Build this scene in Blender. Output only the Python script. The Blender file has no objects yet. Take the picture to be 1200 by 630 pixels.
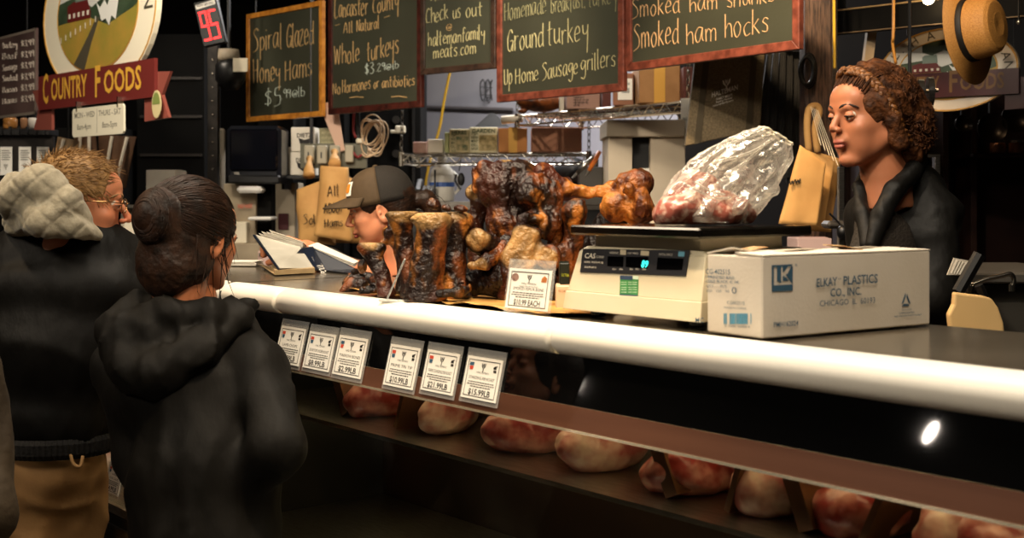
import bpy, math, random
import numpy as np
from mathutils import Vector, Matrix, Euler

random.seed(7)
RNG = np.random.default_rng(7)
SC = bpy.context.scene
COL = SC.collection
R = math.radians
PI = math.pi

# ------------------------------------------------------------------ camera, exposure, light
# world: X runs along the counter (left end of the photo = far = -X), Y goes behind the counter, Z up
FPX, HZ, CH = 1450.0, 229.0, 1.5
A0 = R(40)
FWD = Vector((-math.cos(A0), math.sin(A0), 0))
RGT = Vector((math.sin(A0), math.cos(A0), 0))
CP = Vector((0, 0, CH))

cam_d = bpy.data.cameras.new('camera')
cam = bpy.data.objects.new('camera', cam_d)
COL.objects.link(cam)
cam.location = CP
cam.rotation_euler = (R(90), 0, math.atan2(FWD.y, FWD.x) - R(90))
cam_d.sensor_width = 36
cam_d.lens = FPX / 1200 * 36
cam_d.shift_y = -(315 - HZ) / 1200
cam_d.clip_start = 0.05
cam_d.dof.use_dof = True
cam_d.dof.focus_distance = 2.75
cam_d.dof.aperture_fstop = 6.3
SC.camera = cam

SC.view_settings.view_transform = 'Standard'
SC.view_settings.look = 'None'
SC.view_settings.gamma = 1
SC.view_settings.exposure = 0.45
SC.view_settings.use_curve_mapping = False

world = bpy.data.worlds.new('world')
SC.world = world
world.use_nodes = True
world.node_tree.nodes['Background'].inputs[0].default_value = (0.9, 0.7, 0.5, 1)
world.node_tree.nodes['Background'].inputs[1].default_value = 0.035


def area(name, loc, size, power, col, target=None, size_y=None, spread=None):
    l = bpy.data.lights.new(name, 'AREA')
    l.size = size
    if size_y:
        l.shape = 'RECTANGLE'
        l.size_y = size_y
    l.energy = power
    l.color = col
    if spread:
        l.spread = R(spread)
    o = bpy.data.objects.new(name, l)
    COL.objects.link(o)
    o.location = loc
    if target is not None:
        o.rotation_euler = (Vector(target) - Vector(loc)).to_track_quat('-Z', 'Y').to_euler()
    return o


def spot(name, loc, target, power, col, ang=70, blend=0.6, rad=0.05):
    l = bpy.data.lights.new(name, 'SPOT')
    l.energy = power
    l.color = col
    l.spot_size = R(ang)
    l.spot_blend = blend
    l.shadow_soft_size = rad
    o = bpy.data.objects.new(name, l)
    COL.objects.link(o)
    o.location = loc
    o.rotation_euler = (Vector(target) - Vector(loc)).to_track_quat('-Z', 'Y').to_euler()
    return o


WARM = (1.0, 0.74, 0.46)
WARM2 = (1.0, 0.86, 0.68)
area('ceiling_light_aisle', (-1.6, -1.0, 3.1), 3.0, 38, WARM2, (-2.0, 1.3, .9), 0.4)  # added fill lamp, brightens the bumper and other faces towards the customers
# row of fluorescent/track lamps over the counter and customers, ceiling height
area('ceiling_light_counter', (-1.6, 1.25, 3.1), 3.2, 52, WARM2, (-1.6, 1.35, 0), 0.25)
spot('track_light_bones', (-1.1, 0.9, 3.0), (-1.75, 1.5, 1.35), 95, WARM, 50)
spot('track_light_cap', (-2.5, 1.2, 3.0), (-2.75, 1.8, 1.4), 60, WARM, 50)
spot('track_light_worker', (-2.3, 1.9, 3.0), (-1.5, 2.5, 1.6), 70, (1.0, 0.66, 0.36), 55)
spot('track_light_box', (-0.6, 1.0, 3.0), (-1.05, 1.5, 1.35), 30, WARM2, 50)
spot('track_light_boards', (-1.2, 0.8, 3.05), (-2.6, 3.1, 2.1), 120, WARM2, 75)
spot('track_light_boards', (-3.0, 1.0, 3.05), (-4.8, 3.1, 2.1), 110, WARM2, 75)
spot('track_light_customers', (-3.1, 0.2, 3.0), (-2.7, 1.1, 1.6), 36, WARM, 60)
spot('track_light_sign', (-3.2, 0.9, 3.05), (-4.5, 1.9, 2.1), 75, (1.0, 0.88, 0.72), 60)
spot('track_light_bags', (-3.0, 2.4, 3.0), (-4.0, 3.1, 1.5), 60, WARM, 50)
area('ceiling_light_back', (-5.4, 4.3, 3.1), 2.2, 85, (0.95, 0.92, 0.9), (-5.4, 4.4, 0), 0.3)
spot('track_light_shelf', (-3.2, 3.0, 3.0), (-4.3, 4.0, 1.7), 60, WARM2, 60)
spot('track_light_hat', (-1.9, 2.7, 3.0), (-2.0, 3.6, 1.95), 26, (1.0, 0.66, 0.34), 55)
spot('track_light_totes', (-2.2, 2.3, 2.9), (-2.72, 3.36, 1.85), 150, WARM, 40)  # extra spot added to brighten the front tote bag
spot('track_light_face', (-2.9, 1.6, 2.6), (-1.75, 2.35, 1.68), 22, (1.0, .7, .4), 30)  # extra spot added to make the worker's forehead glow
spot('track_light_left', (-5.6, 2.0, 3.0), (-6.5, 3.0, 1.4), 50, WARM2, 80)

# ------------------------------------------------------------------ projection helpers


def P(px, py, d):
    u = (px - 600) / FPX
    v = (HZ - py) / FPX
    return CP + FWD * d + RGT * (u * d) + Vector((0, 0, v * d))


def onZ(px, py, z):
    return P(px, py, (z - CH) * FPX / (HZ - py))


def onY(px, py, Y):
    u = (px - 600) / FPX
    return P(px, py, Y / (FWD.y + u * RGT.y))


def S(h):
    h = h.lstrip('#')
    return tuple((lambda c: c / 12.92 if c <= 0.04045 else ((c + 0.055) / 1.055) ** 2.4)(int(h[i:i + 2], 16) / 255) for i in (0, 2, 4))


# ------------------------------------------------------------------ materials
MATS = {}


def mat(name, col, col2=None, scale=8, rough=0.6, metal=0.0, bump=0.0, bscale=60, stretch=None,
        emit=0.0, coat=0.0, alpha=1.0, spec=0.5, vcol=False, detail=3, contrast=(0.35, 0.65), ntype='NOISE', sheen=0, bdist=0.01, trans=0, ior=1.45, sss=0):
    if name in MATS:
        return MATS[name]
    m = bpy.data.materials.new(name)
    m.use_nodes = True
    nt = m.node_tree
    b = nt.nodes['Principled BSDF']
    c = S(col) if isinstance(col, str) else col
    b.inputs['Base Color'].default_value = (*c, 1)
    b.inputs['Roughness'].default_value = rough
    b.inputs['Metallic'].default_value = metal
    b.inputs['Specular IOR Level'].default_value = spec
    b.inputs['Coat Weight'].default_value = coat
    b.inputs['Coat Roughness'].default_value = 0.1
    b.inputs['Alpha'].default_value = alpha
    b.inputs['Transmission Weight'].default_value = trans
    b.inputs['IOR'].default_value = ior
    b.inputs['Sheen Weight'].default_value = sheen
    if sss:
        b.inputs['Subsurface Weight'].default_value = sss
        b.inputs['Subsurface Radius'].default_value = (1, 0.35, 0.2)
        b.inputs['Subsurface Scale'].default_value = 0.01
    tc = nt.nodes.new('ShaderNodeTexCoord')
    mp = nt.nodes.new('ShaderNodeMapping')
    nt.links.new(tc.outputs['Object'], mp.inputs[0])
    if stretch:
        mp.inputs['Scale'].default_value = stretch
    if ntype == 'NOISE':
        n = nt.nodes.new('ShaderNodeTexNoise')
        n.inputs['Scale'].default_value = scale
        n.inputs['Detail'].default_value = detail
    elif ntype == 'VORONOI':
        n = nt.nodes.new('ShaderNodeTexVoronoi')
        n.inputs['Scale'].default_value = scale
    elif ntype == 'WAVE':
        n = nt.nodes.new('ShaderNodeTexWave')
        n.inputs['Scale'].default_value = scale
        n.inputs['Distortion'].default_value = 4
        n.inputs['Detail'].default_value = detail
    nt.links.new(mp.outputs[0], n.inputs['Vector'])
    src = None
    if vcol:
        at = nt.nodes.new('ShaderNodeAttribute')
        at.attribute_name = 'Col'
        src = at.outputs['Color']
    if col2:
        rp = nt.nodes.new('ShaderNodeMapRange')
        rp.inputs['From Min'].default_value = contrast[0]
        rp.inputs['From Max'].default_value = contrast[1]
        nt.links.new(n.outputs[0] if ntype != 'VORONOI' else n.outputs['Distance'], rp.inputs[0])
        mx = nt.nodes.new('ShaderNodeMix')
        mx.data_type = 'RGBA'
        c2 = S(col2) if isinstance(col2, str) else col2
        mx.inputs[6].default_value = (*c, 1)
        mx.inputs[7].default_value = (*c2, 1)
        nt.links.new(rp.outputs[0], mx.inputs[0])
        out = mx.outputs[2]
        if src is not None:
            m2 = nt.nodes.new('ShaderNodeMix')
            m2.data_type = 'RGBA'
            m2.blend_type = 'MULTIPLY'
            m2.inputs[0].default_value = 1
            nt.links.new(out, m2.inputs[6])
            nt.links.new(src, m2.inputs[7])
            out = m2.outputs[2]
        src = out
    if src is not None:
        nt.links.new(src, b.inputs['Base Color'])
    if bump:
        n2 = nt.nodes.new('ShaderNodeTexNoise')
        n2.inputs['Scale'].default_value = bscale
        n2.inputs['Detail'].default_value = 4
        nt.links.new(mp.outputs[0], n2.inputs['Vector'])
        bp = nt.nodes.new('ShaderNodeBump')
        bp.inputs['Strength'].default_value = bump
        bp.inputs['Distance'].default_value = bdist
        nt.links.new(n2.outputs[0], bp.inputs['Height'])
        nt.links.new(bp.outputs[0], b.inputs['Normal'])
    if emit:
        b.inputs['Emission Color'].default_value = (*c, 1)
        b.inputs['Emission Strength'].default_value = emit
    MATS[name] = m
    return m


# ------------------------------------------------------------------ mesh building
MW = {}          # world matrix of the frame in which an object's mesh data lives


def tag(o, label=None, cat=None, group=None, kind=None):
    if label:
        o['label'] = label
    if cat:
        o['category'] = cat
    if group:
        o['group'] = group
    if kind:
        o['kind'] = kind
    return o


def thing(name, label, cat, loc, rz=0.0, group=None):
    o = bpy.data.objects.new(name, None)
    o.empty_display_size = 0.05
    COL.objects.link(o)
    o.location = loc
    o.rotation_euler = (0, 0, rz)
    MW[o.name] = Matrix.Translation(Vector(loc)) @ Matrix.Rotation(rz, 4, 'Z')
    return tag(o, label, cat, group)


def link_mesh(name, verts, faces, material, parent=None, smooth=False, colors=None, label=None, origin=None):
    V = np.asarray(verts, dtype=np.float64).reshape(-1, 3)
    me = bpy.data.meshes.new(name)
    if parent is not None:
        M = MW[parent.name]
    else:
        if origin is None:
            lo, hi = V.min(0), V.max(0)
            origin = ((lo[0] + hi[0]) / 2, (lo[1] + hi[1]) / 2, lo[2])
        M = Matrix.Translation(Vector(origin))
    Mi = np.array(M.inverted())
    V = V @ Mi[:3, :3].T + Mi[:3, 3]
    me.from_pydata([tuple(v) for v in V], [], faces if isinstance(faces, list) else faces.tolist())
    if smooth:
        me.polygons.foreach_set('use_smooth', [True] * len(me.polygons))
    if colors is not None:
        at = me.color_attributes.new('Col', 'FLOAT_COLOR', 'POINT')
        ca = np.ones((len(V), 4), dtype=np.float32)
        ca[:, :3] = colors
        at.data.foreach_set('color', ca.ravel())
    if material:
        me.materials.append(material)
    me.update()
    o = bpy.data.objects.new(name, me)
    COL.objects.link(o)
    if parent is not None:
        o.parent = parent
    else:
        o.location = origin
    MW[o.name] = M
    if label:
        o['label'] = label
    return o


class MB:
    """collects shapes (world coordinates, or local to M) into one mesh"""

    def __init__(self, M=None):
        self.v = []
        self.f = []
        self.M = M or Matrix.Identity(4)

    def add(self, vs, fs):
        o = len(self.v)
        self.v += [tuple(self.M @ Vector(v)) for v in vs]
        self.f += [tuple(i + o for i in f) for f in fs]
        return self

    def box(self, c, s, rot=None, bev=0.0):
        c = Vector(c)
        hx, hy, hz = s[0] / 2, s[1] / 2, s[2] / 2
        Rm = rot.to_3x3() if rot is not None else Matrix.Identity(3)
        b = min(bev, hx * 0.9, hy * 0.9, hz * 0.9)
        if b <= 0:
            vs = [Vector((x * hx, y * hy, z * hz)) for x in (-1, 1) for y in (-1, 1) for z in (-1, 1)]
            fs = [(0, 1, 3, 2), (4, 6, 7, 5), (0, 4, 5, 1), (2, 3, 7, 6), (0, 2, 6, 4), (1, 5, 7, 3)]
        else:
            vs = []
            idx = {}
            for sx in (-1, 1):
                for sy in (-1, 1):
                    for sz in (-1, 1):
                        for a in range(3):
                            p = [sx * (hx - b), sy * (hy - b), sz * (hz - b)]
                            p[a] += (sx, sy, sz)[a] * b
                            idx[(sx, sy, sz, a)] = len(vs)
                            vs.append(Vector(p))
            fs = []
            I = idx
            for s_ in (-1, 1):
                for a in range(3):
                    o1, o2 = [k for k in range(3) if k != a]

                    def key(t1, t2):
                        q = [0, 0, 0]
                        q[a] = s_
                        q[o1] = t1
                        q[o2] = t2
                        return I[(q[0], q[1], q[2], a)]
                    f = [key(-1, -1), key(1, -1), key(1, 1), key(-1, 1)]
                    fs.append(f)
            for a in range(3):
                o1, o2 = [k for k in range(3) if k != a]
                for t1 in (-1, 1):
                    for t2 in (-1, 1):
                        def key(s3, ax):
                            q = [0, 0, 0]
                            q[a] = s3
                            q[o1] = t1
                            q[o2] = t2
                            return I[(q[0], q[1], q[2], ax)]
                        fs.append([key(-1, o1), key(1, o1), key(1, o2), key(-1, o2)])
            for sx in (-1, 1):
                for sy in (-1, 1):
                    for sz in (-1, 1):
                        fs.append([I[(sx, sy, sz, 0)], I[(sx, sy, sz, 1)], I[(sx, sy, sz, 2)]])
            # fix winding outward
            out = []
            for f in fs:
                n = (vs[f[1]] - vs[f[0]]).cross(vs[f[2]] - vs[f[0]])
                cc = sum((vs[i] for i in f), Vector()) / len(f)
                out.append(tuple(f) if n.dot(cc) > 0 else tuple(reversed(f)))
            fs = out
        return self.add([c + Rm @ v for v in vs], fs)

    def frustum(self, quad0, quad1):
        vs = list(quad0) + list(quad1)
        return self.add(vs, [(3, 2, 1, 0), (4, 5, 6, 7), (0, 1, 5, 4), (1, 2, 6, 5), (2, 3, 7, 6), (3, 0, 4, 7)])

    def quad(self, a, b, c, d):
        return self.add([a, b, c, d], [(0, 1, 2, 3)])

    def tube(self, pts, r, seg=8, closed=False, cap=True):
        pts = [Vector(p) for p in pts]
        n = len(pts)
        rs = r if isinstance(r, (list, tuple)) else [r] * n
        vs = []
        up = None
        for i, p in enumerate(pts):
            a = pts[max(i - 1, 0)] if not closed else pts[(i - 1) % n]
            b = pts[min(i + 1, n - 1)] if not closed else pts[(i + 1) % n]
            t = (b - a)
            t = t.normalized() if t.length > 1e-9 else Vector((0, 0, 1))
            if up is None:
                up = t.orthogonal().normalized()
            up = (up - t * up.dot(t))
            up = up.normalized() if up.length > 1e-6 else t.orthogonal().normalized()
            w = t.cross(up)
            for k in range(seg):
                an = 2 * PI * k / seg
                vs.append(p + (up * math.cos(an) + w * math.sin(an)) * rs[i])
        fs = []
        for i in range(n if closed else n - 1):
            j = (i + 1) % n
            for k in range(seg):
                k2 = (k + 1) % seg
                fs.append((i * seg + k, i * seg + k2, j * seg + k2, j * seg + k))
        if cap and not closed:
            fs.append(tuple(reversed(range(seg))))
            fs.append(tuple((n - 1) * seg + k for k in range(seg)))
        return self.add(vs, fs)

    def lathe(self, prof, c=(0, 0, 0), axis='Z', seg=24, rot=None, sy=1.0):
        c = Vector(c)
        vs = []
        for (r, h) in prof:
            for k in range(seg):
                a = 2 * PI * k / seg
                v = Vector((r * math.cos(a), r * math.sin(a) * sy, h))
                if axis == 'Y':
                    v = Vector((v.x, v.z, v.y))
                elif axis == 'X':
                    v = Vector((v.z, v.x, v.y))
                if rot is not None:
                    v = rot.to_3x3() @ v
                vs.append(c + v)
        fs = []
        n = len(prof)
        for i in range(n - 1):
            for k in range(seg):
                k2 = (k + 1) % seg
                fs.append((i * seg + k, i * seg + k2, (i + 1) * seg + k2, (i + 1) * seg + k))
        fs.append(tuple(reversed(range(seg))))
        fs.append(tuple((n - 1) * seg + k for k in range(seg)))
        return self.add(vs, fs)

    def ell(self, c, r, seg=12, rings=8, rot=None):
        if not isinstance(r, (tuple, list, Vector)):
            r = (r, r, r)
        c = Vector(c)
        vs = []
        Rm = rot.to_3x3() if rot is not None else Matrix.Identity(3)
        for i in range(rings + 1):
            t = PI * i / rings
            for k in range(seg):
                a = 2 * PI * k / seg
                vs.append(c + Rm @ Vector((r[0] * math.sin(t) * math.cos(a), r[1] * math.sin(t) * math.sin(a), r[2] * math.cos(t))))
        fs = []
        for i in range(rings):
            for k in range(seg):
                k2 = (k + 1) % seg
                fs.append((i * seg + k, (i + 1) * seg + k, (i + 1) * seg + k2, i * seg + k2))
        return self.add(vs, fs)

    def prism(self, poly, O, ax, az, depth, off=0.0):
        """polygon (x,z) in the plane O+ax*x+az*z, thickness depth towards the viewer side (n = ax x az points away... use -n)"""
        ax, az, O = Vector(ax), Vector(az), Vector(O)
        n = ax.cross(az).normalized()   # points to the viewer for ax=right, az=up
        k = len(poly)
        area_ = sum(poly[i][0] * poly[(i + 1) % k][1] - poly[(i + 1) % k][0] * poly[i][1] for i in range(k))
        if area_ < 0:
            poly = list(reversed(poly))
        vs = [O + ax * x + az * z + n * (off) for x, z in poly] + [O + ax * x + az * z + n * (off + depth) for x, z in poly]
        fs = [tuple(reversed(range(k))), tuple(range(k, 2 * k))] + [(i, (i + 1) % k, k + (i + 1) % k, k + i) for i in range(k)]
        return self.add(vs, fs)

    def text(self, s, O, ax, az, size, width=None, align='C', off=0.0006, bold=0.0, fit=None):
        """flat lettering (built-in font) on a plane; origin O = baseline start/centre"""
        vs, fs, w = text_geo(s, bold)
        if not vs:
            return self
        ax, az, O = Vector(ax).normalized(), Vector(az).normalized(), Vector(O)
        n = ax.cross(az).normalized()
        kx = (width / w) if (width and w > 0) else size * 1.0
        x0 = {'L': 0, 'C': -w / 2, 'R': -w}[align]
        return self.add([O + ax * ((x + x0) * kx) + az * (y * size) + n * off for x, y in vs], fs)

    def build(self, name, material, parent=None, smooth=False, label=None, bevel=0):
        o = link_mesh(name, self.v, self.f, material, parent, smooth, None, label)
        if bevel:
            m = o.modifiers.new('bevel', 'BEVEL')
            m.width = bevel
            m.segments = 2
            m.limit_method = 'ANGLE'
        return o


TG = {}


def text_geo(s, bold=0.0):
    key = (s, bold)
    if key not in TG:
        cu = bpy.data.curves.new('t', 'FONT')
        cu.body = s
        cu.size = 1.4
        cu.offset = bold
        cu.resolution_u = 2
        o = bpy.data.objects.new('t', cu)
        COL.objects.link(o)
        dg = bpy.context.evaluated_depsgraph_get()
        me = bpy.data.meshes.new_from_object(o.evaluated_get(dg), depsgraph=dg)
        vs = [(v.co.x, v.co.y) for v in me.vertices]
        fs = [tuple(p.vertices) for p in me.polygons]
        fs2 = []
        for f in fs:
            a = sum(vs[f[i]][0] * vs[f[(i + 1) % len(f)]][1] - vs[f[(i + 1) % len(f)]][0] * vs[f[i]][1] for i in range(len(f)))
            fs2.append(f if a > 0 else tuple(reversed(f)))
        if vs:
            mnx = min(v[0] for v in vs)
            vs = [(x - mnx, y) for x, y in vs]
            w = max(v[0] for v in vs)
        else:
            w = 0
        bpy.data.objects.remove(o)
        bpy.data.curves.remove(cu)
        bpy.data.meshes.remove(me)
        TG[key] = (vs, fs2, w)
    return TG[key]


class Face:
    """a plane seen in the photo: gives metres on the plane for a photo point"""

    def __init__(self, O, ax, az=(0, 0, 1)):
        self.O, self.ax, self.az = Vector(O), Vector(ax).normalized(), Vector(az).normalized()
        self.n = self.ax.cross(self.az).normalized()

    def hit(self, px, py):
        r = P(px, py, 1.0) - CP
        t = (self.O - CP).dot(self.n) / r.dot(self.n)
        return CP + r * t

    def uv(self, px, py):
        h = self.hit(px, py) - self.O
        a = self.az.dot(self.ax)
        return h.dot(self.ax), h.dot(self.az)


# ------------------------------------------------------------------ signed-distance modelling
class SDF:
    def __init__(self, lo, hi, h):
        self.lo = np.array(lo, dtype=np.float32)
        self.h = h
        self.n = np.maximum(((np.array(hi) - self.lo) / h).astype(int) + 1, 4)
        self.ax = [self.lo[i] + h * np.arange(self.n[i], dtype=np.float32) for i in range(3)]
        self.f = np.full(tuple(self.n), 10.0, dtype=np.float32)

    def sl(self, lo, hi):
        s = []
        for i in range(3):
            a = max(int(math.floor((lo[i] - self.lo[i]) / self.h)), 0)
            b = min(int(math.ceil((hi[i] - self.lo[i]) / self.h)) + 1, int(self.n[i]))
            if b <= a:
                return None, None
            s.append(slice(a, b))
        g = np.meshgrid(self.ax[0][s[0]], self.ax[1][s[1]], self.ax[2][s[2]], indexing='ij')
        return tuple(s), g

    def _op(self, s, d, k, sub):
        f = self.f[s]
        if sub:
            k = max(k, 1e-5)
            hh = np.clip(0.5 - 0.5 * (f + d) / k, 0, 1)
            self.f[s] = f * (1 - hh) + (-d) * hh + k * hh * (1 - hh)
        else:
            k = max(k, 1e-5)
            hh = np.clip(0.5 + 0.5 * (f - d) / k, 0, 1)
            self.f[s] = f * (1 - hh) + d * hh - k * hh * (1 - hh)

    def ell(self, c, r, k=0.01, rot=None, sub=False):
        if not isinstance(r, (tuple, list)):
            r = (r, r, r)
        m = max(r) + k + 3 * self.h
        s, g = self.sl([c[i] - m for i in range(3)], [c[i] + m for i in range(3)])
        if s is None:
            return self
        x, y, z = g[0] - c[0], g[1] - c[1], g[2] - c[2]
        if rot is not None:
            Rm = np.array(rot.to_3x3())      # local->world; need inverse
            x, y, z = (Rm[0, 0] * x + Rm[1, 0] * y + Rm[2, 0] * z, Rm[0, 1] * x + Rm[1, 1] * y + Rm[2, 1] * z, Rm[0, 2] * x + Rm[1, 2] * y + Rm[2, 2] * z)
        k0 = np.sqrt((x / r[0]) ** 2 + (y / r[1]) ** 2 + (z / r[2]) ** 2) + 1e-6
        k1 = np.sqrt((x / r[0] ** 2) ** 2 + (y / r[1] ** 2) ** 2 + (z / r[2] ** 2) ** 2) + 1e-6
        self._op(s, k0 * (k0 - 1) / k1, k, sub)
        return self

    def cap(self, a, b, ra, rb=None, k=0.01, sub=False, flat=None):
        rb = ra if rb is None else rb
        m = max(ra, rb) + k + 3 * self.h
        s, g = self.sl([min(a[i], b[i]) - m for i in range(3)], [max(a[i], b[i]) + m for i in range(3)])
        if s is None:
            return self
        ba = [b[i] - a[i] for i in range(3)]
        L = sum(q * q for q in ba) + 1e-12
        t = np.clip(((g[0] - a[0]) * ba[0] + (g[1] - a[1]) * ba[1] + (g[2] - a[2]) * ba[2]) / L, 0, 1)
        dx, dy, dz = g[0] - a[0] - t * ba[0], g[1] - a[1] - t * ba[1], g[2] - a[2] - t * ba[2]
        d = np.sqrt(dx * dx + dy * dy + dz * dz) - (ra + (rb - ra) * t)
        self._op(s, d, k, sub)
        return self

    def chain(self, pts, rs, k=0.01, sub=False):
        for i in range(len(pts) - 1):
            self.cap(pts[i], pts[i + 1], rs[i], rs[i + 1], k, sub)
        return self

    def box(self, c, hs, rd=0.01, k=0.01, rot=None, sub=False):
        m = math.sqrt(sum(q * q for q in hs)) + rd + k + 3 * self.h
        s, g = self.sl([c[i] - m for i in range(3)], [c[i] + m for i in range(3)])
        if s is None:
            return self
        x, y, z = g[0] - c[0], g[1] - c[1], g[2] - c[2]
        if rot is not None:
            Rm = np.array(rot.to_3x3())
            x, y, z = (Rm[0, 0] * x + Rm[1, 0] * y + Rm[2, 0] * z, Rm[0, 1] * x + Rm[1, 1] * y + Rm[2, 1] * z, Rm[0, 2] * x + Rm[1, 2] * y + Rm[2, 2] * z)
        qx, qy, qz = np.abs(x) - hs[0] + rd, np.abs(y) - hs[1] + rd, np.abs(z) - hs[2] + rd
        d = np.sqrt(np.maximum(qx, 0) ** 2 + np.maximum(qy, 0) ** 2 + np.maximum(qz, 0) ** 2) + np.minimum(np.maximum(qx, np.maximum(qy, qz)), 0) - rd
        self._op(s, d, k, sub)
        return self

    def plane(self, pt, n, k=0.002):
        """keep only the side behind normal n"""
        g = np.meshgrid(*self.ax, indexing='ij')
        d = (g[0] - pt[0]) * n[0] + (g[1] - pt[1]) * n[1] + (g[2] - pt[2]) * n[2]
        self._op((slice(None),) * 3, -d, k, True)
        return self

    def warp(self, fn):
        g = np.meshgrid(*self.ax, indexing='ij')
        self.f = self.f + fn(*g).astype(np.float32)
        return self

    def mesh(self):
        f = self.f
        f[0] = f[-1] = 1
        f[:, 0] = f[:, -1] = 1
        f[:, :, 0] = f[:, :, -1] = 1
        s = f < 0
        nx, ny, nz = f.shape
        acc = np.zeros((nx - 1, ny - 1, nz - 1, 3), dtype=np.float32)
        cnt = np.zeros((nx - 1, ny - 1, nz - 1), dtype=np.float32)
        crosses = []
        dims = (nx, ny, nz)
        for a in range(3):
            A = [slice(None)] * 3
            B = [slice(None)] * 3
            A[a] = slice(0, -1)
            B[a] = slice(1, None)
            fa, fb = f[tuple(A)], f[tuple(B)]
            cr = s[tuple(A)] != s[tuple(B)]
            crosses.append(cr)
            with np.errstate(divide='ignore', invalid='ignore'):
                t = np.where(cr, fa / (fa - fb), 0)
            o1, o2 = [k for k in range(3) if k != a]
            idx = np.indices(cr.shape, sparse=True)
            for e1 in (0, 1):
                for e2 in (0, 1):
                    q = [slice(None)] * 3
                    q[o1] = slice(e1, e1 + dims[o1] - 1)
                    q[o2] = slice(e2, e2 + dims[o2] - 1)
                    q = tuple(q)
                    c_ = cr[q]
                    cnt += c_
                    acc[..., a] += np.where(c_, t[q], 0)
                    acc[..., o1] += c_ * e1
                    acc[..., o2] += c_ * e2
        msk = cnt > 0
        I = np.argwhere(msk)
        V = (I + acc[msk] / cnt[msk][:, None]) * self.h + self.lo
        ids = np.full(msk.shape, -1, dtype=np.int64)
        ids[msk] = np.arange(len(I))
        FS = []
        for a in range(3):
            cr = crosses[a]
            o1, o2 = [(1, 2), (2, 0), (0, 1)][a]
            E = np.argwhere(cr)
            E = E[(E[:, o1] > 0) & (E[:, o2] > 0) & (E[:, o1] < dims[o1] - 1) & (E[:, o2] < dims[o2] - 1)]

            def g(d1, d2):
                q = E.copy()
                q[:, o1] -= d1
                q[:, o2] -= d2
                return ids[q[:, 0], q[:, 1], q[:, 2]]
            quad = np.stack([g(1, 1), g(0, 1), g(0, 0), g(1, 0)], axis=1)
            sg = s[E[:, 0], E[:, 1], E[:, 2]]
            quad[~sg] = quad[~sg][:, ::-1]
            FS.append(quad)
        return V.astype(np.float64), np.concatenate(FS)


def smooth_mesh(V, F, it=2, lam=0.5):
    F = np.asarray(F)
    for _ in range(it):
        acc = np.zeros_like(V)
        c = np.zeros(len(V))
        for i in range(4):
            a, b = F[:, i], F[:, (i + 1) % 4]
            np.add.at(acc, a, V[b])
            np.add.at(acc, b, V[a])
            np.add.at(c, a, 1)
            np.add.at(c, b, 1)
        V = V + lam * (acc / np.maximum(c, 1)[:, None] - V)
    return V


def snoise(x, y, z, sc, seed=0, oct=3):
    """cheap smooth pseudo-noise from warped sines, about -1..1"""
    r = np.random.default_rng(seed)
    out = 0
    amp = 1.0
    tot = 0
    for o in range(oct):
        acc = 0
        for _ in range(3):
            d = r.normal(size=3)
            d = d / np.linalg.norm(d) * sc
            e = r.normal(size=3)
            e = e / np.linalg.norm(e) * sc * 0.7
            ph, ph2 = r.uniform(0, 6.28, 2)
            acc = acc + np.sin(d[0] * x + d[1] * y + d[2] * z + ph + 1.3 * np.sin(e[0] * x + e[1] * y + e[2] * z + ph2))
        out = out + amp * acc / 2.0
        tot += amp
        amp *= 0.5
        sc *= 2.1
    return out / tot


def xform(V, M):
    m = np.array(M)
    return V @ m[:3, :3].T + m[:3, 3]


def join(parts):
    vs, fs, cs = [], [], []
    o = 0
    for p in parts:
        V, F_ = p[0], np.asarray(p[1])
        vs.append(V)
        fs += [tuple(int(i) + o for i in f) for f in F_]
        if len(p) > 2:
            cs.append(np.broadcast_to(np.asarray(p[2], dtype=np.float32), (len(V), 3)))
        o += len(V)
    return np.concatenate(vs), fs, (np.concatenate(cs) if cs else None)


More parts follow.
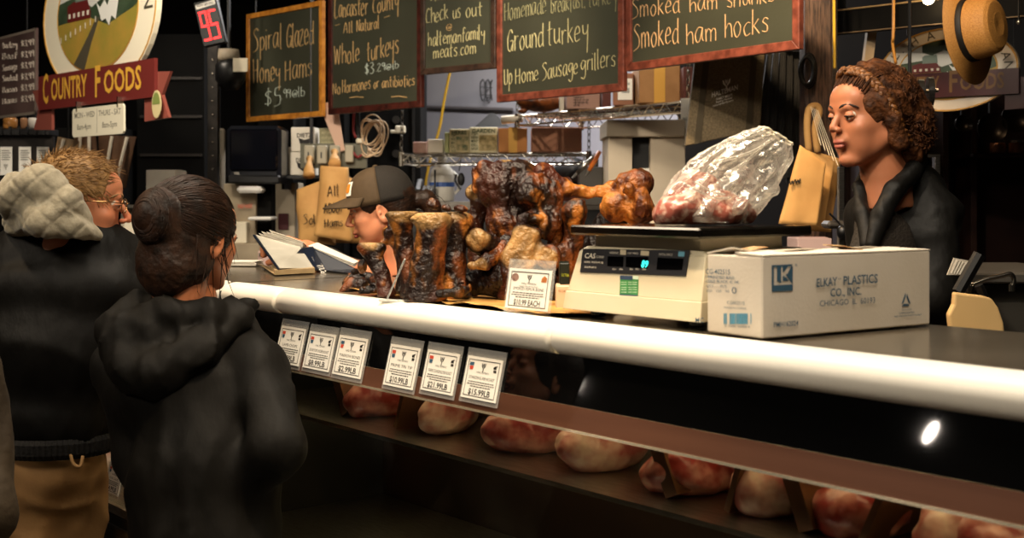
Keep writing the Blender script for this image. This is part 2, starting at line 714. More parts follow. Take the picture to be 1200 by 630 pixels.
# single-stroke handwriting (x-height 6, ascender 10, descender -4)
HW = {
    'a': '4.2|4,5.6 2,6.2 .2,3.4 .9,.2 2.6,.6 3.9,5.2|4,6 3.9,1.5 4.6,.1', 'b': '4|.4,10 .4,0|.4,4.5 2,6 3.9,3.4 2.6,.1 .5,.8',
    'c': '3.6|3.6,5.4 2,6 .3,3.2 1.4,.1 3.6,1', 'd': '4.4|4,5.2 2.2,6 .2,3.2 1.4,0 4,1.6|4,10 3.9,1.6 4.6,0',
    'e': '3.8|.3,3 3.4,3.6 3,5.8 1.6,6 .2,3.2 1.2,.1 3.7,1', 'f': '3.4|3.6,9.2 2.4,10.2 1.4,8 1.2,-1|0,5.6 3,6',
    'g': '4.2|3.9,5.4 2,6.2 .2,3.8 1.6,1.2 3.8,4|4,6 4,-1.5 2.4,-4.2 .3,-3', 'h': '4.2|.4,10 .5,0|.5,3.6 2.4,6 3.7,4.4 3.9,0',
    'i': '1.2|.5,6 .6,0|.6,8.2 .8,8.6', 'j': '2|1.2,6 1,-3 0,-4|1.2,8 1.4,8.4', 'k': '4|.4,10 .5,0|3.4,6 .6,3|1,3.3 3.9,0',
    'l': '1.4|.5,10 .6,.2 1.2,0', 'm': '6|.4,6 .5,0|.5,4 1.8,6 3,4.4 3,0|3,4 4.4,6 5.4,4.6 5.6,0', 'n': '4|.4,6 .5,0|.5,4 2.2,6 3.5,4.4 3.7,0',
    'o': '4.2|2,6 .3,3.4 1.4,0 3.2,.6 3.9,3.4 3,5.8 1.8,6', 'p': '4|.4,6 .4,-4|.4,4.4 2.2,6 3.8,3.4 2.4,.2 .5,.8',
    'r': '3.2|.4,6 .5,0|.5,3.6 1.6,5.8 3.2,5.6', 's': '3.4|3.2,5.4 1.8,6.2 .5,4.6 2.8,2.4 2.4,.1 .1,.6', 't': '3.4|1.6,9.5 1.5,.8 2.6,0|.1,6 3.3,6.4',
    'u': '4.2|.4,6 .5,1.4 1.8,0 3.6,1.8|3.8,6 3.8,1 4.4,0', 'w': '5|.2,6 1.2,0 2.6,5 3.6,0 5,6', 'y': '4|.3,6 .8,3 2.4,2.6 3.6,4|3.8,6 3.4,-3.6 3.2,-4.4',
    'z': '3.6|.2,6 3.4,6 .2,0 3.6,.2', 'S': '4.6|4.2,9 2.4,10 .5,8 3.6,4.6 3.6,1 0,-.6', 'G': '5|4.6,8.6 3,10.2 .6,6.6 .6,1.6 2.8,0 4.6,3|2.6,4.6 4.9,4.8 4.6,0',
    'H': '5|.5,10 .6,0|4.5,10 4.3,0|.5,5 4.6,5.6', 'L': '4.6|.6,10 .5,.4 4.4,1', 'C': '4.6|4.4,8.8 2.6,10 .4,6 1,1 4.4,.8', 'A': '5|0,0 2.5,10 4.6,0|1,3.6 4,4',
    'N': '5|.4,0 .6,9.6 4.2,.4 4.4,10', 'W': '6.4|.2,10 1.6,0 3.2,8 4.6,0 6.2,10', 'U': '4.6|.3,10 .6,1.6 2.2,0 4,2 4.3,10', 'O': '4.6|2.3,10 .4,7 .8,1.4 2.6,0 4.2,3.4 3.8,8.6 2.2,10', 'T': '4.4|.2,9.8 4.4,10|2.3,10 2.2,0', 'P': '4.2|.5,10 .5,0|.5,9.6 3.2,9.6 3.8,6.4 .6,4.6',
    'B': '4.6|.5,10 .5,0|.5,9.8 3.6,9 3,5.6 .6,5.2|.6,5.2 4.2,4 3.4,.4 .5,.1', '$': '4|3.8,7.6 2,8.6 .5,6.6 3.4,4 3,1.4 .2,1.6|2.1,10.4 1.9,0',
    '5': '4|3.8,10 .9,9.6 .7,5.6 3.4,5 3.2,.6 .2,-.6', '9': '3.6|3.2,8.8 1.4,10 .2,7 2.2,5.4 3.3,8.8 3.2,0', '3': '3.8|.3,9.4 2.6,10 3.2,7.4 1.4,5.6 3.6,3.4 2.6,.2 0,.4',
    '2': '3.8|.3,8 2,10 3.4,7.6 .2,0 3.8,.3', '.': '1|.4,.1 .7,.4', ',': '1|.6,.4 .2,-1', '-': '3|.3,4 2.8,4.4', '~': '6|0,0 2,.7 6,.5', ' ': '2.6|',
    '@': '6|4,4 2.6,4.6 1.8,3 2.6,1.8 4,4|4,4.4 4.2,2 5.4,3 5.2,6 3,7.4 .6,5 .8,1.4 3,-.4 5,.4', "&": '4.6|4.4,0 1,7 2,9 3,7 .4,3 2,0 4.4,4',
}


def catmull(pts, n=4):
    if len(pts) < 3:
        return pts
    out = []
    q = [pts[0]] + pts + [pts[-1]]
    for i in range(1, len(q) - 2):
        p0, p1, p2, p3 = q[i - 1], q[i], q[i + 1], q[i + 2]
        for k in range(n):
            t = k / n
            out.append(tuple(0.5 * (2 * p1[j] + (p2[j] - p0[j]) * t + (2 * p0[j] - 5 * p1[j] + 4 * p2[j] - p3[j]) * t * t + (3 * p1[j] - p0[j] - 3 * p2[j] + p3[j]) * t ** 3) for j in range(len(p1))))
    out.append(pts[-1])
    return out


def handwrite(mb, s, face, p0, p1, hpx, r=0.0028, rnd=None):
    """writes s from photo point p0 to p1 (baseline) with ascender height hpx in the photo"""
    rnd = rnd or random.Random(hash(s) % 1000 if False else sum(map(ord, s)))
    x0, z0 = face.uv(*p0)
    x1, z1 = face.uv(*p1)
    ht = (face.uv((p0[0] + p1[0]) / 2, (p0[1] + p1[1]) / 2 - hpx)[1] - face.uv((p0[0] + p1[0]) / 2, (p0[1] + p1[1]) / 2)[1])
    tot = 0
    lay = []
    for ch in s:
        w, rest = HW[ch].split('|', 1) if '|' in HW[ch] else (HW[ch], '')
        w = float(w)
        lay.append((tot, w, rest))
        tot += w + (1.0 if ch != ' ' else 0)
    tot -= 1.0
    kx = math.hypot(x1 - x0, z1 - z0) / tot
    dx, dz = (x1 - x0) / math.hypot(x1 - x0, z1 - z0), (z1 - z0) / math.hypot(x1 - x0, z1 - z0)
    kz = ht / 10
    for tx, w, rest in lay:
        if not rest:
            continue
        jx, jz, js = rnd.uniform(-.3, .3), rnd.uniform(-.4, .4), rnd.uniform(.92, 1.08)
        for st in rest.split('|'):
            pts = [tuple(float(q) for q in c.split(',')) for c in st.split()]
            pts = catmull([(a + rnd.uniform(-.1, .1), b * js + rnd.uniform(-.15, .15)) for a, b in pts])
            path = []
            for a, b in pts:
                X = (tx + a + jx) * kx
                Z = (b + jz) * kz
                u, v = x0 + dx * X, z0 + dz * X + Z
                path.append(face.O + face.ax * u + face.az * v + face.n * 0.0012)
            if len(path) < 2:
                continue
            mb.tube(path, [r * rnd.uniform(.75, 1.15) for _ in path], 4)

# ------------------------------------------------------------------ the room
XL, XR, YF, YB, ZC = -10.6, 2.6, -2.4, 5.7, 3.3
m_floor = mat('floor_tile', '#5a5048', '#3f3833', 3, rough=0.5, bump=0.1)
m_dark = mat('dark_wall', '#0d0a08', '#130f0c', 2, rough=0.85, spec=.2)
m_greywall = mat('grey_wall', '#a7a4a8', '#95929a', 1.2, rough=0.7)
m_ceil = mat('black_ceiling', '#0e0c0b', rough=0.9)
m_black = mat('black_metal', '#0d0d0e', '#151414', 12, rough=0.45)
m_blackpl = mat('black_plastic', '#0b0b0c', rough=0.4)
m_white = mat('white_plastic', '#e9e6df', rough=0.35)
m_cream = mat('cream_plastic', '#d8cfb8', '#cfc5ad', 5, rough=0.45)
m_steel = mat('stainless_steel', '#a9a49c', '#8d8880', 30, rough=0.28, metal=1.0, stretch=(1, 8, 8))
m_chrome = mat('chrome_wire', '#cfc8ba', rough=0.22, metal=1.0)
m_card = mat('carton_board', '#a97c4e', '#9a6f44', 14, rough=0.8)
m_kraft = mat('kraft_paper', '#c89a5c', '#b98a4f', 10, rough=0.75, bump=0.25, bscale=22, bdist=0.01)
m_ink = mat('black_ink', '#17130f', rough=0.7)
m_paper = mat('white_paper', '#eeebe2', rough=0.7)
m_blue = mat('blue_ink', '#33566e', rough=0.7)
m_red = mat('red_ink', '#c4452f', rough=0.7)


def shell(name, c, s, m):
    o = MB().box(c, s).build(name, m)
    return tag(o, kind='structure')


shell('floor', ((XL + XR) / 2, (YF + YB) / 2, -0.05), (XR - XL, YB - YF, 0.1), m_floor)
shell('ceiling', ((XL + XR) / 2, (YF + YB) / 2, ZC + 0.05), (XR - XL, YB - YF, 0.1), m_ceil)
shell('wall_left', (XL - 0.05, (YF + YB) / 2, ZC / 2), (0.1, YB - YF, ZC), m_dark)
shell('wall_right', (XR + 0.05, (YF + YB) / 2, ZC / 2), (0.1, YB - YF, ZC), m_dark)
shell('wall_front', ((XL + XR) / 2, YF - 0.05, ZC / 2), (XR - XL, 0.1, ZC), m_dark)
shell('wall_back', ((XL - 8.0) / 2, YB + 0.05, ZC / 2), (-8.0 - XL, 0.1, ZC), m_dark)
shell('wall_back_grey', ((-8.0 - 5.2) / 2, YB + 0.05, ZC / 2), (2.8, 0.1, ZC), m_greywall)
shell('wall_back_right', ((-5.2 + XR) / 2, YB + 0.05, ZC / 2), (XR + 5.2, 0.1, ZC), m_dark)

# bare bulbs hanging in the customers' aisle, mirrored in the black front of the case
for i, (x, y, z) in enumerate(((-2.89, -2.08, 2.2), (-4.66, -1.70, 2.03))):
    t = thing('pendant_lamp', ['bare pendant bulb in the aisle, mirrored under the carton', 'bare pendant bulb in the aisle, mirrored right of the price cards'][i], 'lamp', (x, y, z))
    MB().ell((x, y, z), (.022, .022, .055), 20, 14, rot=Matrix.Rotation(R(18), 4, 'Y')).build('bulb', mat('pendant_glow', '#ffeedd', emit=60), t, smooth=True)
    MB().lathe([(.02, .06), (.022, .10), (.012, .11)], (x, y, z), seg=14).build('socket', m_black, t)
    MB().tube([(x, y, z + .1), (x, y, ZC)], .004, 6).build('cable', m_black, t)

# ------------------------------------------------------------------ the deli case and its counter
ZT = 1.30            # counter top
YG = 1.312           # front glass line at the top
CXL, CXM, CXR = -4.6, -2.60, 0.9
m_top = mat('counter_top', '#7d7364', '#6b6254', 5, rough=0.16, metal=.55)
m_bump = mat('bumper_vinyl', '#f0ebdf', rough=0.38)
m_blackglass = mat('black_glass', '#070707', rough=0.03, spec=0.6)
m_brownband = mat('bronze_strip', '#6e4937', '#5c3b2c', 4, rough=0.3, metal=0.35, stretch=(0.4, 6, 6))  # brown, slightly metallic band below the black fascia
m_glass = bpy.data.materials.new('clear_glass')
m_glass.use_nodes = True
_n = m_glass.node_tree
_n.nodes.clear()
_o = _n.nodes.new('ShaderNodeOutputMaterial')
_t = _n.nodes.new('ShaderNodeBsdfTransparent')
_g = _n.nodes.new('ShaderNodeBsdfGlossy')
_g.inputs['Roughness'].default_value = 0.02
_lw = _n.nodes.new('ShaderNodeLayerWeight')
_lw.inputs[0].default_value = .5
_pw = _n.nodes.new('ShaderNodeMath')
_pw.operation = 'POWER'
_pw.inputs[1].default_value = 4
_f = _n.nodes.new('ShaderNodeMapRange')
_f.inputs['To Min'].default_value = .03
_f.inputs['To Max'].default_value = .55
_n.links.new(_lw.outputs['Facing'], _pw.inputs[0])
_n.links.new(_pw.outputs[0], _f.inputs[0])
_m = _n.nodes.new('ShaderNodeMixShader')
_t.inputs[0].default_value = (0.9, 0.92, 0.9, 1)
_n.links.new(_f.outputs[0], _m.inputs[0])
_n.links.new(_t.outputs[0], _m.inputs[1])
_n.links.new(_g.outputs[0], _m.inputs[2])
_n.links.new(_m.outputs[0], _o.inputs[0])


def slopeY(z):
    return YG - 0.25 * (1.25 - z)


def slab(name, z0, z1, x0, x1, th, m, parent, off=0.0):
    """a panel following the sloping front between two heights"""
    y0, y1 = slopeY(z0) + off, slopeY(z1) + off
    mb = MB()
    mb.frustum([(x0, y0, z0), (x1, y0, z0), (x1, y0 + th, z0), (x0, y0 + th, z0)], [(x0, y1, z1), (x1, y1, z1), (x1, y1 + th, z1), (x0, y1 + th, z1)])
    return mb.build(name, m, parent)


def bumper(x0, x1, parent):
    mb = MB()
    prof = []
    for k in range(15):
        a = R(-100 + 210 * k / 14)
        prof.append((1.330 - 0.035 * math.cos(a - R(0)) * 1.0, 1.2745 + 0.0285 * math.sin(a)))
    prof = [(1.352, 1.246)] + prof[1:-1] + [(1.352, 1.301)]
    n = len(prof)
    vs, fs = [], []
    xs = [(x0, .72), (x0 + .006, .93), (x0 + .014, 1), (x1 - .003, 1), (x1, .97)]
    for x, sc in xs:
        vs += [(x, 1.335 + (y - 1.335) * sc, 1.2745 + (z - 1.2745) * sc) for y, z in prof]
    for i in range(len(xs) - 1):
        for k in range(n):
            k2 = (k + 1) % n
            fs.append((i * n + k, (i + 1) * n + k, (i + 1) * n + k2, i * n + k2))
    fs += [tuple(range(n)), tuple(reversed(range((len(xs) - 1) * n, len(xs) * n)))]
    mb.add(vs, fs)
    return mb.build('bumper', m_bump, parent, smooth=True)


def deli_case(x0, x1, segs, label, front):
    t = thing('deli_case', label, 'deli case', ((x0 + x1) / 2, 1.5, 0))
    mb = MB().box(((x0 + x1) / 2, 1.545, 0.33), (x1 - x0, 0.44, 0.66))
    mb.build('base', m_black, t)
    mb = MB().box(((x0 + x1) / 2, 1.51, 0.04), (x1 - x0 - .04, 0.42, 0.08))
    mb.build('kick_plate', m_steel, t)
    MB().box(((x0 + x1) / 2, 1.548, 1.290), (x1 - x0, 0.404, 0.016)).build('countertop', m_top, t)
    MB().box(((x0 + x1) / 2, 1.36, 1.262), (x1 - x0, 0.03, 0.036)).box(((x0 + x1) / 2, 1.74, 1.262), (x1 - x0, 0.02, 0.036)).build('top_rail', m_black, t)
    for a, b in segs:
        bumper(a, b, t)
    slab('fascia', 1.177, 1.25, x0, x1, 0.004, m_blackglass, t)
    slab('bronze_strip', 1.143, 1.1765, x0, x1, 0.004, m_brownband, t)
    slab('light_strip', 1.139, 1.1428, x0, x1, 0.003, mat('bright_edge', '#f3e3c4', rough=0.2, metal=0.8), t, -0.0015)
    slab('glass_panel', 0.71, 1.1385, x0, x1, 0.003, m_glass, t)
    slab('bottom_rail', 0.665, 0.71, x0, x1, 0.006, m_steel, t, -0.004)
    MB().box(((x0 + x1) / 2, 1.755, 0.95), (x1 - x0, 0.012, 0.62)).build('back_panel', mat('case_back', '#2a1c14', '#1a120d', 3, rough=0.4), t)
    for x in (x0 + .01, x1 - .01):
        MB().frustum([(x - .008, slopeY(.67) + .01, .67), (x + .008, slopeY(.67) + .01, .67), (x + .008, 1.745, .67), (x - .008, 1.745, .67)],
                     [(x - .008, YG + .012, 1.28), (x + .008, YG + .012, 1.28), (x + .008, 1.745, 1.28), (x - .008, 1.745, 1.28)]).build('end_panel', m_black, t)
    MB().box(((x0 + x1) / 2, 1.535, 1.035), (x1 - x0 - .06, 0.40, 0.008)).build('shelf', m_steel, t)
    MB().box(((x0 + x1) / 2, 1.46, 0.745), (x1 - x0 - .04, 0.56, 0.02)).build('deck', m_steel, t)
    MB().tube([(x0 + .06, 1.40, 1.20), (x1 - .06, 1.40, 1.20)], 0.010, 10).build('lamp_tube', mat('lamp_tube', '#ffdca0', emit=6.0), t)
    MB().tube([(x0 + .06, 1.66, 1.012), (x1 - .06, 1.66, 1.012)], 0.008, 10).build('lamp_tube', mat('lamp_tube', '#ffdca0'), t)  # unseen second tube, added to brighten the lower deck
    return t


m_case = deli_case(CXM, CXR, [(-2.58, -2.335), (-2.331, -1.4625), (-1.4585, 0.89)], 'long black deli case with white rounded bumper under the smoked bones and scale', 1)
deli_case(CXL, CXM - 0.02, [(CXL + .01, CXM - .03)], 'second deli case at the far end, behind the two customers', 0)

# things inside the case ------------------------------------------------
m_meat = mat('raw_meat', '#8e2f2a', '#c98a7c', 26, rough=0.3, contrast=(.45, .7), bump=.3, bscale=40, spec=.7)
m_meat2 = mat('raw_pork', '#b0605a', '#e3c3b2', 22, rough=0.3, contrast=(.4, .65), bump=.3, bscale=40, spec=.7)
m_tray = mat('white_tray', '#d9d4cc', rough=.4)


def meat_blob(name, label, c, r, m, seed, cat='meat', group=None, rot=0.0):
    s = SDF([c[i] - r[i] * 1.35 for i in range(3)], [c[i] + r[i] * 1.35 for i in range(3)], max(r) / 18)
    rm = Matrix.Rotation(rot, 4, 'Z')
    s.ell(c, r, .01, rm)
    s.ell((c[0] + r[0] * .35, c[1], c[2] + r[2] * .3), (r[0] * .6, r[1] * .8, r[2] * .7), .01, rm)
    s.warp(lambda x, y, z: snoise(x, y, z, 4 / max(r), seed) * min(r) * .22)
    V, F_ = s.mesh()
    lo = V[:, 2].min()
    V[:, 2] = np.maximum(V[:, 2], c[2] - r[2] * .75)
    V[:, 2] += (c[2] - r[2]) - V[:, 2].min()
    o = link_mesh(name, V, F_, m, None, True)
    return tag(o, label, cat, group)


rr = random.Random(3)
k = 0
for i, (px, py, rx, mm) in enumerate([(1185, 612, .075, m_meat), (1120, 640, .06, m_meat2), (1010, 640, .07, m_meat), (905, 615, .06, m_meat2), (800, 600, .075, m_meat), (700, 575, .06, m_meat2), (610, 550, .07, m_meat), (520, 525, .055, m_meat2), (440, 505, .06, m_meat)]):
    p = onY(px, py, 1.455)
    lab = ['red roast on the case shelf at the right edge of the view', 'pale pink loin beside the red roast at the right end of the case',
           'red cut on the case shelf under the long side of the carton', 'pink loin behind the case glass under the near corner of the carton', 'large red roast behind the glass below the scale',
           'pink loin behind the glass below the bone price sign', 'red cut behind the glass right of the row of price cards', 'pink loin behind the glass below the right hand price cards',
           'red cut behind the glass below the left hand price cards'][i]
    meat_blob('meat_cut', lab, (p.x, 1.47, 1.0395 + .045), (rx * .85, .085, .045), mm, 10 + i, 'meat', None, rr.uniform(-.5, .5))
# lower deck, glimpsed between the two customers
for i in range(5):
    x = -3.20 + i * .125
    lab = ['pink cut on the lower deck at the far left of the gap', 'white wrapped pork on the lower deck between the customers', 'red cut on the lower deck behind the small card',
           'pale cut on the lower deck right of the small card', 'red cut on the lower deck hidden by the woman'][i]
    meat_blob('meat_cut', lab, (x, 1.34, .757 + .045), (.048, .07, .045), [m_meat2, mat('fat', '#e6d3c4', '#d59c8c', 20, rough=.35, contrast=(.5, .7)), m_meat, m_meat2, m_meat][i], 30 + i)


m_reflboard = mat('case_divider', '#6b4428', '#4f3019', 12, rough=.4)  # brown boards added in place of reflections in the case glass
for i, x in enumerate((-2.22, -2.0, -1.30, -1.16, -1.05, -.93)):
    o = MB().box((x, 1.56, 1.085), (.010 if i % 2 else .026, .34, .09), Matrix.Rotation(R((-28, 20, -25, 18, -22, 24)[i]), 4, 'Y')).build('case_divider', m_reflboard)
    tag(o, ['brown divider inside the case below the second price card', 'brown divider inside the case below the fourth price card', 'brown divider in the case below the counter scale', 'thin brown divider in the case below the carton corner',
            'wide brown divider in the case below the carton side', 'thin brown divider in the case beside the right hand meat'][i], 'divider', 'dividers inside the deli case')
# ------------------------------------------------------------------ price cards
def logo(mb, O, ax, az, s, off=.0006):
    """two split wings over a stem"""
    def pr(poly):
        mb.prism([(x * s, y * s) for x, y in poly], O, ax, az, .0002, off)
    pr([(-.12, -.2), (-.42, .12), (-.5, .62), (-.3, .5), (-.22, .18), (-.04, -.04)])
    pr([(.12, -.2), (.42, .12), (.5, .62), (.3, .5), (.22, .18), (.04, -.04)])
    pr([(-.1, .12), (-.16, .6), (-.02, .5), (.0, .15)])
    pr([(.1, .12), (.16, .6), (.04, .5), (.03, .15)])
    pr([(-.05, -.75), (-.1, -.15), (.1, -.15), (.05, -.75)])


m_sleeve = mat('clear_sleeve', '#f2f2ee', rough=.12, alpha=.16, spec=.8)
m_orange = mat('orange_ink', '#c77b3c', '#8b4a22', 60, rough=.7)


def frame_lines(mb, O, ax, az, x0, y0, x1, y1, t, off):
    for a, b, c, d in ((x0, y0, x1, y0 + t), (x0, y1 - t, x1, y1), (x0, y0, x0 + t, y1), (x1 - t, y0, x1, y1)):
        mb.prism([(a, b), (c, b), (c, d), (a, d)], O, ax, az, .0002, off)


def price_card(O, ax, az, w, h, title, price, label, group=None, badge='red', sleeve=True, sub=None, cat='price card', name='price_card'):
    """O: lower left corner of the card"""
    ax, az, O = Vector(ax).normalized(), Vector(az).normalized(), Vector(O)
    n = ax.cross(az).normalized()
    t = thing(name, label, cat, O + ax * w / 2, math.atan2(ax.y, ax.x), group)
    C_ = O + ax * w / 2
    mb = MB()
    mb.prism([(-w / 2, 0), (w / 2, 0), (w / 2, h), (-w / 2, h)], C_, ax, az, .0012)
    mb.build('card', m_paper, t)
    if sleeve:
        e = .05 * w
        MB().prism([(-w / 2 - e, -e * 1.6), (w / 2 + e, -e * 1.6), (w / 2 + e, h + e * 3), (-w / 2 - e, h + e * 3)], C_, ax, az, .0008, -.0012).build('sleeve', m_sleeve, t)
    f = .0014
    mb = MB()
    frame_lines(mb, C_, ax, az, -w * .44, h * .06, w * .44, h * .93, w * .012, f)
    logo(mb, C_ + az * h * .77, ax, az, h * .16, f)
    mb.text('HALTEMAN', C_ + az * h * .615, ax, az, h * .05, w * .34, off=f)
    if sub:
        mb.text(sub, C_ + az * h * .55, ax, az, h * .035, w * .45, off=f)
    mb.text(title, C_ + az * h * .47, ax, az, h * .075, w * min(.72, .06 * len(title)), off=f)
    for j in range(3):      # the small print is too fine to read
        y = .395 - j * .055
        ww = [.36, .38, .28][j]
        x = -ww
        q = random.Random(j + len(title))
        while x < ww:
            l_ = q.uniform(.03, .08)
            mb.prism([(x * w, y * h), (min(x + l_, ww) * w, y * h), (min(x + l_, ww) * w, (y + .02) * h), (x * w, (y + .02) * h)], C_, ax, az, .0002, f)
            x += l_ + .018
    mb.text(price, C_ + az * h * .10, ax, az, h * .14, w * .62, off=f, bold=.03)
    mb.build('lettering', m_ink, t)
    bx, by = -w * .34, h * .78
    if badge == 'round':
        poly = [(bx + w * .085 * math.cos(a * PI / 9), by + h * .1 * math.sin(a * PI / 9)) for a in range(18)]
        MB().prism(poly, C_, ax, az, .0002, f).build('round_badge', mat('plum_ink', '#6a4a44', '#98786a', 90, rough=.7), t)
        MB().prism([(w * .28, h * .7), (w * .4, h * .7), (w * .41, h * .8), (w * .35, h * .86), (w * .29, h * .8)], C_, ax, az, .0002, f).build('picture', m_orange, t)
    else:
        top, bot = (m_red, m_blue) if badge == 'red' else (m_blue, m_red)
        MB().prism([(bx - w * .06, by), (bx + w * .06, by), (bx + w * .06, by + h * .08), (bx - w * .06, by + h * .08)], C_, ax, az, .0002, f).build('badge_top', top, t)
        MB().prism([(bx - w * .045, by - h * .1), (bx + w * .045, by - h * .1), (bx + w * .055, by - h * .01), (bx - w * .055, by - h * .01)], C_, ax, az, .0002, f).build('badge_bottom', bot, t)
        mb = MB()
        cx = w * .33
        mb.prism([(cx - w * .05, by - h * .02), (cx + w * .03, by - h * .02), (cx + w * .03, by + h * .03), (cx + w * .06, by + h * .07), (cx + w * .01, by + h * .06), (cx - w * .05, by + h * .03)], C_, ax, az, .0002, f)
        mb.prism([(cx - w * .04, by - h * .1), (cx + w * .04, by - h * .1), (cx + w * .04, by - h * .04), (cx - w * .04, by - h * .04)], C_, ax, az, .0002, f)
        mb.build('steer_mark', m_ink, t)
    return t


azc = Vector((0, .2425, .970))
FG = Face((0, YG - .0045, 1.25), (1, 0, 0), azc)
cards = [((331, 381), (325, 424), (359.5, 384.5), 'LAMB CHOPS', '$15.99LB', 'red', 'LAMB CHOPS price card, leftmost of the six on the case front'),
         ((364, 387.5), (356, 430), (395, 390.5), 'BONE FOR UNDER ROAST', '$8.99LB', 'red', '$8.99LB price card, second from the left on the case front'),
         ((399, 392), (390, 437.5), (432, 398), 'MARROW BONES', '$2.99LB', 'blue', 'MARROW BONES price card, third on the case front'),
         ((459, 402.5), (449, 450), (494, 406), 'PRIME TRI TIP', '$10.99LB', 'red', 'PRIME TRI TIP price card, fourth on the case front'),
         ((502.5, 409), (493, 456), (540, 414), 'PRIME STANDING RIB ROAST', '$21.99LB', 'red', 'PRIME STANDING RIB ROAST price card, fifth on the case front'),
         ((549.5, 416), (539, 464), (590.5, 422.5), 'STANDING RIB ROAST', '$15.99LB', 'blue', 'STANDING RIB ROAST price card, rightmost of the six on the case front')]
for tl, bl, tr, ti, pr, bd, lab in cards:
    a, b, c = FG.uv(*tl), FG.uv(*bl), FG.uv(*tr)
    w = c[0] - a[0]
    h = a[1] - b[1]
    O = FG.O + FG.ax * a[0] + FG.az * b[1]
    price_card(O, FG.ax, FG.az, w, h, ti, pr, lab, 'price cards on the case front', bd)

# the card glimpsed low between the customers
Fg2 = Face((0, slopeY(.8) - .012, .8), (1, 0, 0), azc)
a, b = Fg2.uv(131, 541), Fg2.uv(122, 574)
wv = Fg2.uv(148, 545)[0] - a[0]
price_card(Fg2.O + Fg2.ax * b[0] + Fg2.az * b[1], Fg2.ax, Fg2.az, wv, a[1] - b[1], 'PORK CHOPS', '$4.99LB', 'small cream price card low on the case between the two customers', None, 'red')

# the standing sign for the bones
Fs = Face(onZ(590, 363, ZT + .004), (Vector((1, 0, 0))), Vector((0, .16, .987)))
a, b, c = Fs.uv(601, 314), Fs.uv(592.5, 360), Fs.uv(651, 316)
sg = price_card(Fs.O + Fs.ax * b[0] + Fs.az * max(b[1], .004), Fs.ax, Fs.az, c[0] - a[0], a[1] - b[1], 'SMOKED FEMUR BONE', '$10.99 EACH', 'standing white SMOKED FEMUR BONE sign reading $10.99 EACH', None, 'round', True, 'MADE FOR YOUR DOG', 'sign', 'bone_sign')
q = onZ(621, 364, ZT)
MB().box((q.x, q.y + .004, ZT + .006), (.028, .022, .012), bev=.002).build('foot_clip', mat('clear_clip', '#dfe3e0', rough=.2, alpha=.7), sg)

# ------------------------------------------------------------------ the scale
def box_of(name, m, t, c, s, rot=None, bev=0.0, label=None):
    return MB().box(c, s, rot, bev).build(name, m, t, label=label)


Y0b, Y0t = 1.392, 1.418
sx0, sx1 = -1.512, -1.234
t = thing('counter_scale', 'cream electronic counter scale with a dark display strip', 'scale', ((sx0 + sx1) / 2, 1.53, ZT))
m_scale = mat('scale_body', '#d9cfb4', '#d2c7aa', 4, rough=0.42)
zb, zm, zt = ZT + .012, ZT + .042, ZT + .116
mb = MB()
mb.frustum([(sx0 - .012, Y0b - .004, zb), (sx1 + .012, Y0b - .004, zb), (sx1 + .012, 1.68, zb), (sx0 - .012, 1.68, zb)],
           [(sx0 - .010, Y0b + .002, zm), (sx1 + .010, Y0b + .002, zm), (sx1 + .010, 1.68, zm), (sx0 - .010, 1.68, zm)])
mb.frustum([(sx0 - .008, Y0b + .004, zm), (sx1 + .008, Y0b + .004, zm), (sx1 + .008, 1.678, zm), (sx0 - .008, 1.678, zm)],
           [(sx0 + .002, Y0t - .004, zt - .008), (sx1 - .000, Y0t - .004, zt - .008), (sx1, 1.67, zt - .008), (sx0 + .002, 1.67, zt - .008)])
mb.frustum([(sx0 + .002, Y0t - .004, zt - .008), (sx1 - .000, Y0t - .004, zt - .008), (sx1, 1.67, zt - .008), (sx0 + .002, 1.67, zt - .008)],
           [(sx0 + .012, Y0t + .004, zt), (sx1 - .01, Y0t + .004, zt), (sx1 - .01, 1.66, zt), (sx0 + .012, 1.66, zt)])
mb.box(((sx0 + sx1) / 2, 1.53, zt + .010), (sx1 - sx0 - .05, .2, .02))
mb.box((sx1 + .0085, 1.54, zm + .028), (.010, .24, .012), bev=.003)
mb.build('body', m_scale, t, bevel=.002)
for x in (sx0 + .03, sx1 - .03):
    for y in (1.43, 1.64):
        MB().lathe([(.011, 0), (.013, .003), (.012, .013)], (x, y, ZT), seg=12).build('foot', m_blackpl, t)
m_platter = mat('platter_steel', '#3b3731', '#2a2723', 9, rough=0.13, metal=0.9)
MB().box(((sx0 + sx1) / 2 + .004, 1.53, ZT + .1435), (sx1 - sx0 + .006, .275, .016), bev=.003).build('platter', m_platter, t)
FS_ = Face((sx0, Y0b + .004, zm), (1, 0, 0), Vector((0, Y0t - .004 - Y0b - .004, zt - .008 - zm)))
az = FS_.az


def quad_px(pts):
    return [FS_.uv(*p) for p in pts]


MB().prism(quad_px([(680.5, 319), (684, 291.5), (809, 293.5), (804.5, 323.5)]), FS_.O, FS_.ax, az, .0015, .0005).build('display_panel', mat('panel_grey', '#26262a', rough=.3), t)
mb = MB()
for p in ([(713, 312), (713.5, 300.5), (732, 301), (731.5, 313)], [(734.5, 313), (735, 301), (761, 301.5), (760, 315)], [(770.5, 316), (772, 302), (802, 303.5), (800.5, 316.5)]):
    mb.prism(quad_px(p), FS_.O, FS_.ax, az, .0005, .0022)
mb.build('display_window', mat('display_black', '#050506', rough=.08), t)
mb = MB()


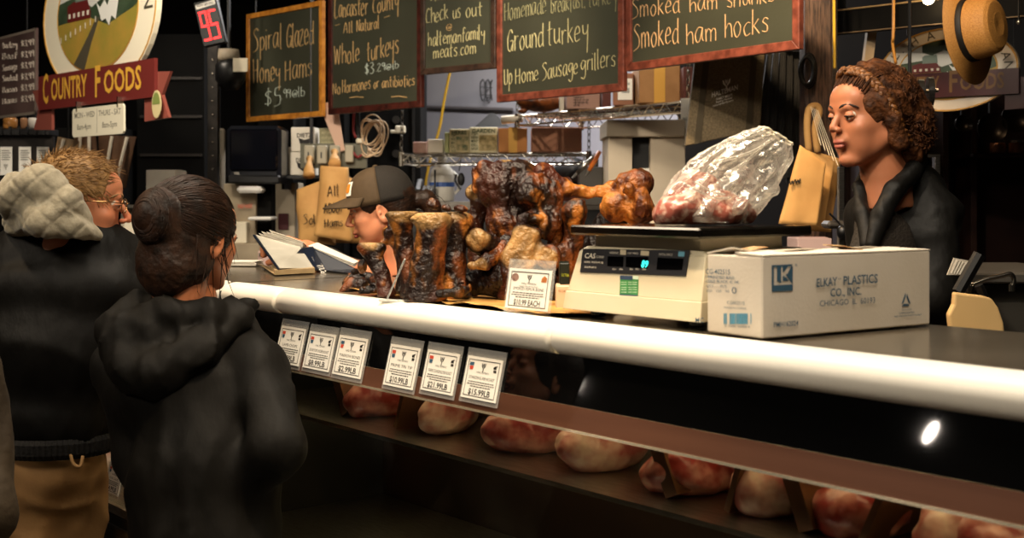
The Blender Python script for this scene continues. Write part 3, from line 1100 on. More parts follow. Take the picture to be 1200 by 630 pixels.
def ftext(mb, face, s, px0, py0, px1, py1, hpx, bold=0.0, off=.0025, align='L'):
    a_ = face.uv(px0, py0)
    b_ = face.uv(px1, py1)
    h_ = abs(face.uv((px0 + px1) / 2, (py0 + py1) / 2 - hpx)[1] - face.uv((px0 + px1) / 2, (py0 + py1) / 2)[1])
    dx, dz = b_[0] - a_[0], b_[1] - a_[1]
    L = math.hypot(dx, dz)
    axx = (face.ax * dx + face.az * dz) / L
    mb.text(s, face.O + face.ax * a_[0] + face.az * a_[1], axx, face.az, h_, L, 'L', off, bold)


ftext(mb, FS_, 'CAS', 686, 302.5, 698.5, 303, 6, .03)
ftext(mb, FS_, 'S2000', 699.5, 302.5, 708.5, 303, 3)
ftext(mb, FS_, 'LOAD, WEIGHT, LB', 686, 308, 708, 309, 2.2, .02)
ftext(mb, FS_, 'SERIES', 686, 314, 700, 314.5, 2)
ftext(mb, FS_, 'WEIGHT', 715, 297.5, 726, 298, 2.5)
ftext(mb, FS_, 'UNIT PRICE', 736, 298, 749, 298.5, 2.5)
ftext(mb, FS_, 'TOTAL PRICE', 773, 299.5, 789, 300, 2.5)
for x0_, x1_ in ((719, 723), (727, 731), (739, 743), (746, 750), (754, 758)):
    ftext(mb, FS_, 'lb', x0_, 316.5, x1_, 316.7, 2.2)
mb.build('lettering', mat('panel_print', '#cfc9bb', rough=.6), t)
mb = MB()
for p in ([(728, 298.5), (728.3, 293), (735, 293.3), (734.7, 299)], [(752, 299.5), (752.4, 294), (762, 294.5), (761.5, 300)]):
    mb.prism(quad_px(p), FS_.O, FS_.ax, az, .0006, .0022)
mb.build('key', mat('panel_key', '#bdb296', rough=.5), t)
MB().prism(quad_px([(796, 300.5), (796.5, 295), (803.5, 295.3), (803, 301)]), FS_.O, FS_.ax, az, .0006, .0022).build('blue_key', mat('key_blue', '#5f9db5', rough=.5), t)
mb = MB()
ftext(mb, FS_, '89', 752.6, 313.5, 760.2, 314, 8.5, .02, .003)
mb.build('digits', mat('vfd_digits', '#37e0d8', emit=1.5), t)
mb = MB()
mb.prism(quad_px([(726.6, 345), (727.4, 325), (748.6, 326), (748, 346.5)]), FS_.O, FS_.ax, az, .0006, .0006)
mb.build('inspection_sticker', mat('sticker_green', '#3f8a48', '#357a3f', 60, rough=.6), t)
mb = MB()
mb.prism(quad_px([(727.2, 327.4), (727.4, 323), (742, 323.4), (741.8, 328)]), FS_.O, FS_.ax, az, .0004, .0013)
mb.prism(quad_px([(726.6, 346), (726.7, 344.6), (748, 345.6), (748, 347)]), FS_.O, FS_.ax, az, .0004, .0013)
mb.build('sticker_band', mat('sticker_navy', '#2c3f5a', rough=.6), t)
mb = MB()
mb.prism(quad_px([(742.5, 327), (742.7, 323.2), (749, 323.6), (748.8, 327.6)]), FS_.O, FS_.ax, az, .0004, .0013)
for yy in (330.5, 333, 336.5, 339, 342):
    for x0_, x1_ in ((728.5, 735), (737, 741), (742, 747)):
        mb.prism(quad_px([(x0_, yy + .5), (x0_, yy), (x1_, yy + .15), (x1_, yy + .65)]), FS_.O, FS_.ax, az, .0003, .0013)
mb.build('sticker_print', mat('sticker_white', '#cfe0c8', rough=.6), t)

# ------------------------------------------------------------------ the carton in front of the scale
A_ = onZ(893, 398.5, ZT)
B_ = onZ(1090, 381, ZT)
C2 = onZ(813, 391, ZT)
ang = math.atan2(B_.y - A_.y, B_.x - A_.x)
dl = Vector((math.cos(ang), math.sin(ang), 0))
dn = Vector((-dl.y, dl.x, 0))      # towards the left end
Lb, Wb, Hb = (B_ - A_).length, abs((C2 - A_).dot(dn)), .1155
bx = thing('carton', 'long white cardboard carton with blue print in front of the scale', 'carton', A_ + dl * Lb / 2 + dn * Wb / 2, ang)
m_carton = mat('white_carton', '#dcd2c3', '#d3c8b6', 6, rough=.75, bump=.05, bscale=200)
cc = A_ + dl * Lb / 2 + dn * Wb / 2
RZ = Matrix.Rotation(ang, 4, 'Z')
MB().box(cc + Vector((0, 0, Hb / 2 + .001)), (Lb, Wb, Hb - .002), RZ, bev=.002).build('body', m_carton, bx)
# top flaps, meeting along the middle, one a little raised at the near end
mb = MB()
for s_, lift in ((-1, .001), (1, .003)):
    e0 = cc + dn * (Wb / 2 * s_) + Vector((0, 0, Hb))
    e1 = cc + dn * (.002 * s_) + Vector((0, 0, Hb + lift))
    n_ = 10
    vs = []
    for i in range(n_ + 1):
        f_ = -Lb / 2 + Lb * i / n_
        wv_ = .0016 * math.sin(i * 1.7 + s_) * (1 if i > 0 else 2)
        vs += [e0 + dl * f_, e1 + dl * f_ + Vector((0, 0, wv_ + (.004 if i == 0 else 0))), e1 + dl * f_ + Vector((0, 0, wv_ + (.004 if i == 0 else 0) + .002)), e0 + dl * f_ + Vector((0, 0, .002))]
    fs = []
    for i in range(n_):
        for k in range(4):
            fs.append((i * 4 + k, i * 4 + (k + 1) % 4, i * 4 + 4 + (k + 1) % 4, i * 4 + 4 + k))
    fs += [(0, 3, 2, 1), tuple(n_ * 4 + k for k in (0, 1, 2, 3))]
    mb.add(vs, fs)
mb.build('flap', m_carton, bx)
mb = MB()
q = cc + dl * (Lb * .13) + Vector((0, 0, Hb + .006))
mb.box(q, (.05, .035, .0012), RZ @ Matrix.Rotation(.15, 4, 'Y'))
mb.box(cc - dl * (Lb * .38) + dn * .02 + Vector((0, 0, Hb + .006)), (.06, .03, .0012), RZ @ Matrix.Rotation(-.12, 4, 'Y'))
mb.build('torn_tape', mat('torn_tape', '#8c6238', '#c7a97e', 80, rough=.5), bx)
FR = Face(A_, dl)
FL = Face(A_ + dn * Wb, -dn)
mb = MB()


def rp(mb, face, x0, y0, x1, y1, off=.0006, slope=0.0):
    pts = [face.uv(x0, y0), face.uv(x1, y0 + slope * (x1 - x0)), face.uv(x1, y1 + slope * (x1 - x0)), face.uv(x0, y1)]
    mb.prism(pts, face.O, face.ax, face.az, .0003, off)


# square emblem: L and K knocked out of a blue block
e = [(902.5, 342), (904, 311), (929, 309), (928, 340.5)]
u0, v0 = FR.uv(904, 341.8)
u1, v1 = FR.uv(928.5, 309.5)
ew, eh = u1 - u0, v1 - v0


def emb(poly):
    mb.prism([(u0 + x * ew, v0 + y * eh) for x, y in poly], FR.O, FR.ax, FR.az, .0003, .0006)


emb([(0, 0), (1, 0), (1, .17), (0, .17)])
emb([(0, .17), (.10, .17), (.10, 1), (0, 1)])
emb([(.1, .93), (.92, .93), (1, 1), (.1, 1)])
emb([(.25, .38), (.36, .38), (.36, .93), (.25, .93)])
emb([(.1, .17), (1, .17), (1, .24), (.1, .24)])
emb([(.52, .38), (.60, .38), (.60, .6), (.52, .56)])
emb([(.52, .70), (.60, .74), (.76, .93), (.52, .93)])
emb([(.66, .62), (1, .24), (1, .93), (.93, .93), (.76, .66)])
emb([(.66, .55), (.60, .5), (.60, .38), (.80, .38)])
emb([(.36, .32), (.44, .32), (.44, .93), (.36, .93)])
mb.build('emblem', m_blue, bx)
mb = MB()
ftext(mb, FR, 'R', 930.5, 312, 933, 311.8, 3)
ftext(mb, FR, 'ELKAY', 955.6, 336, 979.5, 334, 10, .02)
ftext(mb, FR, 'TM', 980.5, 328, 984, 327.7, 2.5)
ftext(mb, FR, 'PLASTICS', 987, 333.6, 1027, 330.8, 10.5, .02)
ftext(mb, FR, 'CO., INC.', 971.5, 347.3, 1008, 345, 9.5, .02)
ftext(mb, FR, 'CHICAGO  IL  60193', 959, 358.8, 1024, 354.4, 7, .005)
mb.build('maker_lettering', m_blue, bx)
mb = MB()
ftext(mb, FR, 'PMH162024', 905.3, 383.2, 934, 380.8, 6, .02)
mb.build('part_number', m_blue, bx)
mb = MB()
# recycling triangle
cx, cy = FR.uv(1061.3, 352.5)
rad = FR.uv(1068, 352)[0] - FR.uv(1061.3, 352.5)[0]
for k in range(3):
    a0 = PI / 2 + k * 2 * PI / 3
    p1 = (cx + rad * 1.05 * math.cos(a0), cy + rad * 1.15 * math.sin(a0))
    p2 = (cx + rad * 1.05 * math.cos(a0 + 2 * PI / 3), cy + rad * 1.15 * math.sin(a0 + 2 * PI / 3))

    def lerp(a, b, t_):
        return (a[0] + (b[0] - a[0]) * t_, a[1] + (b[1] - a[1]) * t_)
    a1, a2 = lerp(p1, p2, .12), lerp(p1, p2, .82)
    c0 = (cx, cy)
    mb.prism([a1, a2, lerp(a2, c0, .42), lerp(a1, c0, .42)], FR.O, FR.ax, FR.az, .0003, .0006)
ftext(mb, FR, 'RECYCLE', 1056, 363.5, 1066.5, 362.8, 2)
ftext(mb, FR, 'CORRUGATED', 1052, 367.8, 1070, 366.5, 2.2, .01)
ftext(mb, FR, 'THIS CARTON IS RECYCLABLE', 1046, 371.6, 1078, 369, 1.8, .02)
mb.build('recycling_mark', m_blue, bx)
mb = MB()
# near end
ftext(mb, FL, 'CG-402515', 828.5, 320.5, 857, 321.5, 6, .01)
ftext(mb, FL, '1/PRINTED BAG', 828.5, 325.5, 862, 327, 3.2, .02)
ftext(mb, FL, 'COLD BLACK  C  NL', 828.5, 330.5, 868, 332, 3.2, .02)
ftext(mb, FL, 'QTY      PCS', 829, 336, 853, 337, 3.2)
ftext(mb, FL, '250   125   50', 829, 341.5, 856, 342.5, 3)
ftext(mb, FL, '0', 859, 343.5, 864.5, 344, 8)
ftext(mb, FL, 'CG402515', 853.5, 356, 874, 357, 4)
ftext(mb, FL, 'MADE IN CHINA', 850, 361, 876, 362.5, 2.4)
mb.build('product_lettering', m_blue, bx)
mb = MB()
ftext(mb, FL, 'MC', 816.5, 377.5, 826, 378, 6, .01)
ftext(mb, FL, '5 10681 25006 4', 851, 382.5, 880, 384, 2.5)
mb.build('blue_print', m_blue, bx)
mb = MB()
q = random.Random(5)
x = 848.5
while x < 881:
    wd = q.choice([.6, .9, 1.4, 2.0])
    if not (851.5 < x < 854.2 or 876 < x < 879):
        rp(mb, FL, x, 367, min(x + wd, 882), 379.5)
    x += wd + q.choice([.3, .5, .7])
mb.build('barcode', mat('barcode_blue', '#5794b0', rough=.7), bx)

# ------------------------------------------------------------------ cream tub lid box and dark box beside the scale
def simple_carton(name, label, cat, px0, px1, pyb, pyt, d, depth, m, rz=0.0, group=None, dz=None, tape=None, frame_face=True):
    """upright carton: front lower corners at photo px0..px1, base row pyb, top row pyt, at distance d"""
    a = P(px0, pyb, d)
    b = P(px1, pyb, d)
    dirn = (b - a).normalized()
    if rz:
        dirn = Matrix.Rotation(rz, 3, 'Z') @ dirn
    w = (b - a).length
    h = (pyb - pyt) / FPX * d
    nrm = Vector((-dirn.y, dirn.x, 0))
    c = a + dirn * w / 2 + nrm * depth / 2
    ang_ = math.atan2(dirn.y, dirn.x)
    t_ = thing(name, label, cat, c, ang_, group)
    MB().box(c + Vector((0, 0, h / 2)), (w, depth, h), Matrix.Rotation(ang_, 4, 'Z'), bev=min(.003, h * .05)).build('body', m, t_)
    mb_ = MB()
    Rm = Matrix.Rotation(ang_, 4, 'Z')
    mb_.box(c + Vector((0, 0, h + .0006)), (w * .97, depth * .47, .0012), Rm)
    mb_.box(c + nrm * 0 + Vector((0, 0, h + .0018)), (w * .97, .002, .0012), Rm)
    mb_.build('top_flap', m, t_)
    if tape:
        tw, tm = tape
        MB().box(c + Vector((0, 0, h / 2 + .001)), (w * tw, depth + .003, h + .006), Rm).build('tape', tm, t_)
    return t_, Face(a - nrm * 0, dirn), c, h


q0 = onZ(655, 362, ZT)
d0 = (q0 - CP).dot(FWD)
t1, f1, c1, h1 = simple_carton('small_box', 'small cream box standing against the left side of the scale', 'box', 652, 668, 361.5, 334.5, d0, .05, mat('cream_card', '#d9bfa0', rough=.7))
mb = MB()
ftext(mb, f1, 'WORLD', 654, 342, 667, 342.5, 3, off=.0012)
mb.build('lettering', mat('brown_ink', '#9a6b4e', rough=.7), t1)
t2, f2, c2, h2 = simple_carton('small_box', 'dark green box with yellow print stacked on the small cream box', 'box', 656, 667.5, 333.5, 308, d0 + .012, .045, mat('dark_green_card', '#121a10', rough=.5))
mb = MB()
ftext(mb, f2, 'ULTRA', 658, 323.5, 667, 324, 3.5, off=.0012, bold=.01)
mb.build('lettering', mat('yellow_ink', '#a8b02c', rough=.6), t2)

# ------------------------------------------------------------------ butcher paper under the bones
nx, ny = 60, 16
vs, fs = [], []
c00, c10 = onZ(395, 345, ZT), onZ(662, 368, ZT)
for j in range(ny + 1):
    for i in range(nx + 1):
        u, v = i / nx, j / ny
        x = -2.16 + (-1.515 + 2.16) * u + .012 * math.sin(v * 7)
        y = 1.358 + .006 * math.sin(u * 17) + .35 * v + .012 * math.sin(u * 5) * (1 - v)
        z = ZT + .0015 + .0008 + max(0, 1 - v * 3.5) * (.0032 * (1 + math.sin(u * 19 + 1.0)) + .0018 * (1 + math.sin(u * 43))) + .0006 * math.sin(u * 31 + v * 23)
        vs.append((x, y, z))
for j in range(ny):
    for i in range(nx):
        k = j * (nx + 1) + i
        fs.append((k, k + 1, k + nx + 2, k + nx + 1))
o = link_mesh('butcher_paper', vs, fs, mat('butcher_paper', '#cf9f58', '#9a6a34', 9, rough=.45, bump=.2, bscale=30, contrast=(.45, .75)), None, True)
mo = o.modifiers.new('solid', 'SOLIDIFY')
mo.thickness = .0006
tag(o, 'greasy tan butcher paper spread on the counter under the bones', 'paper')

# ------------------------------------------------------------------ chalkboards
m_slate = mat('slate', '#34352a', '#3c3d31', 3, rough=.38, bump=.04, bscale=90, spec=.55)
m_redwood = mat('red_wood', '#7c4030', '#55281c', 30, rough=.45, stretch=(1, 1, 1), bump=.25, bscale=140, bdist=.003)
m_darkwood = mat('dark_red_wood', '#4a1f17', '#2a110c', 30, rough=.4, bump=.2, bscale=120, bdist=.003)
m_brownwood = mat('dark_brown_wood', '#3c2a20', '#241812', 30, rough=.4, bump=.2, bscale=120, bdist=.003)
m_honeywood = mat('honey_wood', '#c98733', '#9c5f1f', 24, rough=.4, bump=.15, bscale=120, bdist=.003)
ch_y = mat('yellow_chalk', '#b39260', rough=.9)
ch_p = mat('pale_chalk', '#aea67a', rough=.9)
ch_w = mat('white_chalk', '#b9c4b8', rough=.9)
ch_o = mat('peach_chalk', '#c29c70', rough=.9)


def chalkboard(label, pl, dl_, pr_, dr_, top, m_frame, fw, lines, faded=None):
    L, Rr = P(*pl, dl_), P(*pr_, dr_)
    zb_ = (L.z + Rr.z) / 2
    L.z = Rr.z = zb_
    dx = (Rr - L)
    w = dx.length
    dx.normalize()
    n = dx.cross(Vector((0, 0, 1)))
    h = top - zb_
    t = thing('chalkboard', label, 'chalkboard', L + dx * w / 2, math.atan2(dx.y, dx.x), 'chalkboards hanging over the counter')
    up = Vector((0, 0, 1))
    mb = MB()
    mb.prism([(fw * .6, fw * .6), (w - fw * .6, fw * .6), (w - fw * .6, h - fw * .6), (fw * .6, h - fw * .6)], L, dx, up, .01, -.014)
    mb.build('slate_panel', m_slate, t)
    mb = MB()
    dp = .022
    for poly in ([(0, 0), (w, 0), (w - fw, fw), (fw, fw)], [(w, 0), (w, h), (w - fw, h - fw), (w - fw, fw)], [(w, h), (0, h), (fw, h - fw), (w - fw, h - fw)], [(0, h), (0, 0), (fw, fw), (fw, h - fw)]):
        mb.prism(poly, L, dx, up, dp, -.018)
    mb.build('frame', m_frame, t, bevel=.003)
    for fx in (.12, .88):
        p = L + dx * w * fx + Vector((0, 0, h)) - n * .004
        MB().tube([p - Vector((0, 0, .02)), Vector((p.x, p.y, ZC))], .003, 6).build('hanging_cord', m_black, t)
    face = Face(L - n * .004, dx)
    for ln in lines:
        s, p0, p1, hp, m_ = ln[:5]
        r = ln[5] if len(ln) > 5 else .0028
        mb = MB()
        if s == '_':
            a, b = face.uv(*p0), face.uv(*p1)
            mb.tube([face.O + face.ax * a[0] + face.az * a[1] + face.n * .001, face.O + face.ax * (a[0] + b[0]) / 2 + face.az * ((a[1] + b[1]) / 2 + .004) + face.n * .001, face.O + face.ax * b[0] + face.az * b[1] + face.n * .001], r, 4)
        else:
            handwrite(mb, s, face, p0, p1, hp, r * .72)
        mb.build('chalk_underline' if s == '_' else 'chalk_lettering', m_, t)
    return t


chalkboard('honey wood framed chalkboard reading Spiral Glazed Honey Hams', (289, 143), 6.43, (378, 136), 5.95, 2.44, m_honeywood, .026, [
    ('Spiral', (297, 59), (330, 56), 28, ch_y, .0035), ('Glazed', (336, 56), (368, 51), 27, ch_y, .0035),
    ('Honey', (297, 98), (328, 95), 26, ch_y, .0035), ('Hams', (334, 94), (366, 89), 25, ch_y, .0035),
    ('$5', (311, 125), (329, 122), 19, ch_w, .003), ('.99@lb', (330, 116), (357, 112), 11, ch_w, .0022)])
chalkboard('dark red framed chalkboard reading Lancaster County Whole turkeys', (385, 135), 5.90, (494, 125), 5.38, 2.62, m_darkwood, .030, [
    ('Lancaster', (392, 21), (431, 17), 22, ch_y, .003), ('County', (437, 16), (467, 10), 20, ch_y, .003),
    ('-', (393, 35), (399, 34), 14, ch_y), ('All', (403, 39), (413, 38), 13, ch_y), ('Natural', (418, 38), (444, 33), 14, ch_y), ('-', (450, 25), (458, 23), 12, ch_y),
    ('Whole', (392, 75), (421, 72), 23, ch_y, .0033), ('turkeys', (430, 72), (467, 62), 24, ch_y, .0033),
    ('$3', (428, 87), (438, 86), 12, ch_w), ('.29@lb', (440, 84), (467, 80), 9, ch_w, .002),
    ('No', (390, 111), (399, 110), 14, ch_y), ('Hormones', (401, 109), (434, 104), 15, ch_y), ('or', (438, 104), (444, 102), 11, ch_y), ('antibiotics', (448, 103), (486, 100), 13, ch_y),
    ('_', (410, 114.5), (426, 114), 1, ch_y), ('_', (459, 113.5), (477, 114), 1, ch_y)])
chalkboard('narrow dark brown framed chalkboard reading Check us out', (493, 88), 5.33, (581, 80), 5.05, 2.72, m_brownwood, .026, [
    ('Check', (499, 29), (525, 22), 19, ch_p, .0026), ('us', (531, 22), (540, 20), 18, ch_p, .0026), ('out', (546, 20), (565, 18), 17, ch_p, .0026),
    ('@', (523, 36), (530, 35), 10, ch_y, .002), ('haltemanfamily', (502, 54), (568, 45), 16, ch_p, .0026), ('meats.com', (508, 69), (558, 62), 15, ch_p, .0026), ('Please', (505, 1), (530, -2), 14, ch_p, .0026)])
chalkboard('red framed chalkboard reading Ground turkey and Up Home Sausage grillers', (582.5, 121.5), 5.05, (731.5, 105), 4.49, 2.66, m_redwood, .030, [
    ('Homemade', (591, 25), (640, 15), 22, mat('faded_chalk', '#807c5a', rough=.9), .0024), ('breakfast,', (646, 16), (686, 8), 20, mat('faded_chalk', '#807c5a'), .0022), ('turkey', (690, 9), (722, 3), 20, mat('faded_chalk', '#807c5a'), .0022),
    ('Ground', (595, 60), (637, 55), 27, ch_p, .0028), ('turkey', (642, 54), (689, 46), 29, ch_p, .0028),
    ('Up', (591, 99), (600, 99), 20, ch_p, .0026), ('Home', (604, 98), (631, 94), 19, ch_p, .0026), ('Sausage', (636, 93), (677, 86), 20, ch_p, .0026), ('grillers', (681, 84), (721, 77), 21, ch_p, .0026)])
chalkboard('rightmost red framed chalkboard reading Smoked ham hocks', (734, 84.2), 4.49, (937.5, 57), 3.80, 2.30, m_redwood, .030, [
    ('Smoked', (741, 22), (796, 14), 22, ch_o, .0022), ('ham', (808, 14), (841, 10), 20, ch_o, .0022), ('shanks', (852, 9), (908, 2), 20, ch_o, .0022),
    ('Smoked', (743, 59), (795, 50), 29, ch_o, .0024), ('ham', (804, 52), (840, 47), 26, ch_o, .0024), ('hocks', (849, 45), (901, 37), 28, ch_o, .0024)])

# ------------------------------------------------------------------ binder, clipboard and slips on the counter
m_binder = mat('navy_vinyl', '#141c2c', rough=.32, spec=.6)
m_sheet = mat('binder_sleeve', '#c9c7bd', '#b0aea4', 8, rough=.18, spec=.7)
t = thing('binder', 'open navy ring binder of price lists propped in front of the girl in the cap', 'binder', onZ(360, 318, ZT))


def panel4(mb, a, b, c, d, th=.003):
    a, b, c, d = map(Vector, (a, b, c, d))
    n = (b - a).cross(d - a).normalized() * th
    mb.frustum([a, b, c, d], [a + n, b + n, c + n, d + n])


# left cover leaning, spine, right cover
dB = 3.3
pa = P(296, 276, dB + .14)      # far top corner of left cover
pb = P(354, 292, dB + .02)      # top of spine left
pc = onZ(370, 317, ZT + .004)   # foot of spine
pd = onZ(326, 317, ZT + .012)
mb = MB()
panel4(mb, pd, pc, pb, pa, .004)
pe = P(366, 290, dB + .0)
pf = onZ(381, 316, ZT + .004)
panel4(mb, pc, pf, pe, pb, .004)
pg = P(417, 315, 3.12)
ph = P(411, 309, 3.2)
panel4(mb, pf, onZ(419, 320, ZT + .004), P(418, 315, 3.24), P(367, 290.5, dB), .004)
mb.build('cover', m_binder, t)
mb = MB()
off = (pc - pd).cross(pa - pd).normalized()
if off.dot(CP - pd) < 0:
    off = -off
lift = off * .006


def mix(a, b, f_):
    return a * (1 - f_) + b * f_


a_, b_, c_, d_ = mix(pd, pc, .02), mix(pd, pc, .93), mix(pb, pa, .06), mix(pb, pa, .96)
panel4(mb, a_ + lift, b_ + lift, mix(b_, c_, .96) + lift, mix(a_, d_, .98) + lift, .001)
mb.build('clear_pocket', m_sheet, t)
mb = MB()
for k in range(6):
    s_ = Vector((0, 0, .004 + k * .003)) + FWD * (.004 + .003 * k)
    panel4(mb, mix(pb, pa, .0) + s_, mix(pb, pa, .93 - .05 * k) + s_ + Vector((0, 0, .004 * (k % 3))), mix(pb, pa, .9 - .05 * k) + s_ + FWD * .09 - Vector((0, 0, .02)), pb + s_ + FWD * .09 - Vector((0, 0, .02)), .0006)
for k in range(3):
    s_ = Vector((0, 0, .003 + k * .002))
    panel4(mb, mix(pb, pe, .6) + s_, P(415, 314 - k, 3.25) + s_, P(420, 309, 3.33) + s_, P(372, 287, 3.4) + s_, .0006)
mb.build('pages', m_paper, t)
mb = MB()
fc = Face(pc, (pf - pc), (pb - pc))
o_ = mix(pc, pf, .5) + (mix(pb, pe, .5) - mix(pc, pf, .5)) * .12
ax_ = (mix(pb, pe, .5) - mix(pc, pf, .5)).normalized()
n_ = (pf - pc).cross(pb - pc).normalized()
if n_.dot(CP - pc) < 0:
    n_ = -n_
az_ = n_.cross(ax_)
Lx = (mix(pb, pe, .5) - mix(pc, pf, .5)).length
mb.text('POULTRY', o_ - az_ * .011 + n_ * .006, ax_, az_, .024, Lx * .72)
mb.build('spine_lettering', m_paper, t)
# cardstock folder under it
t = thing('folder', 'thin cream folder lying on the counter under the binder', 'folder', onZ(350, 324, ZT))
mb = MB()
a0, a1, a2, a3 = onZ(322, 322, ZT + .002), onZ(369, 319.5, ZT + .002), onZ(366, 315.5, ZT + .002), onZ(318, 315, ZT + .002)
mb.frustum([a0, a1, a2, a3], [v + Vector((0, 0, .012)) for v in (a0, a1, a2, a3)])
mb.build('cover', mat('folder_card', '#b9a27c', '#a8916c', 30, rough=.5), t)
mb = MB()
p_ = [onZ(322, 322, ZT + .002), onZ(322.5, 315, ZT + .002), P(304, 309.5, 3.45), P(309, 313, 3.35)]
panel4(mb, *p_, .002)
mb.build('flap', mat('folder_card', '#b9a27c'), t)
mb = MB()
for k in range(7):
    c_ = onZ(283, 330, ZT + .001 + k * .0022)
    c_ = P(284, 309, 3.55)
    c_.z = ZT + .001 + k * .002
    mb.box(c_ + Vector((rr.uniform(-.006, .006), rr.uniform(-.006, .006), 0)), (.10, .07, .0016), Matrix.Rotation(.7 + rr.uniform(-.15, .15), 4, 'Z'))
tag(mb.build('paper_slips', m_paper), 'small heap of white paper slips on the counter beside the dark haired woman', 'papers')

# ------------------------------------------------------------------ smoked bones
m_bone = mat('smoked_bone', '#ffffff', vcol=True, rough=0.36, bump=1.0, bscale=70, bdist=.010, spec=.5, detail=6)
C_DARK = np.array(S('#1b0c07'))
C_BRN = np.array(S('#4a2010'))
C_AMB = np.array(S('#8c4a1c'))
C_GOLD = np.array(S('#b8742f'))
C_PALE = np.array(S('#c39a62'))


def bone(label, prims, seed, pale=(), res=.003, amb=.35, rough=.006, name='smoked_bone', dark=0.0, cut=(), ground=None, m=None, nsc=28):
    """prims: ('c', pxpy list with depth, radii, k) chains, ('e', pt, r, k) lumps, ('s', pt, r, k) hollows; points are (px,py,d)"""
    pr = []
    lo = np.array([1e9] * 3)
    hi = -lo
    for p in prims:
        if p[0] == 'c':
            pts = [P(*q) for q in p[1]]
            for q, r_ in zip(pts, p[2]):
                lo = np.minimum(lo, np.array(q) - r_)
                hi = np.maximum(hi, np.array(q) + r_)
            pr.append(('c', pts, p[2], p[3] if len(p) > 3 else .01))
        else:
            q = P(*p[1])
            r_ = max(p[2]) if isinstance(p[2], (tuple, list)) else p[2]
            if p[0] == 'e':
                lo = np.minimum(lo, np.array(q) - r_)
                hi = np.maximum(hi, np.array(q) + r_)
            pr.append((p[0], q, p[2], p[3] if len(p) > 3 else .01))
    s = SDF(lo - .02, hi + .02, res)
    for p in pr:
        if p[0] == 'c':
            s.chain([tuple(q) for q in p[1]], p[2], p[3])
        elif p[0] == 'e':
            # ellipsoid axes are along (camera right, depth, up)
            s.ell(tuple(p[1]), p[2], p[3], rot=Matrix.Rotation(R(50), 4, 'Z'))
        elif p[0] == 's':
            s.ell(tuple(p[1]), p[2], p[3], rot=Matrix.Rotation(R(50), 4, 'Z'), sub=True)
    s.warp(lambda x, y, z: snoise(x, y, z, nsc, seed, 3) * rough * .9 + (np.abs(snoise(x, y, z * .4, 75, seed + 5, 3)) - .35) * rough * 1.1 + snoise(x, y, z, 190, seed + 8, 2) * rough * .28)
    for (pt, nn) in cut:
        n_ = Vector(nn).normalized()
        s.plane(tuple(P(*pt)), tuple(n_), .0015)
    if ground is not None:
        s.plane((0, 0, ground), (0, 0, -1), .002)
    V, F_ = s.mesh()
    V = smooth_mesh(V, F_, 1, .4)
    n1 = snoise(V[:, 0], V[:, 1], V[:, 2], 30, seed + 1, 4)
    n2 = snoise(V[:, 0], V[:, 1], V[:, 2] * .4, 75, seed + 2, 4) + .12 * snoise(V[:, 0], V[:, 1], V[:, 2], 320, seed + 6, 2)
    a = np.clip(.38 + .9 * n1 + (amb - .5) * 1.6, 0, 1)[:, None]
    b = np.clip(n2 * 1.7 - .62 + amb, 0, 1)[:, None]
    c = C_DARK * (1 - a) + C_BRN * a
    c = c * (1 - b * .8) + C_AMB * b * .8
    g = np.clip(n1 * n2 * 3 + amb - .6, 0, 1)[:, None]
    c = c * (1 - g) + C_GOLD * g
    for pt, r_ in pale:
        q = np.array(P(*pt))
        d = np.linalg.norm(V - q, axis=1)
        w = np.clip((r_ - d) / (r_ * .22), 0, 1)[:, None]
        tone = C_PALE * (.62 + .45 * np.clip(snoise(V[:, 0], V[:, 1], V[:, 2], 90, seed + 4, 2), -1, 1))[:, None]
        c = c * (1 - w) + tone * w
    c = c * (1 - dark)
    o = link_mesh(name, V, F_, m or m_bone, None, True, c)
    return tag(o, label, 'bone' if name == 'smoked_bone' else 'dried treat')


G0 = ZT + .0035
UPN = (0, 0, 1)
TOW = tuple(-FWD)
# the row of cut shank bones standing at the left
bone('short flared bone stump standing at the left end of the bone row', [('c', [(452, 345, 2.40), (447, 318, 2.41), (437, 296, 2.42)], [.019, .014, .018], .01), ('e', (430, 290, 2.42), (.020, .018, .014), .012), ('e', (444, 290, 2.42), (.016, .016, .012), .012),
      ('e', (425, 312, 2.43), (.009, .01, .014), .008)], 1, [((436, 283, 2.42), .026)], ground=G0, amb=.30, rough=.0035, cut=[((436, 284, 2.42), UPN)])
bone('dark hooked bone leaning behind the short stump, left of the tall shanks', [('c', [(474, 340, 2.46), (470, 300, 2.47), (459, 276, 2.47), (462, 262, 2.47)], [.022, .015, .010, .012], .008), ('e', (455, 272, 2.47), (.010, .012, .007), .006), ('e', (466, 255, 2.48), (.014, .014, .010), .006),
      ('e', (449, 284, 2.47), (.008, .01, .006), .005)], 2, ground=G0, amb=.22, dark=.25)
bone('tall slim shank bone with a pale cut top, left of the widest shank', [('c', [(482, 349, 2.37), (481, 320, 2.37), (473, 282, 2.38), (470, 258, 2.38)], [.024, .018, .016, .024], .012), ('e', (468, 252, 2.38), (.030, .022, .012), .01), ('e', (484, 252, 2.40), (.02, .02, .012), .01)], 3,
     [((470, 246, 2.38), .034)], ground=G0, amb=.2, rough=.003, cut=[((470, 247.5, 2.38), (0, 0, 1))])
bone('widest standing shank bone at the front with a pale cut top', [('c', [(497, 350, 2.31), (500, 310, 2.31), (506, 275, 2.31), (508, 262, 2.31)], [.036, .028, .028, .032], .015), ('e', (500, 257, 2.31), (.032, .024, .012), .012), ('e', (518, 258, 2.33), (.026, .022, .012), .012),
      ('e', (510, 346, 2.30), (.024, .02, .012), .012)], 4, [((506, 248, 2.31), .046)], ground=G0, amb=.24, rough=.003, cut=[((500, 249, 2.31), UPN)])
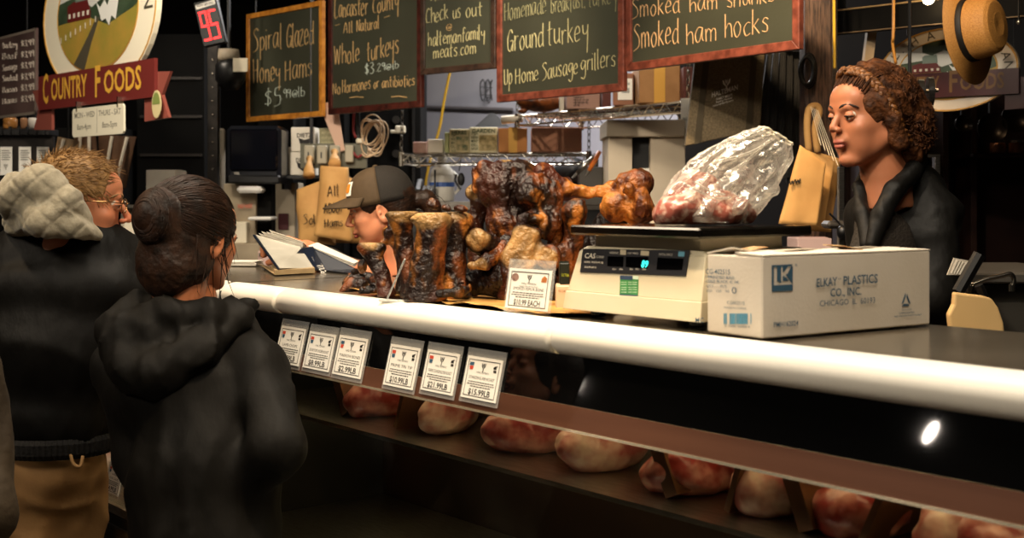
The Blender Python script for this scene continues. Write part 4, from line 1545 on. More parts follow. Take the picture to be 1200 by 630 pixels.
bone('dark standing shank bone to the right of the widest one', [('c', [(532, 345, 2.36), (531, 310, 2.37), (533, 275, 2.38), (534, 262, 2.38)], [.028, .022, .022, .026], .012), ('e', (527, 256, 2.38), (.024, .02, .014), .012), ('e', (545, 262, 2.40), (.018, .02, .02), .012),
      ('e', (538, 346, 2.34), (.026, .018, .012), .012)], 5, [((532, 247, 2.38), .034)], ground=G0, amb=.12, rough=.003, dark=.1, cut=[((530, 248, 2.38), UPN)])
bone('dark broken bone lying at the foot of the shanks, right of the wide one', [('c', [(515, 344, 2.28), (536, 343, 2.29), (548, 338, 2.32)], [.009, .013, .010], .006), ('e', (541, 332, 2.32), (.012, .01, .008), .006)], 6, ground=G0, amb=.15, dark=.3)
# dried chews at the left foot
for i, (pts, rs, lab) in enumerate([([(402, 341, 2.52), (412, 334, 2.53), (424, 335, 2.52)], [.006, .012, .012], 'dark curled dried chew, front one of the pile left of the bones'),
                                    ([(414, 328, 2.57), (428, 324, 2.57), (440, 330, 2.55)], [.010, .011, .010], 'dark curled dried chew lying on top of the front one'),
                                    ([(424, 341, 2.48), (438, 338, 2.48)], [.009, .012], 'dark lumpy dried chew touching the short bone stump'),
                                    ([(405, 332, 2.6), (416, 322, 2.62)], [.006, .009], 'small dark dried chew at the back of the pile')]):
    pr_ = [('c', pts, rs, .004), ('e', (pts[-1][0], pts[-1][1] - 4, pts[-1][2]), (.010, .012, .006), .004), ('s', (pts[0][0] + 8, pts[0][1] - 5, pts[0][2] - .01), (.012, .008, .003), .003)]
    bone(lab, pr_, 20 + i, name='dried_chew', res=.002, amb=.3, dark=.2, rough=.0045, ground=G0 if i != 1 else G0 + .012, nsc=60)
# crumbs on top of the shanks
for i, (px, py, r_, lab) in enumerate([(507, 237, (.014, .012, .009), 'small rough scrap on top of the widest shank bone, leftmost of three'), (522, 241, (.009, .010, .006), 'small pale scrap between the other two on the shank bones'), (538, 241, (.012, .010, .006), 'small knobbly scrap on top of the right shank bone')]):
    bone(lab, [('e', (px, py + 2, 2.36), r_, .003), ('e', (px + 4, py + 4, 2.36), (r_[0] * .7, r_[1], r_[2] * .6), .003)], 40 + i, name='bone_scrap', res=.0014, amb=.5, rough=.003, nsc=120)
# big knuckle on top of the heap
bone('big dark knuckle bone crowning the middle of the heap', [('e', (588, 222, 2.47), (.050, .045, .042), .02), ('e', (624, 226, 2.45), (.046, .045, .040), .018), ('e', (598, 262, 2.46), (.048, .04, .040), .02), ('e', (634, 262, 2.44), (.040, .038, .034), .015),
      ('c', [(566, 200, 2.47), (570, 214, 2.47)], [.012, .022], .012), ('e', (600, 198, 2.48), (.040, .035, .016), .012), ('e', (618, 228, 2.408), (.026, .016, .022), .005), ('e', (622, 256, 2.402), (.024, .014, .015), .005),
      ('e', (650, 240, 2.44), (.018, .02, .042), .012), ('s', (602, 244, 2.40), (.05, .02, .006), .012), ('s', (600, 215, 2.415), (.008, .02, .03), .01)], 50, amb=.28, rough=.009,
     pale=[((592, 193, 2.48), .02)])
bone('small tan knob end sticking out left of the big knuckle', [('e', (557, 226, 2.50), (.018, .02, .018), .01), ('c', [(566, 236, 2.50), (556, 262, 2.5), (560, 300, 2.5), (566, 330, 2.48)], [.018, .018, .02, .024], .012)], 51, amb=.45, pale=[((555, 222, 2.485), .022)], ground=G0)
# lower bones with cut faces
bone('bone with a round pale cut face, lower left of the heap', [('c', [(561, 280, 2.36), (590, 296, 2.42), (606, 322, 2.46)], [.0235, .020, .024], .01), ('e', (562, 279, 2.355), (.024, .016, .018), .006)], 52,
     [((560, 279, 2.33), .034)], amb=.22, dark=.1, cut=[((561, 279, 2.337), (-FWD.x, -FWD.y, .25))], ground=G0)
bone('dark bone with an oval pale end pointing down left, under the round cut face', [('c', [(563, 311, 2.34), (588, 296, 2.38), (602, 280, 2.42)], [.017, .018, .018], .01), ('e', (560, 312, 2.335), (.022, .012, .011), .006)], 53,
     [((557, 312, 2.32), .028)], amb=.2, dark=.15, cut=[((560, 312, 2.325), (-FWD.x, -FWD.y, .1))])
bone('thick split bone with a large heart shaped pale cut face, right of centre', [('c', [(614, 280, 2.36), (606, 310, 2.36), (600, 345, 2.36)], [.032, .034, .03], .015), ('e', (642, 302, 2.355), (.026, .025, .026), .012), ('e', (616, 272, 2.36), (.03, .03, .016), .01)], 54,
     [((612, 290, 2.32), .050), ((641, 303, 2.325), .026)], amb=.3, cut=[((620, 290, 2.332), (-FWD.x, -FWD.y, .12))], ground=G0)
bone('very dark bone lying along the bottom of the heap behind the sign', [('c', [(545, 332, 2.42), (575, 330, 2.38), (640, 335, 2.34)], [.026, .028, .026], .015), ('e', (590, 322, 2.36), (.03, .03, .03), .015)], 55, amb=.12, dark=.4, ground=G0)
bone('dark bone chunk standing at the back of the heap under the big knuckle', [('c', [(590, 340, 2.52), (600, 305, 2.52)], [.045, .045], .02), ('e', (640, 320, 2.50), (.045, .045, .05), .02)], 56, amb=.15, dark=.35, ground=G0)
bone('upright bone with a shiny round ball head left of the scale', [('c', [(674, 250, 2.42), (674, 275, 2.43), (666, 308, 2.43), (668, 345, 2.43)], [.024, .018, .020, .026], .014), ('e', (673, 246, 2.415), (.027, .026, .026), .008), ('e', (660, 296, 2.42), (.018, .018, .020), .012), ('e', (645, 246, 2.44), (.020, .015, .010), .01), ('e', (682, 236, 2.41), (.010, .012, .006), .004)], 57, amb=.52,
     ground=G0, pale=[((646, 240, 2.43), .018)], rough=.004)
bone('dark bone leaning behind the scale under the long leg bone', [('c', [(700, 340, 2.50), (702, 290, 2.52), (716, 262, 2.52)], [.03, .03, .034], .015)], 58, amb=.15, dark=.3, ground=G0)
bone('long leg bone lying across the heap, its big split knuckle behind the scale', [('c', [(636, 205, 2.47), (662, 222, 2.47), (688, 226, 2.47), (716, 222, 2.46), (738, 212, 2.45)], [.022, .017, .0145, .016, .026], .014), ('e', (744, 216, 2.44), (.036, .035, .030), .014), ('e', (722, 242, 2.43), (.034, .034, .034), .014),
      ('e', (748, 246, 2.42), (.034, .034, .034), .014), ('e', (737, 222, 2.395), (.011, .012, .014), .003), ('s', (733, 240, 2.385), (.006, .016, .03), .008), ('e', (752, 240, 2.39), (.014, .014, .03), .006)], 59, amb=.62, rough=.007,
     pale=[((740, 200, 2.45), .02)])
bone('small gristly bone end between the big knuckle and the ball headed bone', [('c', [(650, 262, 2.44), (656, 252, 2.44), (668, 262, 2.46)], [.012, .012, .014], .006), ('c', [(652, 270, 2.45), (648, 310, 2.46), (648, 340, 2.46)], [.014, .02, .02], .01)], 60, amb=.5, ground=G0)
# clear stake of an empty price clip
mb = MB()
s0, s1 = onZ(453, 352, ZT + .003), P(474.5, 303.5, 2.26)
mb.tube([s0 + Vector((0, 0, .0)), s1], .0018, 6)
mb.box(s0 + RGT * .008, (.045, .018, .004), Matrix.Rotation(R(20), 4, 'Z'), bev=.001)
tag(mb.build('card_clip', mat('clear_clip', '#dfe3e0'), smooth=False), 'clear empty card clip leaning in front of the standing shank bones', 'clip')

# ------------------------------------------------------------------ bag of raw meat on the scale
ZP = ZT + .1515
mx_ = P(825, 250, 2.06)
dM = 2.06


def sdf_cam(lohi, res):
    pts = [P(*q) for q in lohi]
    lo = np.min([np.array(p) for p in pts], axis=0)
    hi = np.max([np.array(p) for p in pts], axis=0)
    return lo, hi


R50 = Matrix.Rotation(R(50), 4, 'Z')
m_redmeat = mat('bagged_meat', '#a0584a', '#d8b4a0', 80, rough=.3, contrast=(.48, .66), bump=.3, bscale=60, spec=.6, bdist=.004)


def meatlump(label, prims, seed, ground=None):
    pts = [np.array(P(*q[0])) for q in prims]
    m_ = max(max(q[1]) for q in prims) + .02
    s = SDF(np.min(pts, axis=0) - m_, np.max(pts, axis=0) + m_, .0035)
    for c, r_ in prims:
        s.ell(tuple(P(*c)), r_, .01, rot=R50)
    s.warp(lambda x, y, z: snoise(x, y, z, 60, seed, 3) * .007 + (np.abs(snoise(x, y, z * .3, 70, seed + 3, 2)) - .3) * .006)
    if ground:
        s.plane((0, 0, ground), (0, 0, -1), .002)
    V, F_ = s.mesh()
    o = link_mesh('raw_meat', V, F_, m_redmeat, None, True)
    return tag(o, label, 'meat')


meatlump('wide lower slab of raw red meat inside the clear bag', [((800, 245, 2.0), (.045, .05, .030)), ((835, 245, 2.02), (.052, .05, .030)), ((862, 250, 2.04), (.036, .04, .022)), ((788, 250, 2.0), (.034, .04, .020))], 71, ZP + .002)
meatlump('smaller piece of raw red meat on top inside the clear bag', [((818, 218, 2.03), (.034, .035, .022)), ((806, 226, 2.02), (.02, .03, .018)), ((838, 224, 2.05), (.018, .03, .012))], 72)

m_bag = bpy.data.materials.new('clear_film')
m_bag.use_nodes = True
nt = m_bag.node_tree
nt.nodes.clear()
N = nt.nodes.new
L_ = nt.links.new
out = N('ShaderNodeOutputMaterial')
tr = N('ShaderNodeBsdfTransparent')
tr.inputs[0].default_value = (.97, .96, .93, 1)
gl = N('ShaderNodeBsdfGlossy')
gl.inputs['Roughness'].default_value = .12
gl.inputs['Color'].default_value = (1, .97, .9, 1)
df = N('ShaderNodeBsdfDiffuse')
df.inputs[0].default_value = (.85, .82, .75, 1)
tl = N('ShaderNodeBsdfTranslucent')
tl.inputs[0].default_value = (.85, .82, .75, 1)
ad = N('ShaderNodeMixShader')
L_(df.outputs[0], ad.inputs[1])
L_(tl.outputs[0], ad.inputs[2])
lw = N('ShaderNodeLayerWeight')
lw.inputs[0].default_value = .35
tc = N('ShaderNodeTexCoord')
ns = N('ShaderNodeTexNoise')
ns.inputs['Scale'].default_value = 26
ns.inputs['Detail'].default_value = 3
ns.inputs['Distortion'].default_value = 1.2
bp = N('ShaderNodeBump')
bp.inputs['Strength'].default_value = .8
bp.inputs['Distance'].default_value = .012
L_(tc.outputs['Object'], ns.inputs['Vector'])
L_(ns.outputs[0], bp.inputs['Height'])
L_(bp.outputs[0], gl.inputs['Normal'])
L_(bp.outputs[0], df.inputs['Normal'])
L_(bp.outputs[0], lw.inputs['Normal'])
m1 = N('ShaderNodeMixShader')
mr = N('ShaderNodeMapRange')
mr.inputs['To Min'].default_value = .22
mr.inputs['To Max'].default_value = .75
L_(lw.outputs['Facing'], mr.inputs[0])
L_(mr.outputs[0], m1.inputs[0])
L_(tr.outputs[0], m1.inputs[1])
L_(ad.outputs[0], m1.inputs[2])
m2 = N('ShaderNodeMixShader')
m2.inputs[0].default_value = .20
L_(m1.outputs[0], m2.inputs[1])
L_(gl.outputs[0], m2.inputs[2])
L_(m2.outputs[0], out.inputs[0])

# the bag: a crumpled tube of film from the meat up to its open mouth
ring_pts = [((772, 258), (884, 262), .060), ((766, 250), (888, 255), .065), ((768, 238), (893, 246), .068), ((778, 222), (901, 236), .064), ((790, 205), (909, 226), .056), ((804, 190), (918, 214), .046),
            ((822, 176), (925, 203), .038), ((845, 163), (929, 192), .032), ((870, 152), (931, 180), .028), ((890, 147), (932, 172), .026)]
nseg = 96
vs, rings = [], []
for i, (a, b, dep) in enumerate(ring_pts):
    A3, B3 = P(a[0], a[1], 2.01), P(b[0], b[1], 2.05)
    c = (A3 + B3) / 2
    h_ = (B3 - A3) / 2
    row = []
    for k in range(nseg):
        th = 2 * PI * k / nseg
        w = 1 + .07 * math.sin(5 * th + i * .9) + .05 * math.sin(9 * th - i * 1.7) + .035 * math.sin(17 * th + i)
        wd = 1 + .18 * math.sin(7 * th + i * 1.3) + .12 * math.sin(13 * th - i * .8)
        p = c + h_ * math.copysign(abs(math.cos(th)) ** .8, math.cos(th)) * (1 if abs(math.cos(th)) > .9 else w * .99) + FWD * (dep * math.sin(th) * wd)
        if i == 0 or p.z < ZP:
            p.z = max(p.z, ZP)
        row.append(p)
    rings.append(row)
RP = []
for i in range(len(rings) - 1):
    for s_ in range(4):
        f_ = s_ / 4
        RP.append([rings[i][k] * (1 - f_) + rings[i + 1][k] * f_ for k in range(nseg)])
RP.append(rings[-1])
V = np.array([[tuple(p) for p in row] for row in RP])
n3 = snoise(V[..., 0], V[..., 1], V[..., 2], 55, 81, 3)
cen = V.mean(axis=1, keepdims=True)
dirv = V - cen
dirv /= np.linalg.norm(dirv, axis=2, keepdims=True) + 1e-9
crease = -np.abs(n3) ** .6 * .011
V = V + dirv * crease[..., None]
V[..., 2] = np.maximum(V[..., 2], ZP + .0006)
nr = V.shape[0]
Vf = V.reshape(-1, 3)
fs = []
for i in range(nr - 1):
    for k in range(nseg):
        k2 = (k + 1) % nseg
        fs.append((i * nseg + k, i * nseg + k2, (i + 1) * nseg + k2, (i + 1) * nseg + k))
bot = Vf[:nseg].mean(0)
Vf = np.vstack([Vf, bot])
for k in range(nseg):
    fs.append(((k + 1) % nseg, k, len(Vf) - 1))
bag = thing('meat_bag', 'clear plastic bag of raw meat lying on the scale, mouth open to the upper right', 'bag', (bot[0], bot[1], ZP))
link_mesh('film', Vf, fs, m_bag, bag, True)
mb = MB()
mb.tube([Vector(v) for v in V[-1]], .0016, 5, closed=True)
mb.build('rim', mat('film_edge', '#e8dfc8', rough=.4), bag, smooth=True)
# twisted film folds catching the light, gathered from mouth to meat
mb = MB()
for (pts) in ([(905, 162, 2.0), (885, 176, 1.985), (862, 184, 1.97), (835, 190, 1.96)], [(897, 168, 2.0), (873, 190, 1.975), (848, 205, 1.96)], [(800, 214, 1.95), (815, 222, 1.945), (838, 232, 1.95), (858, 231, 1.96)], [(822, 190, 1.96), (846, 172, 1.98), (880, 160, 2.0)], [(812, 212, 1.955), (833, 224, 1.95), (850, 228, 1.96)]):
    mb.tube(catmull([tuple(P(*q)) for q in pts], 5), [.0004] + [.0022] * (len(catmull([tuple(P(*q)) for q in pts], 5)) - 2) + [.0004], 6)
mb.build('fold', m_bag, bag, smooth=True)

# ------------------------------------------------------------------ behind the counter: shelves, cartons, bags
def pt_z(px, d, z):
    p = P(px, HZ, d)
    return Vector((p.x, p.y, z))


def wire_shelf(label, a, b, depth, z, hz=.045, chains=(), step=.045):
    """a,b: front left / front right corner (world xy); goes back by depth"""
    a, b = Vector((a.x, a.y, z)), Vector((b.x, b.y, z))
    dx = (b - a)
    L = dx.length
    dx.normalize()
    nb = Vector((-dx.y, dx.x, 0))
    t = thing('wire_shelf', label, 'shelf', a + dx * L / 2 + nb * depth / 2, math.atan2(dx.y, dx.x))
    for nm, off in (('front_truss', 0), ('back_truss', depth)):
        mb = MB()
        o = nb * off
        mb.tube([a + o, b + o], .005, 6)
        mb.tube([a + o - Vector((0, 0, hz)), b + o - Vector((0, 0, hz))], .005, 6)
        n = int(L / step)
        zz = []
        for i in range(n + 1):
            zz.append(a + o + dx * (L * i / n) - Vector((0, 0, 0 if i % 2 else hz)))
        mb.tube(zz, .003, 5)
        mb.build(nm, m_chrome, t)
    mb = MB()
    n = int(L / .03)
    for i in range(n + 1):
        p = a + dx * (L * i / n)
        mb.tube([p, p + nb * depth], .002, 4, cap=False)
    for f_ in (.33, .66):
        mb.tube([a + nb * depth * f_ - Vector((0, 0, .005)), b + nb * depth * f_ - Vector((0, 0, .005))], .004, 5)
    mb.build('wire_deck', m_chrome, t)
    for s_, p in ((0, a), (1, b)):
        mb = MB()
        mb.tube([p, p + nb * depth], .005, 6)
        mb.tube([p - Vector((0, 0, hz)), p + nb * depth - Vector((0, 0, hz))], .005, 6)
        n2 = int(depth / step)
        mb.tube([p + nb * (depth * i / n2) - Vector((0, 0, 0 if i % 2 else hz)) for i in range(n2 + 1)], .003, 5)
        mb.build('side_truss', m_chrome, t)
    for off in (0, depth):
        for p in (a, b):
            MB().tube([p + nb * off - Vector((0, 0, hz + .012)), p + nb * off + Vector((0, 0, .012))], .013, 10).build('corner_sleeve', m_chrome, t)
    mc = mat('chain_steel', '#6d675c', rough=.4, metal=.9)
    for p, top in chains:
        mb = MB()
        top = Vector((p.x + top[0], p.y + top[1], ZC))
        n3 = int((top - p).length / .03)
        for i in range(n3):
            c = p + (top - p) * ((i + .5) / n3)
            dr = (top - p).normalized()
            sd = (dr.cross(Vector((1, 0, 0))) if i % 2 else dr.cross(Vector((0, 1, 0)))).normalized()
            mb.tube([c + dr * .02 * math.cos(q) + sd * .008 * math.sin(q) for q in [k * PI / 4 for k in range(8)]], .0025, 4, closed=True)
        mb.build('chain', mc, t)
    return t, dx, nb


# lower shelf hung on chains
a1, b1 = P(470, 186, 6.1), P(690, 180, 5.95)
z1s = 1.5 + (229 - 183) / FPX * 6.0 + .012
wire_shelf('lower chrome wire shelf hung on chains, holding food boxes', a1, b1, .36, z1s, chains=((Vector((a1.x, a1.y, z1s)), (.02, .04)), (Vector((b1.x, b1.y, z1s)), (0, .02))))
# upper shelf: carried by the wall behind
a2, b2 = P(606, 141, 6.0), P(806, 118, 5.05)
z2s = 1.5 + .385
wire_shelf('upper chrome wire shelf stacked with cartons under the red framed boards', a2, b2, .40, z2s, chains=((Vector((a2.x, a2.y, z2s)), (0, .05)), (Vector((b2.x, b2.y, z2s)), (0, .05))))
MB()
zsh1 = z1s + .008
zsh2 = z2s + .008


def on_shelf(name, label, cat, px0, px1, pyt, d, depth, m, zsh, rz=0.0, tape=None, group=None):
    pyb = HZ - (zsh - CH) * FPX / d
    return simple_carton(name, label, cat, px0, px1, pyb, pyt, d, depth, m, rz, group, tape=tape)


m_pinkcard = mat('pink_wrap', '#c9968a', '#e0b9a8', 16, rough=.6)
m_tape = mat('yellow_tape', '#d8a24a', rough=.5)
m_orcard = mat('orange_card', '#b87a42', rough=.75)
m_brcard = mat('brown_card', '#9a6a50', '#8c5f47', 6, rough=.8)
m_plumcard = mat('plum_card', '#5c2f28', rough=.75)
t_, f_, c_, h_ = on_shelf('wrapped_package', 'pink wrapped package at the left end of the lower wire shelf', 'package', 484, 500, 166, 6.06, .12, m_pinkcard, zsh1)
t_, f_, c_, h_ = on_shelf('food_box', 'plain white box between the pink package and the picture boxes', 'box', 501, 519, 163, 6.08, .2, mat('off_white_card', '#d5cbb8', rough=.7), zsh1)
pic = [('#a9ab72', '#3f4a2a'), ('#c7b78a', '#4d5a30'), ('#d9cfa9', '#7b6b3a')]
px_ = 521
for i, (wd, top, lab) in enumerate([(5, 155, 'narrow tan picture box on the lower wire shelf, leftmost of the picture boxes'), (23, 151, 'green picture box with a dark photo on the lower wire shelf'), (33, 149, 'wide picture box with green letters next to the orange carton')]):
    t_, f_, c_, h_ = on_shelf('food_box', lab, 'box', px_, px_ + wd, top, 6.05, .22, mat('box_card_%s' % 'abc'[i], pic[i][0], rough=.6), zsh1, group='picture boxes on the lower shelf')
    q = random.Random(i)
    x0, x1 = px_ + 1, px_ + wd - 1
    yb_ = HZ - (zsh1 - CH) * FPX / 6.05
    if i:
        mb = MB()
        rp(mb, f_, x0 + wd * .3, top + 9, x1, yb_ - 2, .002)
        mb.build('picture', mat('food_photo_%d' % i, pic[i][1], '#c9b07a', 40, rough=.5), t_)
        mb = MB()
        for j in range(5):
            ftext(mb, f_, ['TEA', 'HERB', 'MINT', 'DILL', 'SAGE'][j], x0 + 1, top + 9 + j * 4.4, x0 + wd * .28, top + 9 + j * 4.4, 3.2, .02, .0025)
        ftext(mb, f_, ['HERBS', 'GARDEN'][i - 1], x0 + 2, top + 6.5, x1 - 2, top + 6.3, 4.5, .03, .0025)
        mb.build('lettering', mat('green_ink', '#39492a', rough=.7), t_)
    px_ += wd + .6
t_, f_, c_, h_ = on_shelf('carton', 'orange brown carton with a broad yellow tape band on the lower wire shelf', 'carton', 584, 618, 150, 6.0, .3, m_orcard, zsh1, tape=(.3, m_tape))
t_, f_, c_, h_ = on_shelf('carton', 'plain long brown carton at the right end of the lower wire shelf', 'carton', 623, 682, 149, 5.98, .3, m_brcard, zsh1)
# top shelf goods
ta = on_shelf('carton', 'pinkish carton with small black print on the upper wire shelf', 'carton', 664, 703, 104, 5.62, .28, mat('pink_card', '#a98474', rough=.8), zsh2, rz=0)
mb = MB()
for k, (s, x0, x1) in enumerate((('HAM BONE IN', 672, 684), ('PRODUCT OF USA', 672, 690), ('KEEP REFRIGERATED', 672, 689), ('NET WT', 672, 680))):
    ftext(mb, ta[1], s, x0, 115 + k * 3.2, x1, 114.7 + k * 3.2, 2.2, .02, .002)
mb.build('lettering', m_ink, ta[0])
on_shelf('carton', 'dark plum carton between the pinkish carton and the labelled one', 'carton', 706, 716, 96, 5.5, .26, m_plumcard, zsh2)
tb = on_shelf('carton', 'brown carton with a white barcode label on the upper wire shelf', 'carton', 718, 742, 86, 5.4, .26, m_brcard, zsh2, rz=-.15)
mb = MB()
rp(mb, tb[1], 724, 92, 741, 117, .002)
mb.build('label', m_paper, tb[0])
mb = MB()
for j in range(7):
    rp(mb, tb[1], 729 + j * 1.3, 103, 729.7 + j * 1.3, 109, .003)
ftext(mb, tb[1], 'CODE 4041', 726, 100, 738, 99.8, 3, .01, .003)
mb.build('barcode', m_ink, tb[0])
on_shelf('carton', 'tall white edged carton behind the labelled carton on the upper shelf', 'carton', 742.5, 747, 80, 5.72, .1, mat('off_white_card', '#d5cbb8'), zsh2)
on_shelf('carton', 'large tan carton with a yellow tape band on the upper wire shelf', 'carton', 749, 797, 76, 5.25, .3, m_card, zsh2, tape=(.27, m_tape))
on_shelf('carton', 'dark red carton at the right end of the upper wire shelf', 'carton', 801, 812, 78, 5.15, .25, m_plumcard, zsh2)
tc_ = on_shelf('carton', 'light carton at the left end of the upper shelf behind the cured ham', 'carton', 656, 661, 110, 5.75, .2, mat('off_white_card', '#d5cbb8'), zsh2)
# cured ham in net on the upper shelf
s0 = P(632, 130, 5.85)
s = SDF(np.array(s0) - .16, np.array(s0) + .16, .006)
s.ell((s0.x, s0.y, zsh2 + .045), (.055, .11, .045), .02, rot=R50 @ Matrix.Rotation(R(90), 4, 'Z'))
s.ell(tuple(P(612, 130, 5.85)), (.03, .03, .02), .02)
s.warp(lambda x, y, z: snoise(x, y, z, 35, 3, 3) * .008)
V, F_ = s.mesh()
tag(link_mesh('cured_ham', V, F_, mat('ham_skin', '#8a4a1f', '#3a1a0c', 24, rough=.35, bump=.4), None, True), 'wrinkled brown cured ham on the upper wire shelf under the Ground turkey board', 'ham')
# black folded bag on the shelf
mb = MB()
c_ = P(577, 143, 6.1)
mb.frustum([P(556, 148.5, 6.1), P(597, 148.5, 6.1), P(597, 148.5, 6.3), P(556, 148.5, 6.3)], [P(574, 132.5, 6.15), P(580, 133, 6.15), P(580, 133, 6.25), P(574, 132.5, 6.25)])
tag(mb.build('folded_bag', m_black), 'folded black bag lying on top of the picture boxes', 'bag')
mb = MB()
mb.tube([P(588, 140.5, 6.02), P(612, 138.5, 6.0)], .02, 16)
tag(mb.build('paper_roll', mat('off_white_card', '#d5cbb8'), smooth=True), 'short cream paper roll lying against the left end of the upper wire shelf', 'roll')
# wire hook rack on the grey wall
t_ = thing('hook_rack', 'small black wire rack on the grey wall beside the narrow board', 'rack', P(572, 120, 9.04))
for j in range(3):
    x = 566 + j * 6
    MB().tube(catmull([tuple(P(x, 93, 9.04)), tuple(P(x - 3, 98, 9.04)), tuple(P(x - 2.5, 112, 9.04)), tuple(P(x, 118, 9.04)), tuple(P(x + 2.5, 112, 9.04)), tuple(P(x + 2, 98, 9.04)), tuple(P(x, 93, 9.04))]), .005, 5).build('hook', m_black, t_)
mb = MB()
for y in (102, 111):
    mb.tube([P(562, y, 9.04), P(584, y + 1, 9.04)], .004, 5)
mb.build('rail', m_black, t_)
# dark rail along the grey wall
mb = MB()
mb.tube([onY(496, 125, YB - .03), onY(600, 128, YB - .03)], .012, 6)
tag(mb.build('trim_1', mat('grey_trim', '#6a6464', rough=.6)), kind='structure')
# darker lower band of the corridor wall, blue grey
# yellow cable
mb = MB()
mb.tube(catmull([tuple(P(527, 85, 6.6)), tuple(P(520, 120, 6.6)), tuple(P(515, 150, 6.6)), tuple(P(505, 185, 6.6)), tuple(P(499, 214, 6.6)), tuple(P(499, 240, 6.62))]), .0075, 6)
mb.tube([P(527, 85, 6.6), pt_z(527, 6.6, ZC)], .0075, 6)
tag(mb.build('yellow_cable', mat('yellow_pvc', '#c9a02a', rough=.5)), 'yellow cable hanging down the grey wall between the dark and the red boards', 'cable')
# jug, phone and dark thing below the lower shelf: standing on a side cabinet
zc_ = 1.5 + (229 - 236) / FPX * 6.3
ca, cb = P(462, 236, 6.15), P(720, 236, 6.15)
t_ = thing('back_counter', 'dark steel back counter under the lower wire shelf', 'counter', pt_z(590, 6.3, 0), R(50))
cm = pt_z(590, 6.33, zc_)
w_ = (cb - ca).length
MB().box(cm - Vector((0, 0, .02)), (w_, .34, .04), R50).build('worktop', m_steel, t_)
MB().box(Vector((cm.x, cm.y, (zc_ - .04) / 2)), (w_ - .04, .32, zc_ - .04), R50).build('cabinet', m_black, t_)
for k in (-1, 0, 1):
    c_ = cm + RGT * (w_ * .31 * k) - FWD * .165
    MB().box(Vector((c_.x, c_.y, zc_ * .5)), (w_ * .29, .012, zc_ * .8), R50).build('door', m_blackpl, t_)
t_ = thing('milk_jug', 'translucent white plastic jug with a blue band on the back counter', 'jug', pt_z(518, 6.3, zc_))
cj = pt_z(518, 6.3, zc_)
MB().lathe([(.03, .0), (.062, .003), (.064, .12), (.055, .16), (.03, .19), (.022, .20), (.022, .215)], cj, seg=20).build('body', mat('jug_plastic', '#c9c5bb', rough=.35), t_, smooth=True)
MB().lathe([(.0645, .075), (.0648, .078), (.0648, .095), (.0645, .098)], cj, seg=20).build('band', mat('band_blue', '#33518f', rough=.5), t_)
MB().lathe([(.026, .213), (.026, .235), (.01, .237)], cj, seg=16).build('cap', m_white, t_)
MB().tube([cj + RGT * .055 + Vector((0, 0, .15)), cj + RGT * .085 + Vector((0, 0, .12)), cj + RGT * .085 + Vector((0, 0, .06)), cj + RGT * .06 + Vector((0, 0, .04))], .009, 8).build('handle', mat('jug_plastic', '#c9c5bb'), t_, smooth=True)
t_ = thing('desk_phone', 'black desk phone left of the white jug', 'phone', pt_z(498, 6.2, zc_), R(50))
cp_ = pt_z(498, 6.2, zc_)
MB().box(cp_ + Vector((0, 0, .035)), (.10, .14, .05), R50 @ Matrix.Rotation(R(20), 4, 'X'), bev=.006).build('body', m_blackpl, t_)
MB().box(cp_ - RGT * .03 + Vector((0, 0, .075)), (.035, .17, .03), R50 @ Matrix.Rotation(R(20), 4, 'X'), bev=.008).build('handset', m_blackpl, t_)
mb = MB()
for i in range(3):
    for j in range(4):
        mb.box(cp_ + RGT * (.005 + .017 * i) + FWD * (-.035 + .022 * j) + Vector((0, 0, .055 + .008 * j)), (.011, .013, .006), R50)
mb.build('keypad', mat('key_grey', '#6f7274', rough=.5), t_)
MB().tube([cp_ - RGT * (-.05) + Vector((0, 0, .03)), cp_ + RGT * .05 + Vector((0, 0, .16))], .005, 6).build('antenna', m_blackpl, t_)
mb = MB()
mb.tube([P(540, 187, 6.1), P(538, 200, 6.1)], .003, 5)
mb.ell(P(540.5, 210, 6.1), (.018, .012, .033), rot=R50)
mb.tube([P(535, 204, 6.1), P(533, 211, 6.1), P(540, 222, 6.1)], .006, 5)
tag(mb.build('hanging_glove', m_black), 'small black glove hanging from the lower wire shelf', 'glove')
# knife holder
t_ = thing('knife_box', 'dark grey knife scabbard hanging below the lower shelf', 'knife holder', P(692, 240, 5.3), R(50))
ck = P(692, 218, 5.3)
MB().box(ck, (.105, .06, .165), R50, bev=.004).build('case', mat('gun_grey', '#3a352f', rough=.45), t_)
MB().tube([ck + Vector((0, 0, .08)), Vector((ck.x, ck.y, z1s - .03))], .004, 6).build('strap', m_black, t_)
for i, (a_, b_, m_, lab) in enumerate([((676, 203), (695, 184), m_steel, 'knife with a steel handle, left one in the dark scabbard'), ((690, 200), (703, 177), mat('orange_plastic', '#d9752c', rough=.4), 'knife with an orange handle in the dark scabbard')]):
    t_ = thing('knife', lab, 'knife', P(a_[0], a_[1], 5.3))
    A3, B3 = P(*a_, 5.27), P(*b_, 5.27)
    MB().tube([A3, A3 + (B3 - A3) * .5, B3], [.008, .011, .009], 10).build('handle', m_, t_, smooth=True)
    MB().tube([A3, A3 - (B3 - A3) * .3], [.007, .004], 6).build('blade', m_steel, t_)
# white cabinet with dark slot
t_ = thing('bin_rack', 'cream bin rack with a wide lid and a dark slot behind the bag of meat', 'rack', P(758, 290, 5.0), R(50))
dK = 5.0


def fbox(mb, px0, px1, py0, py1, d, dep, bev=.002):
    a_, b_ = P(px0, py1, d), P(px1, py0, d)
    c_ = (a_ + b_) / 2 + FWD * dep / 2
    mb.box(c_, ((px1 - px0) / FPX * d, dep, abs(py1 - py0) / FPX * d), R50, bev=bev)
    return mb


